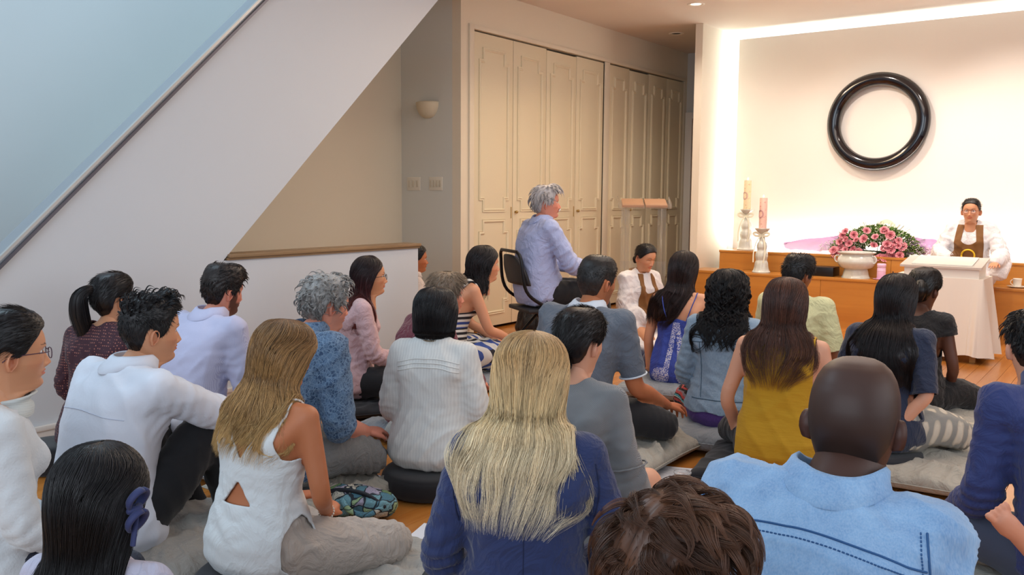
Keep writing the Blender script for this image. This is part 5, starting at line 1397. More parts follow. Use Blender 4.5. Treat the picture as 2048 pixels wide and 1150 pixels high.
def mesh_bvh(o):
    return BVHTree.FromPolygons([q.co for q in o.data.vertices], [list(p.vertices) for p in o.data.polygons])
def applique(P, targets, inside, xr, zr, name, mat, side=1, res=.006, lift=.006, th=.004, label=None, smoothn=0, ycenter=0.0):
    """flat piece of cloth laid on the front (side=1) or back (side=-1) of garments; inside(x,z) > 0 is kept"""
    bv = [mesh_bvh(o) for o in targets]; xs = np.arange(xr[0], xr[1] + res, res); zs = np.arange(zr[0], zr[1] + res, res)
    X, Z = np.meshgrid(xs, zs); Y = np.full(X.shape, np.nan)
    for i in range(X.shape[0]):
        for j in range(X.shape[1]):
            for b in bv:
                h = b.ray_cast(Vector((X[i, j], side * 1.5, Z[i, j])), Vector((0, -side, 0)))
                if h[0] is not None and (np.isnan(Y[i, j]) or (h[0].y - Y[i, j]) * side > 0): Y[i, j] = h[0].y
    fill = np.nanmedian(Y); Y = np.where(np.isnan(Y), fill, Y)
    for _ in range(smoothn):
        Yp = np.pad(Y, 1, 'edge'); A = (Yp[:-2, 1:-1] + Yp[2:, 1:-1] + Yp[1:-1, :-2] + Yp[1:-1, 2:]) / 4; Y = np.maximum(Y * side, A * side) * side
    Y = Y + side * lift
    V = np.stack([X, Y, Z], -1).reshape(-1, 3); n1, n2 = X.shape
    F = np.array([(i * n2 + j, i * n2 + j + 1, (i + 1) * n2 + j + 1, (i + 1) * n2 + j) for i in range(n1 - 1) for j in range(n2 - 1)], np.int32)
    if side > 0: F = F[:, ::-1]
    V2, F2 = clip(V, F, -inside(V[:, 0], V[:, 2])); return garment_obj(name, V2, F2, mat, P['root'], th, label)
def cushion(x, y, z, w, d, h, rz, mat, label, seed=0, dent=None, name='floor_cushion', group=None, fold=.006):
    r = empty(name, (x, y, z), rz); tag(r, label, 'cushion', group); n = 64; a = np.linspace(-1, 1, n); U, W = np.meshgrid(a, a)
    # square mapped with soft pillow corners
    X = np.sign(U) * np.abs(U) ** .85 * w / 2 * (1 - .05 * (1 - np.abs(W) ** 2)); Y = np.sign(W) * np.abs(W) ** .85 * d / 2 * (1 - .05 * (1 - np.abs(U) ** 2))
    prof = ((1 - np.abs(U) ** 3.2) * (1 - np.abs(W) ** 3.2)).clip(0, 1) ** .42
    g = np.random.default_rng(seed); wr = 0
    for i in range(8):
        q = g.normal(0, 1, 2); q /= np.linalg.norm(q); f = g.uniform(10, 38); wr = wr + (1 - np.abs(np.sin((X * q[0] + Y * q[1]) * f + 1.5 * np.sin(X * 9 + i) + g.uniform(0, 6)))) ** 2 * np.clip(np.sin(X * g.normal(0, 6) + Y * g.normal(0, 6) + i) + .3, 0, 1)
    edge = np.exp(-((1 - np.maximum(np.abs(U), np.abs(W))) / .22) ** 2)
    top_ = h * (.5 + .5 * prof) + fold * wr * prof * (1 + 1.5 * edge) - (h * .30 * np.exp(-((X - (dent or (0, 0))[0]) ** 2 + (Y - (dent or (0, 0))[1]) ** 2) / .03) if dent else 0)
    bot = h * (.5 - .5 * prof); ed = np.maximum(np.abs(U), np.abs(W)) > .999; top_ = np.where(ed, h * .5, top_); bot = np.where(ed, h * .5, bot)
    V = np.concatenate([np.stack([X, Y, top_], -1).reshape(-1, 3), np.stack([X, Y, bot], -1).reshape(-1, 3)])
    i, j = np.meshgrid(np.arange(n - 1), np.arange(n - 1)); q = (i * n + j).ravel()
    F1 = np.stack([q, q + 1, q + n + 1, q + n], 1); F2 = F1[:, ::-1] + n * n
    me = fastmesh('cover', V, np.concatenate([F1, F2])); bm = bmesh.new(); bm.from_mesh(me); bmesh.ops.remove_doubles(bm, verts=bm.verts, dist=1e-5); bm.to_mesh(me); bm.free()
    link('cover', me, mat, r)
    per = [(x_, y_, h * .5) for x_, y_ in [(X[0, k], Y[0, k]) for k in range(n)] + [(X[k, -1], Y[k, -1]) for k in range(n)] + [(X[-1, k], Y[-1, k]) for k in range(n - 1, -1, -1)] + [(X[k, 0], Y[k, 0]) for k in range(n - 1, -1, -1)]]
    MB().tube(per[::2], .003, 6, cap=False).build('piping', mat, r, smooth=True)
    return r
def zafu(x, y, z, R_, h, mat, label, name='round_cushion', rz=0, sx=1.0):
    r = empty(name, (x, y, z), rz); tag(r, label, 'cushion')
    pr = spline([(0, 0), (R_ * .8, 0), (R_ * .97, h * .18), (R_, h * .5), (R_ * .97, h * .82), (R_ * .8, h), (0, h * 1.02)], 40)
    b = MB().lathe(np.clip(pr, 0, None), 72); v = b.v[0]; an = np.arctan2(v[:, 1], v[:, 0]); e = np.clip(1 - np.abs(v[:, 2] / h - .5) * 1.6, 0, 1)
    v[:, :2] *= (1 + .018 * np.abs(np.sin(an * 14))[:, None] * e[:, None]); v[:, 0] *= sx
    b.build('cover', mat, r, smooth=True)
    return r
def paper(px, py, rz, label, w=.216, l=.28, lines=True, z=.004):
    c = onz(px, py, z); r = empty('paper_sheet', (c[0], c[1], 0), rz); tag(r, label, 'paper')
    v = []; n = 10
    for i in range(n):
        for j in range(n): u, q = i / (n - 1) - .5, j / (n - 1) - .5; v.append((u * w, q * l, z + .004 * (u * u + q * q) + .002 * math.sin(u * 5 + q * 7)))
    f = [(i * n + j, (i + 1) * n + j, (i + 1) * n + j + 1, i * n + j + 1) for i in range(n - 1) for j in range(n - 1)]
    MB().add(v, f).build('sheet', plain('paper', '#e9e9ee', .7), r, smooth=True)
    if lines:
        mb = MB()
        for k in range(11):
            q = l * (.36 - k * .066); ww = w * (.40 if k else .22) * (1 - .35 * ((k * 37) % 5 == 2)); x0 = -w * .4 if k else -w * .2
            mb.box(x0, x0 + 2 * ww, q, q + .0028, z + .0035, z + .0041)
        mb.build('printed_lines', plain('print_grey', '#8c8c94', .8), r)
    return r
# ================================================================ THE PEOPLE
BLK = hx('#120f10'); BLK2 = hx('#1d181a'); BRN = hx('#2a1a14')
def H2(P, d1=(.0, 1, -.15), n1=(0, .2, 1), curl=28):   # both hands relaxed
    return [dict(k=k, d=(-k * .55, d1[1], d1[2]), n=n1, side=-k, curl=curl) for k in (-1, 1)]
HB = [dict(k=k, d=(-k * .75, .65, -.25), n=(0, .25, 1), side=-k, curl=30) for k in (-1, 1)]

# --- P1 woman at the left edge
g = Fig(True, .12, 1.0, kn=.45, lean=4, arms={1: dict(e=(.20, .06, .34), w=(.14, .28, .24)), -1: dict(w=(-.1, .25, .24))}, head=(0, 2, 0))
P = person(3, 2.42, 78, 620, fig=g, label='person with glasses and tied back black hair in a white knit cardigan', skin='asian', quality=2, face_kw=dict(asian=True, brow=BLK2), hands=HB)
WK = fabric('white_knit', '#cfd3d6', .9, 160, .9, .3, .03)
ts = top(P, WK, .92, .015, seed=3, amp=.006, hem=.10, neck=.088, label='white knit cardigan', loose=1.25)
bottom(P, fabric('navy_jersey', '#2a2d3c', wr=.3))
RK = NT('ribbed_knit'); RK.set(color=hx('#c3c8c6'), rough=.9, sheen=.2); RK.bump(RK.wave(55, None, 0, 'RINGS'), .25, .002); 
mb = MB(); nb = g.bend((0, -.012, .60)); tp = g.Hc + np.array([0, -.012, -.128])
for k_, (r_, t_) in enumerate([(.088, -.1), (.078, .12), (.066, .35), (.0625, .55), (.0635, .8), (.062, .9), (.057, .93)]):
    pass
vv = []; nn = 96; lv = [(.120, -.30), (.108, .10), (.090, .38), (.072, .62), (.068, .8), (.070, .95), (.069, 1.08), (.062, 1.12), (.056, 1.0)]
for r_, t_ in lv:
    c = nb * (1 - t_) + tp * t_
    for j in range(nn): A = 2 * PI * j / nn; rr = r_ * (1 + .018 * (j % 2)) + .002 * math.sin(3 * A + t_ * 9); vv.append((c[0] + rr * math.cos(A), c[1] + rr * math.sin(A) * 1.02, c[2] + .006 * math.sin(A)))
MB().add(vv, [(i * nn + j, i * nn + (j + 1) % nn, (i + 1) * nn + (j + 1) % nn, (i + 1) * nn + j) for i in range(len(lv) - 1) for j in range(nn)]).build('turtleneck', RK.m, P['root'], smooth=True)['label'] = 'ribbed grey turtleneck collar'
eyes(P); glasses(P, '#4a2f45', .026, .018, 2.6)
cb = [(0, BLK2), (1, BLK)]
hair(P, cap_hair('pulled', cb, (.010, .016), seed=2, n=2600, length=.05, flow='bun', var=.3, r=.0007, lift=.0, dn=.08) +
     bundle([(0, -.10, -.03), (0, -.125, -.06), (-.01, -.125, -.12), (-.01, -.115, -.20), (0, -.11, -.28)], [.03, .042, .046, .040, .022], cb, 400, 5, .0009, .3), label='black hair tied low at the neck')

# --- P2 child
g = Fig(True, .10, .92, hscale=1.22, arms={}, head=(8, 6, 0))
P = person(178, 1.72, 35, 903, fig=g, label='child with long straight black hair and a dark blue hair bow at the front left', skin='asian', quality=2, face_kw=dict(asian=True, brow=BLK2), hands=HB)
top(P, fabric('lilac_cotton', '#b9b6c8', wr=.3), .4, .012, seed=4, amp=.004, label='pale lilac top'); bottom(P, BLACKF)
hair(P, long_hair([(-.13, -.02, .092, .06, .10, 92), (-.19, -.025, .102, .06, .108, 100), (-.25, -.03, .105, .06, .11, 108), (-.29, -.03, .09, .05, .105, 112)], [(0, BLK2), (.5, BLK), (1, hx('#1a1618'))], 21, 1500, .35, r=.0008, clump=34, cl=.7, tips=(.8, 1.08), puff=.003), label='long straight black hair')
bm_ = fabric('bow_navy', '#27305e', .7, 300); mb = MB()
for (cx, cz, r1, r2) in [(.0, .024, .020, .015), (0, -.020, .020, .015)]:
    q = np.linspace(0, 2 * PI, 26); loop = np.stack([.105 + .012 * np.cos(q), -.02 + .020 * np.sin(q), cz + r1 * np.cos(q)], 1); mb.tube(on_head(P, loop), .012, 8, cap=False, flat=.55)
mb.tube(on_head(P, [(.098, -.03, .0), (.112, -.022, .003), (.1, -.008, .004)]), .011, 10); mb.tube(on_head(P, [(.105, -.02, -.01), (.107, -.03, -.07)]), .008, 8, flat=.4)
mb.build('hair_bow', bm_, P['root'], smooth=True)['label'] = 'dark blue ribbon hair bow'

# --- P3 man in white shirt, knee up
z = .12
lg = {1: [(.085, .0, z + .075), (.115, .16, z + .21), (.14, .29, z + .37), (.12, .36, z + .18), (.11, .42, z - .03)], -1: [(-.085, .0, z + .075), (-.13, .18, z + .19), (-.15, .28, z + .33), (-.14, .35, z + .16), (-.13, .42, z - .03)]}
g = Fig(False, .12, 1.02, lean=10, slouch=.03, legs=lg, arms={1: dict(e=(.20, .33, .53), w=(.10, .55, .46)), -1: dict(e=(-.2, .3, .46), w=(-.02, .42, .42))}, head=(14, 4, 0))
P = person(292, 2.93, 58, 590, fig=g, label='person with spiky black hair in a white dress shirt sitting with a knee raised', skin='asian', quality=2, face_kw=dict(asian=True, brow=BLK), hands=[dict(k=1, d=(-.3, 1, -.1), n=(0, .1, 1), side=-1, curl=20)])
WS = fabric('white_shirt', '#d9dde8', .6, 500, .12, .1, .02, .05, 8)
o = top(P, WS, .96, .016, drape=.022, seed=8, amp=.012, fk=12, hem=.045, neck=.066, loose=1.5, elbow=.012, label='white long sleeved dress shirt'); collar(P, WS, .034, .070)
sm = plain('seam_white', '#b9bfd0', .7); surf_seam(P, o, [(-.17, .585), (-.08, .60), (0, .605), (.08, .60), (.17, .585)], mat=sm, r=.0012)
surf_seam(P, o, [(.19, .66), (.175, .60), (.165, .54), (.16, .49)], view=(.9, -.5, 0), mat=sm, r=.0015, name='sleeve_seam')
bottom(P, fabric('black_trouser', '#121216', .9, 400, .3), .012, amp=.006); eyes(P)
hair(P, cap_hair('m', [(0, BLK2), (1, BLK)], (.003, .012), seed=5, n=3600, length=.018, flow='forward', up=.4, r=.0009, var=.35, front=.008, lift=.3, locks=(150, 14, .036, .006, .003, .75, .42)), label='short spiky black hair')

# --- P4 ponytail
g = Fig(True, .10, 1.02, kn=.6, lean=6, head=(14, 0, 0), arms={1: dict(e=(.22, .06, .34))})
P = person(219, 4.08, 42, 548, fig=g, label='person with a black ponytail in a dark maroon dotted blouse against the stair wall', skin='asian', quality=1, face_kw=dict(asian=True, brow=BLK), hands=HB)
t = NT('maroon_dots'); vo = t.n('ShaderNodeTexVoronoi'); vo.inputs['Scale'].default_value = 95; vo.inputs['Randomness'].default_value = .12; t.l(t.co((1, 1, .8)), vo.inputs['Vector'])
t.set(color=t.mix(t.math('LESS_THAN', vo.outputs['Distance'], .26), hx('#3a1826'), hx('#a86a5c')), rough=.8, sheen=.1); t.bump(t.noise(13, 4), .3, .015)
top(P, t.m, .92, .018, drape=.018, seed=12, amp=.008, hem=.05, neck=.06, loose=1.5, label='maroon blouse with small pale dots'); bottom(P, BLACKF)
hair(P, cap_hair('pulled', cb, (.012, .020), seed=8, n=1500, length=.05, flow='back', var=.3, r=.0010, lift=.0, dn=.08) +
     bundle([(0, -.098, .055), (0, -.145, .055), (-.012, -.175, .02), (-.02, -.172, -.06), (-.02, -.150, -.15), (-.02, -.150, -.21)], [.018, .024, .036, .042, .034, .012], cb, 260, 6, .0013, .3), label='black hair in a high ponytail')
MB().tube(on_head(P, [(.02 * math.cos(q), -.112, .055 + .02 * math.sin(q)) for q in np.linspace(0, 2 * PI, 16)]), .006, 8, cap=False).build('hair_tie', BLACKF, P['root'], smooth=True)

# --- P5 bearded man
LB = NT('blue_stripe_shirt'); LB.set(color=LB.mix(LB.wave(150, None, .2, d='X'), hx('#b8b9da'), hx('#cdcfe8')), rough=.7, sheen=.1); LB.bump(LB.noise(14, 4), .25, .012); LB = LB.m
g = Fig(False, .12, 1.0, kn=.6, lean=12, slouch=.035, head=(10, 8, 0), arms={1: dict(e=(.24, .12, .34), w=(.12, .34, .28))})
P = person(442, 4.15, 48, 531, fig=g, label='person with short dark hair and beard in a pale lilac blue shirt', skin='pink', quality=1, face_kw=dict(stubble=.85, hairc=hx('#2a1d16'), brow=BRN), hands=HB)
top(P, LB, .94, .015, drape=.012, seed=14, amp=.008, fk=14, hem=.06, neck=.068, loose=1.3, elbow=.010, label='pale lilac blue shirt'); collar(P, LB, .036, .072)
bottom(P, fabric('grey_trouser', '#6d7074', wr=.3))
hair(P, cap_hair('m', [(0, hx('#241a17')), (1, hx('#1c1412'))], (.008, .024), seed=15, n=1800, length=.016, flow='forward', up=.2, r=.0012, var=.35, curl=.001, front=.004, locks=(150, 12, .035, .006, .006, .25)), label='short dark brown hair')

# --- P6 woman in white tank top
z = .16
lg = {k: [(k * .085, .0, z + .06), (k * .17, .20, z + .025), (k * .25, .40, z - .015), (k * .10, .42, z - .05), (-k * .07, .36, z - .05)] for k in (-1, 1)}
g = Fig(True, .16, 1.03, lean=7, slouch=.03, legs=lg, head=(10, 10, 3), arms={1: dict(e=(.215, .05, .42), w=(.06, .27, .25)), -1: dict(e=(-.24, .1, .42), w=(-.02, .30, .245))})
P = person(566, 2.68, 42, 645, fig=g, label='person with long honey brown hair in a white open back sleeveless top', skin='tan', quality=2, hands=[dict(k=1, d=(-.45, .8, .05), n=(.2, .1, 1), side=-1, curl=32), dict(k=-1, d=(.5, .75, .05), n=(0, .1, 1), side=1, curl=26)])
WT = fabric('white_crepe', '#d6dadb', .75, 500, .12, .15, .02, .2, 8)
zz_ = g.seat - .045
def p6cut(V, g_):
    x, y, zq = V[:, 0], V[:, 1], V[:, 2] - zz_; back = .0 - y
    v_ = np.minimum(zq - (.45 + np.abs(x) * 1.55), .03 - y)
    hole = np.minimum.reduce([.385 - zq - np.abs(x) * 1.3 - .0, zq - .305 - .02 * np.abs(x), back])
    arm = np.minimum(np.abs(x) - np.interp(zq, [.42, .46, .52, .60, .64], [.2, .138, .122, .124, .12]), zq - .42)
    return np.maximum.reduce([v_, hole, arm])
top(P, WT, 0, .010, drape=.016, seed=18, amp=.006, fk=11, hem=.05, neck=.05, cutf=p6cut, label='white sleeveless top with V back and cut out', elbow=.010)
LT = fabric('beige_linen_trouser', '#b3a79d', .9, 500, .3, .2, .05, .35, 10)
bottom(P, LT, .024, .012, 13, 4, label='loose beige linen trousers', thr=1.05)
mb = MB(); W = g.WR[1]; E = g.EL[1]; d = (E - W) / np.linalg.norm(E - W); c = W + d * .015
for q in np.linspace(0, 2 * PI, 18, endpoint=False):
    u_ = np.cross(d, [0, 0, 1]); u_ /= np.linalg.norm(u_); w_ = np.cross(d, u_); mb.add(*ell(c + (u_ * math.cos(q) + w_ * math.sin(q)) * .0265, (.0042,) * 3, 6))
mb.build('bracelet', plain('pearl', '#d9d4c8', .25), P['root'], smooth=True)
hcx = [(0, hx('#6b4a2c')), (.25, hx('#906a3e')), (.6, hx('#b28a58')), (1, hx('#caa368'))]
hair(P, long_hair([(-.13, -.03, .125, .07, .115, 80), (-.19, -.045, .14, .06, .12, 84, -.005), (-.26, -.055, .15, .05, .115, 92, -.02), (-.33, -.055, .15, .05, .11, 100, -.04)], hcx, 31, 2300, .28, puff=.018, r=.0009, wave=.006, wfreq=2.5, clump=30, cl=.6), label='long honey brown hair')

# --- P7 grey curly man
g = Fig(False, .12, .98, kn=.55, lean=14, slouch=.04, head=(10, 8, 0), arms={1: dict(e=(.24, .10, .38), w=(.14, .33, .27)), -1: dict(e=(-.16, .30, .42), w=(-.045, .25, .62))})
P = person(650, 3.66, 52, 549, fig=g, label='person with curly grey hair and blue patterned shirt resting chin on hand', skin='pink', quality=2, face_kw=dict(brow=hx('#6b6460'), stubble=.25, hairc=hx('#77706c')),
    hands=[dict(k=1, d=(-.3, 1, -.2), n=(0, .2, 1), side=-1), dict(k=-1, d=(.25, .3, 1), n=(-.3, 1, 0), side=-1, curl=42)])
t = NT('hawaiian'); v1 = t.n('ShaderNodeTexVoronoi', feature='DISTANCE_TO_EDGE'); v1.inputs['Scale'].default_value = 60; t.l(t.co((1, 1, 1)), v1.inputs['Vector'])
nz_ = t.noise(38, 4, None, .6, 2.0); c = t.mix(t.ramp(nz_, [(.42, (0, 0, 0)), (.5, (1, 1, 1))]), hx('#2b4566'), hx('#56718f')); c = t.mix(t.math('LESS_THAN', v1.outputs['Distance'], .05), c, hx('#6d86a0'))
t.set(color=c, rough=.8, sheen=.1); t.bump(t.noise(14, 4), .3, .012); HW = t.m
top(P, HW, .52, .016, drape=.014, seed=22, amp=.009, fk=13, hem=.05, neck=.068, loose=1.5, label='blue patterned short sleeved shirt', sleeveinf=.020); collar(P, HW, .034, .072)
bottom(P, fabric('grey_khaki', '#757574', wr=.35), .016, .010, 14); eyes(P)
gy = [(0, hx('#a9a6a3')), (1, hx('#86827f'))]
hair(P, cap_hair('recede', gy, (.014, .014), seed=23, n=600, length=.02, flow='down', curl=.004, r=.0009, var=.3, bump=.004, groove=30, locks=(330, 12, .042, .006, .012, .5, .98)), label='curly grey hair')

# --- P8 woman with red hair, glasses
g = Fig(True, .10, 1.02, lean=6, slouch=.01, head=(4, -2, 0), arms={1: dict(e=(.2, .10, .34), w=(.12, .33, .27)), -1: dict(w=(-.1, .3, .24))})
P = person(738, 5.15, 78, 513, fig=g, label='person with long dark red hair and glasses in a pale pink sweater', skin='asian', quality=1, face_kw=dict(asian=True, brow=BLK2), hands=HB)
PK = fabric('pink_knit', '#d0aeb2', .9, 200, .4, .3, .04, .3, 12)
top(P, PK, .95, .014, seed=25, amp=.007, hem=.09, neck=.07, loose=1.4, drape=.006, elbow=.010, label='pale pink sweater'); bottom(P, BLACKF, .012); eyes(P); glasses(P, '#17151c', .026, .020, 2.6)
hair(P, long_hair([(-.12, -.03, .095, .06, .105, 78), (-.18, -.035, .11, .07, .125, 76), (-.24, -.035, .12, .07, .13, 82), (-.30, -.04, .11, .05, .125, 90)], [(0, hx('#1d1618')), (.35, hx('#2a1518')), (.7, hx('#541e1e')), (1, hx('#6e2a24'))], 33, 900, .35, r=.0013, wave=.006, wfreq=3, puff=.004), label='long hair fading from black to dark red')

# --- P9 woman beyond the low wall
g = Fig(True, .10, .95, head=(0, 0, 0))
P = person(832, 7.0, 80, 490, fig=g, label='person with tied dark hair and white collar just past the end of the low wall', skin='tan', quality=1, face_kw=dict(asian=True, brow=BLK2), hands=HB)
WP = fabric('white_pink_shirt', '#d8cdc9', wr=.3)
top(P, WP, .9, .013, seed=26, neck=.06); collar(P, WP, .028, .064); bottom(P, BLACKF); eyes(P)
hair(P, cap_hair('pulled', cb, (.008, .014), seed=28, n=700, length=.05, flow='bun', var=.3, r=.0014, lift=.0, dn=.08) + bundle([(0, -.09, -.04), (0, -.125, -.05), (0, -.12, -.08)], [.02, .034, .02], cb, 60, 5, .0015), label='dark hair tied at the nape')

# --- P10 white gauze blouse, bob
g = Fig(True, .13, 1.0, lean=3, head=(6, 2, 0), arms={1: dict(e=(.21, .02, .38), w=(.10, .24, .26)), -1: dict(e=(-.21, .02, .38), w=(-.1, .24, .26))})
P = person(872, 3.78, 16, 577, fig=g, label='person with a black bob in a sheer white pleated blouse seated on a black cushion', skin='light', quality=2, hands=HB)
t = NT('gauze_blouse'); t.set(color=t.mix(t.wave(22, None, 3.0, d='X'), hx('#cfcfcc'), hx('#d9d9d5')), rough=.8, sheen=.25); t.bump(t.wave(24, None, 4.0, d='X', detail=3), .05, .003); BL = t.m
pleat = []
def p10x(V, g_): return np.full(len(V), -1.0)
o = top(P, BL, .93, .020, drape=.035, seed=28, amp=.011, fk=14, vert=3.0, hem=.035, neck=.050, loose=1.9, label='sheer white blouse with pleated yoke', sleeveinf=.026)
for zc in (.655, .635, .615): surf_seam(P, o, [(-.15, zc - .02), (-.07, zc), (0, zc + .004), (.07, zc), (.15, zc - .02)], mat=plain('tuck_white', '#d3d3cf', .8), r=.003, name='tuck')
bottom(P, fabric('white_skirt', '#c9c8c2', wr=.3), .012)
nk = g.bend((0, -.008, .632)); nk[2] += .0
MB().tube([nk + [.066 * math.cos(q), .066 * math.sin(q), .004 + .004 * math.sin(q * 9)] for q in np.linspace(0, 2 * PI, 60)], .009, 8, cap=False, flat=.6).build('collar', BL, P['root'], smooth=True)
mb = MB()
for q in np.linspace(0, 2 * PI, 44, endpoint=False): mb.add(*ell(nk + [.060 * math.cos(q), .060 * math.sin(q) - .004, .020], (.0035,) * 3, 5))
mb.build('necklace', plain('gold_beads', '#7c6238', .3, metal=.5), P['root'], smooth=True)
hair(P, long_hair([(-.095, -.012, .098, .07, .102, 66), (-.115, -.012, .092, .07, .096, 70), (-.128, -.012, .078, .06, .080, 76)], [(0, BLK2), (1, BLK)], 35, 1500, .35, puff=.016, r=.0009, tips=(.93, 1.01), clump=60, cl=.3, groove=.0025), label='black bob')

# --- P11 maroon jacket, short grey blond hair
g = Fig(True, .11, 1.1, lean=12, slouch=.03, head=(12, 2, 0), arms={1: dict(e=(.24, .14, .36), w=(.12, .38, .30)), -1: dict(w=(-.1, .3, .24))})
P = person(893, 4.55, 58, 547, fig=g, label='person with short grey blond hair in a dark red jacket behind the white blouse', skin='pink', quality=1, hands=HB, face_kw=dict(brow=hx('#6f5a48')))
top(P, fabric('maroon_wool', '#6d1a33', .85, 300, .3, .3, .06, .4, 12), .95, .018, drape=.012, seed=30, amp=.010, fk=13, hem=.06, neck=.066, loose=1.5, elbow=.012, label='dark red jacket'); bottom(P, fabric('grey_trouser', '#6d7074'), .012); eyes(P)
hair(P, cap_hair('m', [(0, hx('#8d7a66')), (1, hx('#7c6a5a'))], (.012, .022), seed=31, n=2200, length=.04, flow='down', up=.15, r=.0013, var=.35, lift=.12), label='short grey blond hair')

# --- P12 striped dress
z = .12
lg = {k: [(k * .085, .0, z + .075), (k * .14, .20, z + .10), (k * .17, .40, z + .06), (k * .06, .30, z - .02), (-k * .03, .18, z - .03)] for k in (-1, 1)}
g = Fig(True, .12, .98, lean=16, slouch=.02, legs=lg, head=(2, 0, 0), arms={1: dict(e=(.19, .20, .42), w=(.12, .46, .27)), -1: dict(e=(-.16, .2, .42), w=(-.06, .40, .26))})
P = person(970, 5.9, 68, 492, fig=g, label='person with wavy black hair in a sleeveless black, white and blue striped dress', skin='light', quality=1, face_kw=dict(asian=True, brow=BLK2), hands=HB)
t = NT('striped_dress'); w1 = t.wave(9.5, t.co((1, 1, 1), (0, .12, 0)), .6, d='Z', detail=1); w2 = t.wave(2.6, None, .4, d='Z', detail=0)
dk = t.mix(t.math('GREATER_THAN', w2, .72), hx('#17171f'), hx('#2c4489')); t.set(color=t.mix(t.math('GREATER_THAN', w1, .48), hx('#d8d4cc'), dk), rough=.75); t.bump(t.noise(12, 3), .2, .012); SD = t.m
top(P, SD, 0, .011, seed=33, amp=.006, hem=.08, neck=.075, label='sleeveless striped dress', cutf=lambda V, g_: np.minimum(np.abs(V[:, 0]) - .125, V[:, 2] - .50))
t = NT('striped_skirt'); w1 = t.wave(8, t.co((1, 1, 1), (0, 0, .5)), 1.0, d='X', detail=1); w2 = t.wave(2.3, None, 2, d='X', detail=1)
dk = t.mix(t.math('GREATER_THAN', w2, .7), hx('#17171f'), hx('#3a5296')); t.set(color=t.mix(t.math('GREATER_THAN', w1, .5), hx('#d8d4cc'), dk), rough=.75)
bottom(P, t.m, .026, .014, 14, name='skirt', label='striped skirt of the dress', extra=[ell((0, .26, z + .05), (.20, .22, .09))]); eyes(P)
hair(P, long_hair([(-.11, -.03, .10, .07, .12, 74), (-.16, -.035, .115, .07, .13, 76), (-.21, -.035, .115, .06, .13, 84)], [(0, BLK2), (1, hx('#1b1416'))], 37, 900, .35, r=.0016, wave=.010, wfreq=3.5, puff=.008), label='wavy black hair to the shoulders')

# --- P13 man on the chair
z = .47
lg = {k: [(k * .09, -.0, z + .075), (k * .11, .20, z + .085), (k * .13, .42, z + .065), (k * .13, .46, z - .16), (k * .13, .47, z - .37)] for k in (-1, 1)}
g = Fig(False, z, 1.0, lean=2, slouch=.045, legs=lg, belly=.05, head=(16, -2, 0), arms={1: dict(e=(.22, .13, .34 + z), w=(.10, .38, .24 + z)), -1: dict(e=(-.22, .14, .32 + z), w=(-.06, .38, .24 + z))})
P = person(1093, 6.5, 66, 371, fig=g, label='person with white hair and moustache sitting on the folding chair', skin='pink', quality=2, face_kw=dict(brow=hx('#8d8078')),
    hands=[dict(k=1, d=(-.5, .75, -.45), n=(.1, .4, 1), side=-1, curl=30), dict(k=-1, d=(.5, .7, -.5), n=(0, .4, 1), side=1, curl=30)])
PB = fabric('pale_blue_shirt', '#a9b4dc', .7, 400, .15, .15, .02, .25, 12)
top(P, PB, .93, .016, drape=.018, seed=41, amp=.011, fk=11, hem=.085, neck=.068, loose=1.6, elbow=.012, label='pale blue dress shirt'); collar(P, PB, .036, .072)
bottom(P, fabric('black_trouser', '#121216', .9, 400, .3), .016, .006); eyes(P)
for k in (-1, 1):
    MB().tube([(k * .13, .43, .04), (k * .13, .50, .045), (k * .13, .60, .035), (k * .13, .66, .03)], [.042, .045, .042, .030], 14, flat=.8).build('shoe', plain('black_leather', '#141214', .3), P['root'], smooth=True)
wh = [(0, hx('#c9c4c4')), (1, hx('#b5afae'))]
hair(P, cap_hair('m', wh, (.010, .018), seed=43, n=300, length=.03, flow='down', r=.0012, var=.2, front=.008, lift=.05, bump=.003, locks=(200, 12, .06, .008, .006, .25, .85)), label='thick white hair')
mv = [(.0 + s * x_, .092 - .10 * x_ ** 1.2, -.050 - x_ * .35) for s in (-1, 1) for x_ in (0, .01, .02, .026)]
MB().tube(on_head(P, [(-.026, .086, -.062), (-.014, .0955, -.0535), (0, .099, -.051), (.014, .0955, -.0535), (.026, .086, -.062)]), [.003, .006, .0065, .006, .003], 8).build('moustache', plain('white_hair_mat', '#cbc4c0', .8), P['root'], smooth=True)

# --- P14 polo shirt man
g = Fig(False, .13, 1.04, kn=1.05, lean=10, slouch=.035, head=(14, 6, 0), arms={1: dict(e=(.245, .12, .37), w=(.30, .36, .25)), -1: dict(e=(-.25, .1, .37), w=(-.26, .33, .25))})
P = person(1198, 4.2, 30, 510, fig=g, label='person with cropped dark hair in a grey blue polo shirt with white collar', skin='tan', quality=2, hands=[dict(k=1, d=(.1, 1, -.25), n=(0, .25, 1), side=-1, curl=26), dict(k=-1, d=(-.1, 1, -.25), n=(0, .25, 1), side=1)], face_kw=dict(brow=BLK2, stubble=.2))
PO = fabric('polo_grey', '#5d6673', .8, 300, .3, .15, .05, .25, 12)
o = top(P, PO, .42, .013, drape=.008, seed=45, amp=.007, fk=13, hem=.08, neck=.068, label='grey blue polo shirt', loose=1.2)
WC = fabric('white_trim', '#c9d2de', .7); collar(P, WC, .030, .070, label='white polo collar')
for k in (-1, 1):
    p_, d_ = g.arm_end(k, .42); u_ = np.cross(d_, [0, 1, .2]); u_ /= np.linalg.norm(u_); w_ = np.cross(d_, u_)
    MB().tube([p_ - d_ * .004 + (u_ * math.cos(q) + w_ * math.sin(q)) * .0615 for q in np.linspace(0, 2 * PI, 30)], .0045, 6, cap=False).build('sleeve_trim', WC, P['root'], smooth=True)
bottom(P, fabric('black_jeans', '#17181d', .85, 400, .3), .012, .007, 16)
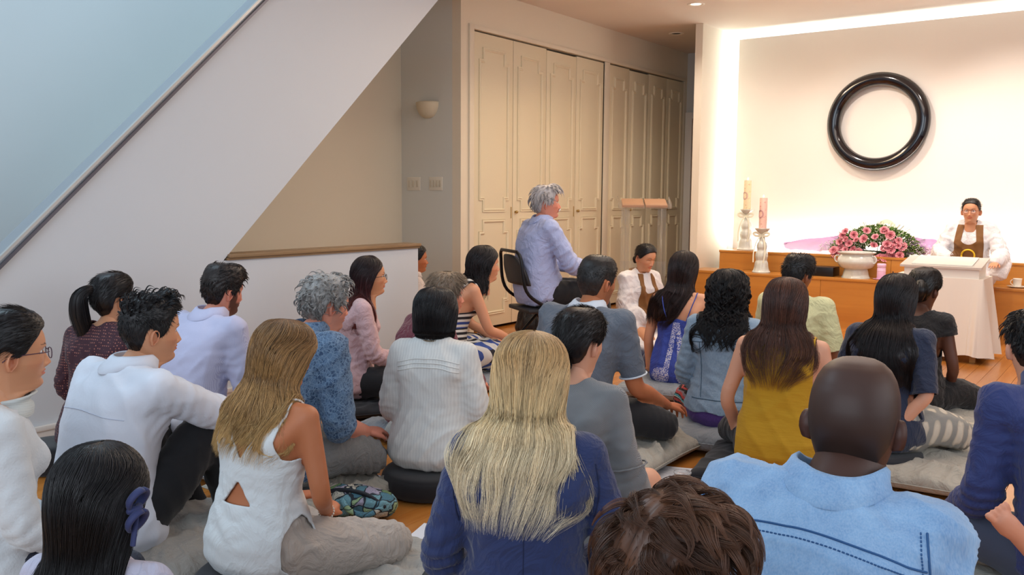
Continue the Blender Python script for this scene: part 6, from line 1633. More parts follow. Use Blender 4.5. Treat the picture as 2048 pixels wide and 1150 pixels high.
hair(P, cap_hair('m', [(0, hx('#1e1a19')), (.6, hx('#1e1a19')), (1, hx('#3a2c26'))], (.003, .013), seed=47, n=3200, length=.013, flow='forward', r=.0009, var=.3, lift=.4, bump=.0006), label='cropped dark hair')

# --- monastic robe helper
ROBE = fabric('white_robe', '#e3e0e2', .75, 350, .12, .2, .02, .3, 9); STOLE = fabric('ochre_stole', '#7c5226', .75, 300, .25, .1, .04)
GOLD = NT('gold_ring'); GOLD.set(color=hx('#e9bf2e'), rough=.3, metal=.35); GOLD = GOLD.m
def robe(P, seed, skirt, sleeve_end=.84, wide=3.4):
    g = P['fig']; ex = []
    for k in (-1, 1):
        S, E, W = g.SH[k], g.EL[k], g.WR[k]
        dn = np.array([k * .02, -.01, -.16]); ex.append(tube([S * .4 + E * .6, E + dn * .5, E * .35 + W * .65 + dn * .75], [.055, .085, .080], 14, flat=1.0))
    o = top(P, ROBE, sleeve_end, .022, drape=.035, seed=seed, amp=.016, fk=9, vert=2.2, hem=.0, neck=.052, loose=2.1, extra=ex + skirt, label='white wide sleeved robe', name='robe', neckfront=.03, opencuff=False, smooth=5, elbow=.014)
    return o
def stole(P, o, w=.098, zt=.63, zb=.25, ring=.255, inner=(.055, .455), rad=.052):
    g = P['fig']; b = g.seat - .045
    def ins(x, z):
        z = z - b; wd = w * np.interp(z, [zb, .45, .62], [.96, 1.0, .86])
        hole = np.minimum(inner[0] * np.interp(z, [.45, .62], [1.0, .70]) - np.abs(x), z - inner[1] - .55 * x * x / inner[0])
        return np.minimum(np.minimum.reduce([wd - np.abs(x), z - zb, zt - z]), -hole)
    a = applique(P, [o], ins, (-.13, .13), (b + zb - .01, b + zt + .02), 'stole', STOLE, 1, .0075, .008, label='ochre brown stole', smoothn=2)
    bv = mesh_bvh(a); pts = []
    for q in np.linspace(0, 2 * PI, 36):
        x, z = rad * math.cos(q), b + ring + rad * math.sin(q); h = bv.ray_cast(Vector((x, 1.5, z)), Vector((0, -1, 0))); pts.append((x, (h[0].y if h[0] else (pts[-1][1] if pts else .2)) + .006, z))
    m_ = np.median([q[1] for q in pts]); pts = [(x, m_ * .5 + y * .5 + .004, z) for x, y, z in pts]
    MB().tube(pts, .0085, 10, cap=False, flat=.6).build('ring_emblem', GOLD, a, smooth=True)
    pts = [(g.SH[k] * .30 + g.bend((k * .05, -.055, .632)) * .70) for k in (-1, 1)]
    nb = g.bend((0, -.012, .645)); arc = [nb + np.array([.090 * math.sin(q), -.085 * math.cos(q), .008 + .012 * abs(math.cos(q))]) for q in np.linspace(-1.35, 1.35, 30)]
    MB().tube(arc, .020, 10, flat=.3, up=(0, 0, 1)).build('stole_neckband', STOLE, P['root'], smooth=True)
# --- P15 kneeling nun
z = .10
lg = {k: [(k * .085, .0, z + .075), (k * .12, .18, z + .07), (k * .15, .36, z + .02), (k * .10, .16, z - .03), (k * .07, -.08, z - .04)] for k in (-1, 1)}
g = Fig(True, z, 1.0, lean=5, legs=lg, head=(-4, 16, 0), arms={1: dict(e=(.20, .07, .36), w=(.02, .24, .27)), -1: dict(e=(-.20, .07, .36), w=(-.02, .24, .26))})
P = person(1294, 7.2, 140, 487, fig=g, label='person in white robe and brown stole kneeling with lowered eyes', skin='asian', quality=2, face_kw=dict(asian=True, brow=BLK2, eyes_closed=True),
    hands=[dict(k=1, d=(-.9, .35, -.1), n=(0, .9, .5), side=-1, curl=22), dict(k=-1, d=(.9, .35, -.1), n=(0, .9, .5), side=1, curl=22)])
sk_ = [ell((0, .10, .085), (.30, .34, .10)), ell((0, .30, .08), (.26, .18, .085)), ell((.2, .12, .10), (.16, .22, .10)), ell((-.2, .12, .10), (.16, .22, .10))]
o = robe(P, 51, sk_); stole(P, o, ring=.27, zb=.22)
hair(P, cap_hair('pulled', [(0, BLK), (1, BLK)], (.005, .009), seed=53, n=800, length=.05, flow='bun', var=.3, r=.0012, lift=.0, dn=.08) + bundle([(0, -.085, -.045), (0, -.115, -.05), (0, -.115, -.075)], [.02, .032, .02], cb, 60, 5, .0015), label='black hair pinned in a low bun')

# --- P16 blue camisole
g = Fig(True, .11, .96, lean=2, head=(10, 0, 5), arms={-1: dict(e=(-.215, -.01, .36), w=(-.22, .06, .14)), 1: dict(e=(.22, .05, .36))})
P = person(1372, 5.55, 14, 503, fig=g, label='person with long reddish brown hair in a blue camisole with white lace back', skin='light', quality=2, hands=HB)
BC = fabric('cobalt', '#2f45a0', .7, 300, .15, .1, .04, .3, 11)
def p16cut(V, g_):
    x, y, zq = V[:, 0], V[:, 1], V[:, 2] - (g_.seat - .045)
    return np.maximum(zq - (.470 - .25 * np.abs(x) + .06 * (y > 0)), -1)
o = top(P, BC, 0, .012, drape=.035, seed=55, amp=.009, fk=11, vert=2.5, hem=.02, neck=.05, cutf=p16cut, label='blue camisole')
bvh = mesh_bvh(o); b = g.seat - .045
for k in (-1, 1):
    p0 = np.array([k * .075, -.09, b + .475]); h = bvh.ray_cast(Vector((p0[0], -1, b + .445)), Vector((0, 1, 0)))
    st_ = [(k * .060, (h[0].y if h[0] else -.1), b + .450)]; S = g.SH[k]
    st_ += [tuple(g.bend((k * .088, -.112, .53))), tuple(g.bend((k * .108, -.080, .60))), tuple(g.bend((k * .108, -.02, .632))), tuple(g.bend((k * .10, .06, .58))), tuple(g.bend((k * .085, .12, .51)))]
    MB().tube(spline(st_, 30), .0035, 6).build('strap', BC, P['root'], smooth=True)
LACE = NT('lace'); f_ = LACE.noise(150, 2); LACE.set(color=LACE.mix(LACE.math('GREATER_THAN', f_, .5), hx('#3f55ae'), hx('#c9cbdb')), rough=.8); LACE = LACE.m
def lace(x, z):
    z = z - b; u_ = np.clip((.44 - z) / .38, 0, 1); band = np.minimum.reduce([.014 + .006 * u_ - np.abs(np.abs(x) - (.008 + .05 * u_)), z - .04, .445 - z]); foot = np.minimum(.055 - np.hypot((np.abs(x) - .085) * .9, z - .10), z - .03)
    return np.maximum(band, foot)
applique(P, [o], lace, (-.16, .16), (b + .0, b + .46), 'lace_panel', LACE, -1, .007, .003, .001, 'white lace panels')
bottom(P, fabric('blue_denim_dark', '#27375e', wr=.2), .010)
hair(P, long_hair([(-.13, -.03, .10, .06, .105, 84), (-.20, -.045, .11, .05, .10, 92, -.03), (-.28, -.05, .11, .05, .10, 100, -.065), (-.36, -.05, .09, .05, .09, 110, -.085)], [(0, hx('#1f1514')), (.5, hx('#2c1b18')), (1, hx('#2a1a18'))], 57, 1200, .4, r=.0014, puff=.004, clump=24), label='long reddish brown hair')

# --- P17 denim jacket, black curls
g = Fig(True, .13, 1.0, lean=4, head=(6, 0, 0), arms={-1: dict(e=(-.225, .01, .38), w=(-.14, .20, .24)), 1: dict(e=(.225, .02, .38))})
P = person(1464, 4.45, 12, 540, fig=g, label='person with long curly black hair in a light denim jacket', skin='tan', quality=2, hands=HB)
DJ = denim('denim_light', '#51728e', '#7391aa')
o = top(P, DJ, .93, .018, drape=.006, seed=60, amp=.008, fk=14, hem=.19, neck=.062, label='light denim jacket', loose=1.25, elbow=.012)
ss = plain('denim_stitch', '#3b5569', .8); zs_ = g.seat - .045
for k in (-1, 1):
    surf_seam(P, o, [(k * .088, .215 + zs_), (k * .098, .35 + zs_), (k * .112, .51 + zs_)], mat=ss, r=.0022, name='panel_seam'); surf_seam(P, o, [(k * .103, .215 + zs_), (k * .113, .35 + zs_), (k * .127, .51 + zs_)], mat=plain('stitch_pale', '#a9b7bf', .8), r=.0013, dashed=True, name='stitching')
surf_seam(P, o, [(-.17, .505 + zs_), (0, .515 + zs_), (.17, .505 + zs_)], mat=ss, r=.0025, name='yoke_seam'); surf_seam(P, o, [(-.14, .205 + zs_), (0, .205 + zs_), (.14, .205 + zs_)], mat=ss, r=.0025, name='waistband_seam')
collar(P, DJ, .03, .068)
g2 = g; pr = g.torso(.012, zmax=.34); V, F = remesh(pr, .012, 4); N = vnormals(V, F); o2 = link('purple_top', fastmesh('purple_top', V, F), fabric('purple_jersey', '#50357c', wr=.2), P['root']); o2['label'] = 'purple top below the jacket'
t = NT('zigzag_skirt'); sx = t.n('ShaderNodeSeparateXYZ'); t.l(t.co(), sx.inputs[0]); at2 = t.math('MULTIPLY', t.math('ABSOLUTE', t.math('SUBTRACT', t.math('FRACT', t.math('MULTIPLY', t.math('ADD', sx.outputs[0], t.math('MULTIPLY', sx.outputs[1], .8)), 26)), .5)), .028)
zz = t.math('FRACT', t.math('MULTIPLY', t.math('ADD', sx.outputs[2], at2), 11))
t.set(color=t.ramp(zz, [(0, hx('#1d1418')), (.18, hx('#b8433e')), (.34, hx('#1d1418')), (.42, hx('#d8c8b8')), (.48, hx('#4aa0a8')), (.62, hx('#1d1418')), (.7, hx('#c04a48')), (.88, hx('#8c7a80'))], 'CONSTANT'), rough=.8)
bottom(P, t.m, .020, .006, 15, name='skirt', label='skirt with red, teal and black zigzag bands')
hair(P, long_hair([(-.12, -.03, .115, .07, .12, 80), (-.18, -.04, .125, .06, .12, 84), (-.23, -.045, .12, .05, .11, 92), (-.28, -.045, .09, .04, .10, 104)], [(0, BLK), (1, hx('#161214'))], 61, 700, .35, r=.0013, curl=.006, wfreq=6, puff=.014, clump=60, cl=.5, m=44, groove=.010, baseend=.80, fly=.04, lockcurl=(130, 12, .013, 6.5, .006)), label='long curly black hair')

# --- P18 mustard top
g = Fig(True, .13, 1.10, lean=2, slouch=.01, head=(4, 2, 2), arms={-1: dict(e=(-.25, -.01, .38), w=(-.20, .12, .17)), 1: dict(e=(.235, .02, .38), w=(.15, .2, .2))})
P = person(1580, 3.78, 8, 557, fig=g, label='person with long auburn brown hair in a sleeveless mustard yellow top', skin='fair', quality=2, hands=HB)
t = NT('mustard'); sl = t.noise(26, 3, t.co((.6, .6, 6))); t.set(color=t.mix(sl, hx('#b8860a'), hx('#c99a1c')), rough=.85, sheen=.15); t.bump(sl, .25, .004); t.bump(t.noise(11, 4, None, .5, 1), .3, .015)
top(P, t.m, 0, .013, drape=.018, seed=64, amp=.011, fk=10, hem=.075, neck=.075, label='mustard sleeveless top', cutf=lambda V, g_: np.minimum(np.abs(V[:, 0]) - .148, V[:, 2] - .52))
bottom(P, fabric('black_legging', '#131318', .8), .012)
hair(P, long_hair([(-.12, -.025, .115, .07, .11, 78), (-.17, -.04, .145, .06, .11, 80), (-.22, -.05, .15, .05, .105, 86), (-.28, -.055, .115, .05, .10, 100), (-.35, -.055, .07, .04, .095, 118)], [(0, hx('#4a2c20')), (.3, hx('#4b2e24')), (.7, hx('#5b3828')), (1, hx('#6e4530'))], 67, 2000, .38, r=.0010, wave=.006, wfreq=2.5, puff=.008, clump=26, cl=.75, tips=(.58, 1.06), baseend=.70), label='long auburn brown hair')

# --- P19 cream tee
g = Fig(False, .11, .96, lean=-2, slouch=.05, head=(16, 8, 0), arms={1: dict(e=(.265, -.02, .36), w=(.30, -.03, .12)), -1: dict()})
P = person(1603, 5.25, 22, 511, fig=g, label='person with short black hair in a pale yellow T-shirt with palm print', skin='brown', quality=1, face_kw=dict(brow=BLK), hands=[dict(k=1, d=(.4, -.2, -.4), n=(.3, 0, 1), side=-1)])
CT = fabric('cream_tee', '#d0d0a2', .85, 300, .2, .15, .03, .3, 11)
o = top(P, CT, .46, .014, drape=.016, seed=70, amp=.009, fk=12, hem=.06, neck=.07, label='pale yellow T-shirt', loose=1.6, sleeveinf=.018)
PT = plain('palm_print', '#4f7f78', .8); bvh = mesh_bvh(o)
def onback(x, z, lift=.002):
    h = bvh.ray_cast(Vector((x, -1.5, z)), Vector((0, 1, 0))); return None if h[0] is None else tuple(h[0] + h[1] * lift)
for (cx, cz, s) in [(.095, .60, 1.0), (.105, .53, .9)]:
    mb = MB()
    for q in (-2.6, -2.0, -1.3, -.6, .1, .7):
        pts = [onback(cx + s * .035 * t_ * math.sin(q), cz + s * (.035 * t_ * math.cos(q) - .02 * t_ * t_)) for t_ in np.linspace(0, 1, 6)]; pts = [p_ for p_ in pts if p_]
        if len(pts) > 2: mb.tube(pts, [.002 + .003 * math.sin(PI * (i + .5) / len(pts)) for i in range(len(pts))], 6, flat=.4)
    pts = [onback(cx - .004 * t_, cz - s * .05 * t_) for t_ in np.linspace(0, 1, 5)]; pts = [p_ for p_ in pts if p_]
    if len(pts) > 2: mb.tube(pts, .0028, 6, flat=.4)
    mb.build('palm_print', PT, P['root'], smooth=True)
bottom(P, fabric('faded_jeans', '#44586c', .85, 300, .3), .014)
hair(P, cap_hair('m', [(0, BLK), (1, BLK)], (.007, .022), seed=72, n=2200, length=.028, flow='forward', up=.35, r=.0013, var=.3), label='short black hair')

# --- P20 navy tee, long dark straight hair
g = Fig(True, .14, 1.04, lean=6, head=(8, 0, 0), arms={1: dict(e=(.235, -.05, .36), w=(.06, -.12, .17), l=.95), -1: dict()})
P = person(1806, 4.05, 22, 549, fig=g, label='person with very long straight dark hair in a navy T-shirt', skin='fair', quality=2, hands=[dict(k=1, d=(-.7, -.3, -.75), n=(.4, -.9, .1), side=-1, curl=45)])
top(P, fabric('navy_tee', '#1e2942', .85, 300, .25, .2, .05, .3, 12), .50, .015, drape=.010, seed=74, amp=.009, fk=12, hem=.075, neck=.07, label='navy T-shirt', loose=1.4)
t = NT('check_trouser'); ck = t.math('MULTIPLY', t.wave(4.2, t.co((1, 1, 1), (0, 0, .5)), .3, d='X', detail=0), t.wave(4.6, t.co((1, 1, 1), (.3, 0, .5)), .3, d='Y', detail=0)); t.set(color=t.ramp(ck, [(.25, hx('#8e8c86')), (.4, hx('#b8ad9c')), (.7, hx('#cbc1b0'))]), rough=.85); t.bump(t.noise(12, 4), .35, .015)
bottom(P, t.m, .022, .014, 12, label='grey and beige checked trousers')
hair(P, long_hair([(-.13, -.03, .110, .06, .105, 80), (-.20, -.04, .14, .06, .11, 84), (-.28, -.05, .165, .05, .11, 88), (-.36, -.05, .175, .05, .11, 94), (-.43, -.05, .16, .05, .11, 102)], [(0, hx('#1a1314')), (1, hx('#1f1718'))], 77, 1900, .35, r=.0010, puff=.004, clump=40, cl=.4, tips=(.84, 1.04)), label='very long straight dark hair')

# --- P21 black dress
g = Fig(True, .12, .98, lean=4, head=(8, 2, 0), arms={1: dict(e=(.225, .03, .36), w=(.13, .20, .2)), -1: dict()})
P = person(1860, 4.85, 24, 539, fig=g, label='person with pinned up parted black hair in a black cap sleeve dress', skin='dark', quality=2, hands=HB)
top(P, fabric('black_dress', '#0e0e12', .85, 300, .2, .2, .05, .3, 12), (.14, .14), .014, drape=.010, seed=80, amp=.008, hem=.03, neck=.082, label='black cap sleeve dress', sleeveinf=.020)
bottom(P, fabric('black_dress', '#0e0e12'), .018, .008)
hair(P, cap_hair('pulled', [(0, BLK), (1, hx('#0b090a'))], (.016, .022), seed=82, n=1600, length=.035, flow='bun', var=.3, r=.0011, lift=.0, dn=.08, bump=.002) +
     bundle([(.035, -.10, .04), (.045, -.118, .0), (.035, -.105, -.045)], [.035, .046, .03], [(0, BLK)], 160, 5, .0014, .3) + bundle([(-.035, -.10, .04), (-.045, -.118, .0), (-.035, -.105, -.045)], [.035, .046, .03], [(0, BLK)], 160, 6, .0014, .3), label='black hair parted and pinned in two rolls')

# --- P22 bald man in denim shirt
g = Fig(False, .10, 1.05, lean=12, slouch=.05, side=3, head=(2, 6, 0), hscale=1.07, sw=.168, arms={}, neckr=.070)
P = person(1731, 1.72, 8, 704, fig=g, label='bald person with dark skin in a blue denim shirt in the foreground', skin='deep', quality=2, hands=HB, face_kw=dict(brow=BLK))
DS = denim('denim_shirt', '#4379ae', '#86b2da')
o = top(P, DS, .93, .016, drape=.012, seed=84, amp=.012, fk=11, hem=.05, neck=.080, label='blue denim shirt', loose=1.3, elbow=.007, vox=.008)
collar(P, DS, .036, .084, .008, flare=.008, label='denim collar')
sd = plain('denim_seam_dark', '#2c5788', .8); b = g.seat - .045
yk = [(-.20, .575 + b), (-.12, .592 + b), (0, .598 + b), (.12, .580 + b), (.20, .555 + b)]
surf_seam(P, o, yk, mat=sd, r=.0022, n=70, name='yoke_seam'); surf_seam(P, o, [(x, z_ - .012) for x, z_ in yk], mat=sd, r=.0016, n=70, dashed=True, name='yoke_stitching')
for k in (-1, 1):
    surf_seam(P, o, [(k * .196, .61 + b), (k * .206, .54 + b), (k * .200, .47 + b), (k * .19, .38 + b)], mat=sd, r=.0022, name='armhole_seam'); surf_seam(P, o, [(k * .186, .61 + b), (k * .196, .54 + b), (k * .190, .47 + b), (k * .18, .38 + b)], mat=sd, r=.0015, dashed=True, name='armhole_stitching')
bottom(P, fabric('dark_jeans', '#2a3550'), .012)
hair(P, cap_hair('recede', [(0, SK['deep']), (1, hx('#2c211d'))], (.0008, .0006), seed=86, n=0, bump=0, var=0.02), name='shaved_scalp', mat=SKIN, label='shaved scalp')

# --- P23 navy shirt man at the right edge
g = Fig(False, .12, .92, lean=14, slouch=.05, head=(20, 10, 0), arms={-1: dict(e=(-.225, .10, .36), w=(-.20, .32, .22)), 1: dict()})
P = person(2092, 2.78, -32, 622, fig=g, label='person with short black hair in a navy long sleeved shirt at the right edge', skin='fair', quality=2, face_kw=dict(brow=BLK), hands=HB,
    feet=[dict(world=at_depth(2042, 1086, 2.56), wd=at_depth(1958, 985, 2.44) - at_depth(2042, 1086, 2.56), wn=at_depth(1975, 1000, 2.2) - at_depth(1990, 1020, 2.42) + np.array([0, 0, .06]), side=1, s=.86)])
NS = fabric('navy_shirt', '#26346b', .75, 300, .15, .15, .04, .3, 11)
top(P, NS, .95, .016, drape=.012, seed=90, amp=.012, fk=12, hem=.05, neck=.068, label='navy long sleeved shirt', loose=1.4, elbow=.014); collar(P, fabric('slate_collar', '#3d4a78'), .036, .072)
bottom(P, fabric('slate_jeans', '#3d4458', .85, 300, .3), .014)
hair(P, cap_hair('m', [(0, BLK), (1, BLK2)], (.006, .016), seed=92, n=3600, length=.022, flow='down', up=.1, r=.0010, var=.35, lift=.15, locks=(170, 14, .045, .007, .005, .22, .75)), label='short black hair')

# --- P24 blonde, navy blazer
g = Fig(True, .12, .98, lean=5, slouch=.01, head=(2, 3, 4), sw=.150, arms={-1: dict(e=(-.235, .0, .36), w=(-.18, .18, .2)), 1: dict(e=(.25, .02, .38), w=(.12, .22, .26))})
P = person(1064, 2.2, 4, 669, fig=g, label='person with long straight blonde hair in a navy blazer in the foreground', skin='fair', quality=2, hands=HB)
NB = fabric('navy_blazer', '#23305c', .85, 420, .3, .25, .05, .3, 10)
o = top(P, NB, .95, .020, drape=.006, seed=95, amp=.006, fk=10, hem=.05, neck=.060, label='navy blazer', loose=1.35, elbow=.010, sleeveinf=.017, vox=.009)
surf_seam(P, o, [(0, .62), (0.001, .45), (0, .2)], mat=plain('navy_seam', '#182246', .8), r=.0012, name='back_seam')
for k in (-1, 1): surf_seam(P, o, [(k * .176, .655), (k * .186, .58), (k * .172, .50)], mat=plain('navy_seam', '#182246', .8), r=.0018, name='armhole_seam')
bottom(P, fabric('black_legging', '#131318', .8), .012)
hair(P, long_hair([(-.12, -.03, .120, .07, .112, 84), (-.165, -.04, .134, .06, .11, 92), (-.215, -.045, .140, .05, .112, 98, -.008), (-.26, -.045, .136, .04, .115, 106, -.012), (-.31, -.045, .122, .03, .115, 114, -.016), (-.37, -.045, .105, .03, .115, 122, -.02)],
    [(0, hx('#a07a50')), (.2, hx('#c9a26e')), (.42, hx('#ecd09e')), (1, hx('#fbecd0'))], 97, 3600, .22, r=.0009, puff=.006, clump=34, cl=.75, tips=(.50, 1.0), wave=.005, wfreq=2.0, baseend=.64, width=1.04, fly=.035), label='long straight blonde hair')

# --- P25 grey dress, low bun
z = .13
lg = {1: [(.085, .0, z + .075), (.15, .13, z + .15), (.215, .28, z + .175), (.12, .33, z + .03), (-.0, .30, z - .02)], -1: [(-.085, .0, z + .075), (-.2, .15, z + .1), (-.32, .27, z + .05), (-.12, .33, z + .03), (.07, .31, z + .02)]}
g = Fig(True, z, .98, lean=5, slouch=.01, legs=lg, head=(14, 4, 0), arms={1: dict(e=(.225, .03, .38), w=(.13, .22, .27)), -1: dict(e=(-.22, .0, .38))})
P = person(1166, 2.92, 24, 619, fig=g, label='person with a low dark bun in a grey dress with gathered sleeves and bare knee', skin='fair', quality=2, hands=HB)
t = NT('grey_tweed'); w1 = t.wave(120, t.co((1, 1, 1), (0, .8, 0)), 1.0, d='X', detail=1); t.set(color=t.mix(w1, hx('#66676a'), hx('#8b8c8d')), rough=.9, sheen=.2); t.bump(w1, .3, .002); t.bump(t.noise(12, 4), .3, .012)
sl = []
for k in (-1, 1):
    S, E, W = g.SH[k], g.EL[k], g.WR[k]; a_ = S * .25 + E * .75; b_ = E * .72 + W * .28; sl.append(tube([S * .35 + E * .65, a_ * .4 + b_ * .6 + [k * .005, -.01, -.02], b_ + [k * .005, -.005, -.05]], [.052, .078, .086], 16))
top(P, t.m, .64, .016, drape=.016, seed=99, amp=.010, fk=15, vert=2.0, hem=.03, neck=.070, label='grey tweed dress with gathered sleeves', extra=sl, loose=1.2)
bottom(P, t.m, .018, .008, 15, upto=2, name='dress_skirt', extra=[tube([(.085, 0, z + .075), (.15, .13, z + .15), (.19, .22, z + .168)], [.105, .10, .085], 16), tube([(-.085, 0, z + .075), (-.2, .15, z + .1), (-.27, .22, z + .08)], [.105, .10, .088], 16)], cutf=lambda V, g_: np.maximum(V[:, 0] * .55 + V[:, 1] * .83 - .285, -V[:, 0] * .8 + V[:, 1] * .6 - .345))
for k in (-1, 1):
    p_, d_ = g.arm_end(k, .44); u_ = np.cross(d_, [0, 1, .2]); u_ /= np.linalg.norm(u_); w_ = np.cross(d_, u_)
    MB().tube([p_ + (u_ * math.cos(q) + w_ * math.sin(q)) * (.074 + .002 * math.sin(q * 14)) for q in np.linspace(0, 2 * PI, 60)], .0035, 6, cap=False).build('gathered_seam', t.m, P['root'], smooth=True)
hair(P, cap_hair('pulled', [(0, hx('#1f1816')), (1, hx('#171213'))], (.012, .018), seed=101, n=3000, length=.05, flow='bun', var=.35, r=.0008, lift=.0, dn=.08) + bundle([(0, -.09, -.055), (0.0, -.118, -.068), (0, -.11, -.095)], [.028, .046, .03], [(0, hx('#171213'))], 300, 7, .0010, .35), label='dark hair in a low bun')

# --- P26 foreground head
g = Fig(False, .10, 1.02, lean=12, slouch=.03, head=(30, 22, 8), arms={})
P = person(1360, 1.27, 20, 1004, fig=g, label='person with tousled wavy brown hair, head bowed, at the very front', skin='fair', quality=2, hands=HB, face_kw=dict(brow=BRN))
top(P, fabric('charcoal_tee', '#2b2c33'), .5, .014, seed=105); bottom(P, BLACKF)
wv = [(0, hx('#6e4832')), (.5, hx('#523424')), (1, hx('#6b452e'))]
hair(P, cap_hair('m', wv, (.010, .012), seed=107, n=900, length=.03, flow='side', r=.0005, var=.4, bump=.004, groove=22, locks=(270, 36, .085, .017, .012, .30, .93)), label='tousled wavy brown hair')

# --- P27 speaker
z = .53
lg = {k: [(k * .09, 0, z + .075), (k * .12, .18, z + .075), (k * .14, .38, z + .05), (k * .14, .40, z - .2), (k * .14, .40, .06)] for k in (-1, 1)}
g = Fig(True, z, 1.06, lean=7, legs=lg, head=(0, 2, 0), arms={1: dict(e=(.25, .12, .33 + z), w=(.16, .33, .27 + z)), -1: dict(e=(-.27, .12, .33 + z), w=(-.26, .32, .25 + z))})
P = person(1944, 7.85, 187, 395, fig=g, label='person in white robe and brown stole speaking behind the covered table', skin='asian', quality=2, face_kw=dict(asian=True, brow=BLK2),
    hands=[dict(k=-1, d=(.1, 1, -.1), n=(0, .1, 1), side=1, curl=12, spread=1.6), dict(k=1, d=(-.4, .9, -.1), n=(0, .1, 1), side=-1, curl=15)])
sk_ = [ell((0, .10, .60), (.24, .26, .13)), tube([(0, .28, .60), (0, .36, .35), (0, .37, .08)], [.24, .24, .26], 20, flat=.5, up=(0, 1, 0))]
o = robe(P, 111, sk_); stole(P, o, w=.128, zb=.20, ring=.335, rad=.056, inner=(.070, .44))
eyes(P); glasses(P, '#7a4a3c', .027, .018, 2.8)
hair(P, cap_hair('pulled', [(0, BLK), (1, BLK)], (.004, .007), seed=113, n=900, length=.05, flow='bun', var=.3, r=.0011, lift=.0, dn=.08) + bundle([(0, -.085, -.05), (0, -.11, -.05), (0, -.11, -.07)], [.02, .03, .02], cb, 60, 5, .0015), label='black hair combed back tightly')
print('people', time.time() - T0)
# ================================================================ CUSHIONS, CHAIR AND SMALL THINGS
def root_of(txt):
    for o in bpy.data.objects:
        if o.get('category') == 'person' and txt in o['label']: return o
def under(txt, dx=0, dy=0):
    o = root_of(txt); c, s = math.cos(o.rotation_euler.z), math.sin(o.rotation_euler.z); return o.location.x + dx * c - dy * s, o.location.y + dx * s + dy * c, o.rotation_euler.z
def cu(txt, w, d, h, mat, label, dx=0, dy=.12, rz=0, seed=0, z=.001, **k):
    x, y, a = under(txt, dx, dy); return cushion(x, y, z, w, d, h, a + rz, mat, label, seed, **k)
def za(txt, R_, h, mat, label, z=.05, dx=0, dy=-.02, **k):
    x, y, a = under(txt, dx, dy); return zafu(x, y, z, R_, h, mat, label, **k)
cu('glasses and tied', .75, .65, .10, LINENB, 'grey floor cushion under the cardigan wearer at the left edge', seed=1)
cu('child', .6, .55, .07, LINENB, 'grey floor cushion under the child with the hair bow', seed=2)
cu('spiky', .78, .66, .13, LINEN, 'plump grey linen floor cushion under the white shirt wearer', dy=.16, seed=3, fold=.012)
cu('ponytail', .62, .6, .09, LINENB, 'grey floor cushion under the ponytail wearer beside the stair wall', seed=4)
x, y, a = under('ponytail', -.20, -.10); zafu(x, y, .001, .14, .13, BLACKF, 'small round black cushion on the floor by the baseboard')
cu('beard', .66, .6, .10, LINENB, 'grey floor cushion under the bearded person', seed=5)
cu('honey', .85, .74, .085, LINEN, 'broad flat grey linen floor cushion under the dark round cushion', dy=.20, seed=6, fold=.01)
za('honey', .20, .068, fabric('charcoal_cotton', '#24252b'), 'charcoal round cushion under the person in the open back top', z=.072)
cu('curly grey', .64, .56, .085, LINEN2, 'wrinkled grey floor cushion under the person with curly grey hair', dy=.12, dx=-.04, seed=7, fold=.013)
za('curly grey', .19, .05, BLACKF, 'flat black round cushion under the person with curly grey hair', z=.055)
cu('dark red hair', .66, .6, .08, fabric('black_cushion', '#1b1b20'), 'black floor cushion under the person in the pink sweater', seed=8)
cu('past the end', .6, .55, .08, LINENB, 'grey floor cushion beyond the low wall', seed=9)
za('black bob', .215, .10, BLACKF, 'thick black round cushion under the person in the white blouse', z=.003)
cu('dark red jacket', .68, .62, .09, LINENB, 'grey floor cushion under the person in the dark red jacket', seed=10)
cu('striped dress', .68, .62, .10, LINENB, 'grey floor cushion under the striped dress', seed=11)
cu('polo', .86, .7, .11, LINEN2, 'grey linen floor cushion under the polo shirt wearer', dy=.20, seed=12, fold=.012)
cu('kneeling with', .68, .62, .055, fabric('navy_cushion', '#1c2440'), 'thin navy floor cushion under the kneeling person in the robe', seed=13, dy=.1)
cu('camisole', .74, .62, .115, LINENB, 'thick grey floor cushion under the blue camisole wearer', dy=.05, seed=14)
cu('curly black', .80, .60, .135, LINENB, 'plump grey floor cushion under the denim jacket wearer', dy=.06, dx=-.10, seed=15)
cu('mustard', .72, .62, .12, fabric('black_cushion', '#1b1b20'), 'black floor cushion under the mustard top wearer', seed=16)
cu('palm print', .66, .6, .10, LINENB, 'grey floor cushion under the palm print T-shirt wearer', seed=17)
cu('very long', .80, .70, .10, LINEN2, 'grey linen floor cushion with gathered corner under the navy T-shirt wearer', dx=.06, dy=.06, rz=.25, seed=18, fold=.014)
za('very long', .19, .05, fabric('charcoal_cotton', '#24252b'), 'dark round cushion under the navy T-shirt wearer', z=.075)
cu('cap sleeve', .80, .66, .11, LINEN2, 'grey floor cushion under the black dress wearer', dy=.14, seed=19, fold=.01)
cu('bald', .8, .7, .09, LINENB, 'grey floor cushion under the bald person in denim', seed=20)
cu('navy long sleeved', .8, .66, .10, LINEN2, 'grey floor cushion under the person in navy at the right edge', seed=21)
cu('blonde hair in a navy blazer', .72, .62, .11, LINENB, 'grey floor cushion under the navy blazer wearer', seed=22)
cu('low dark bun', .84, .72, .115, LINEN2, 'wrinkled grey floor cushion under the person in the grey dress', dy=.14, seed=23, fold=.014)
cu('tousled', .6, .6, .09, LINENB, 'grey floor cushion under the person at the very front edge', seed=24)
c = onz(1800, 905, 0)
q = onz(1950, 885, 0); cushion(q[0], q[1], .001, .42, .30, .085, 1.2, fabric('cream_linen', '#c9bfa8'), 'cream folded cushion beside the checked trousers', 30)

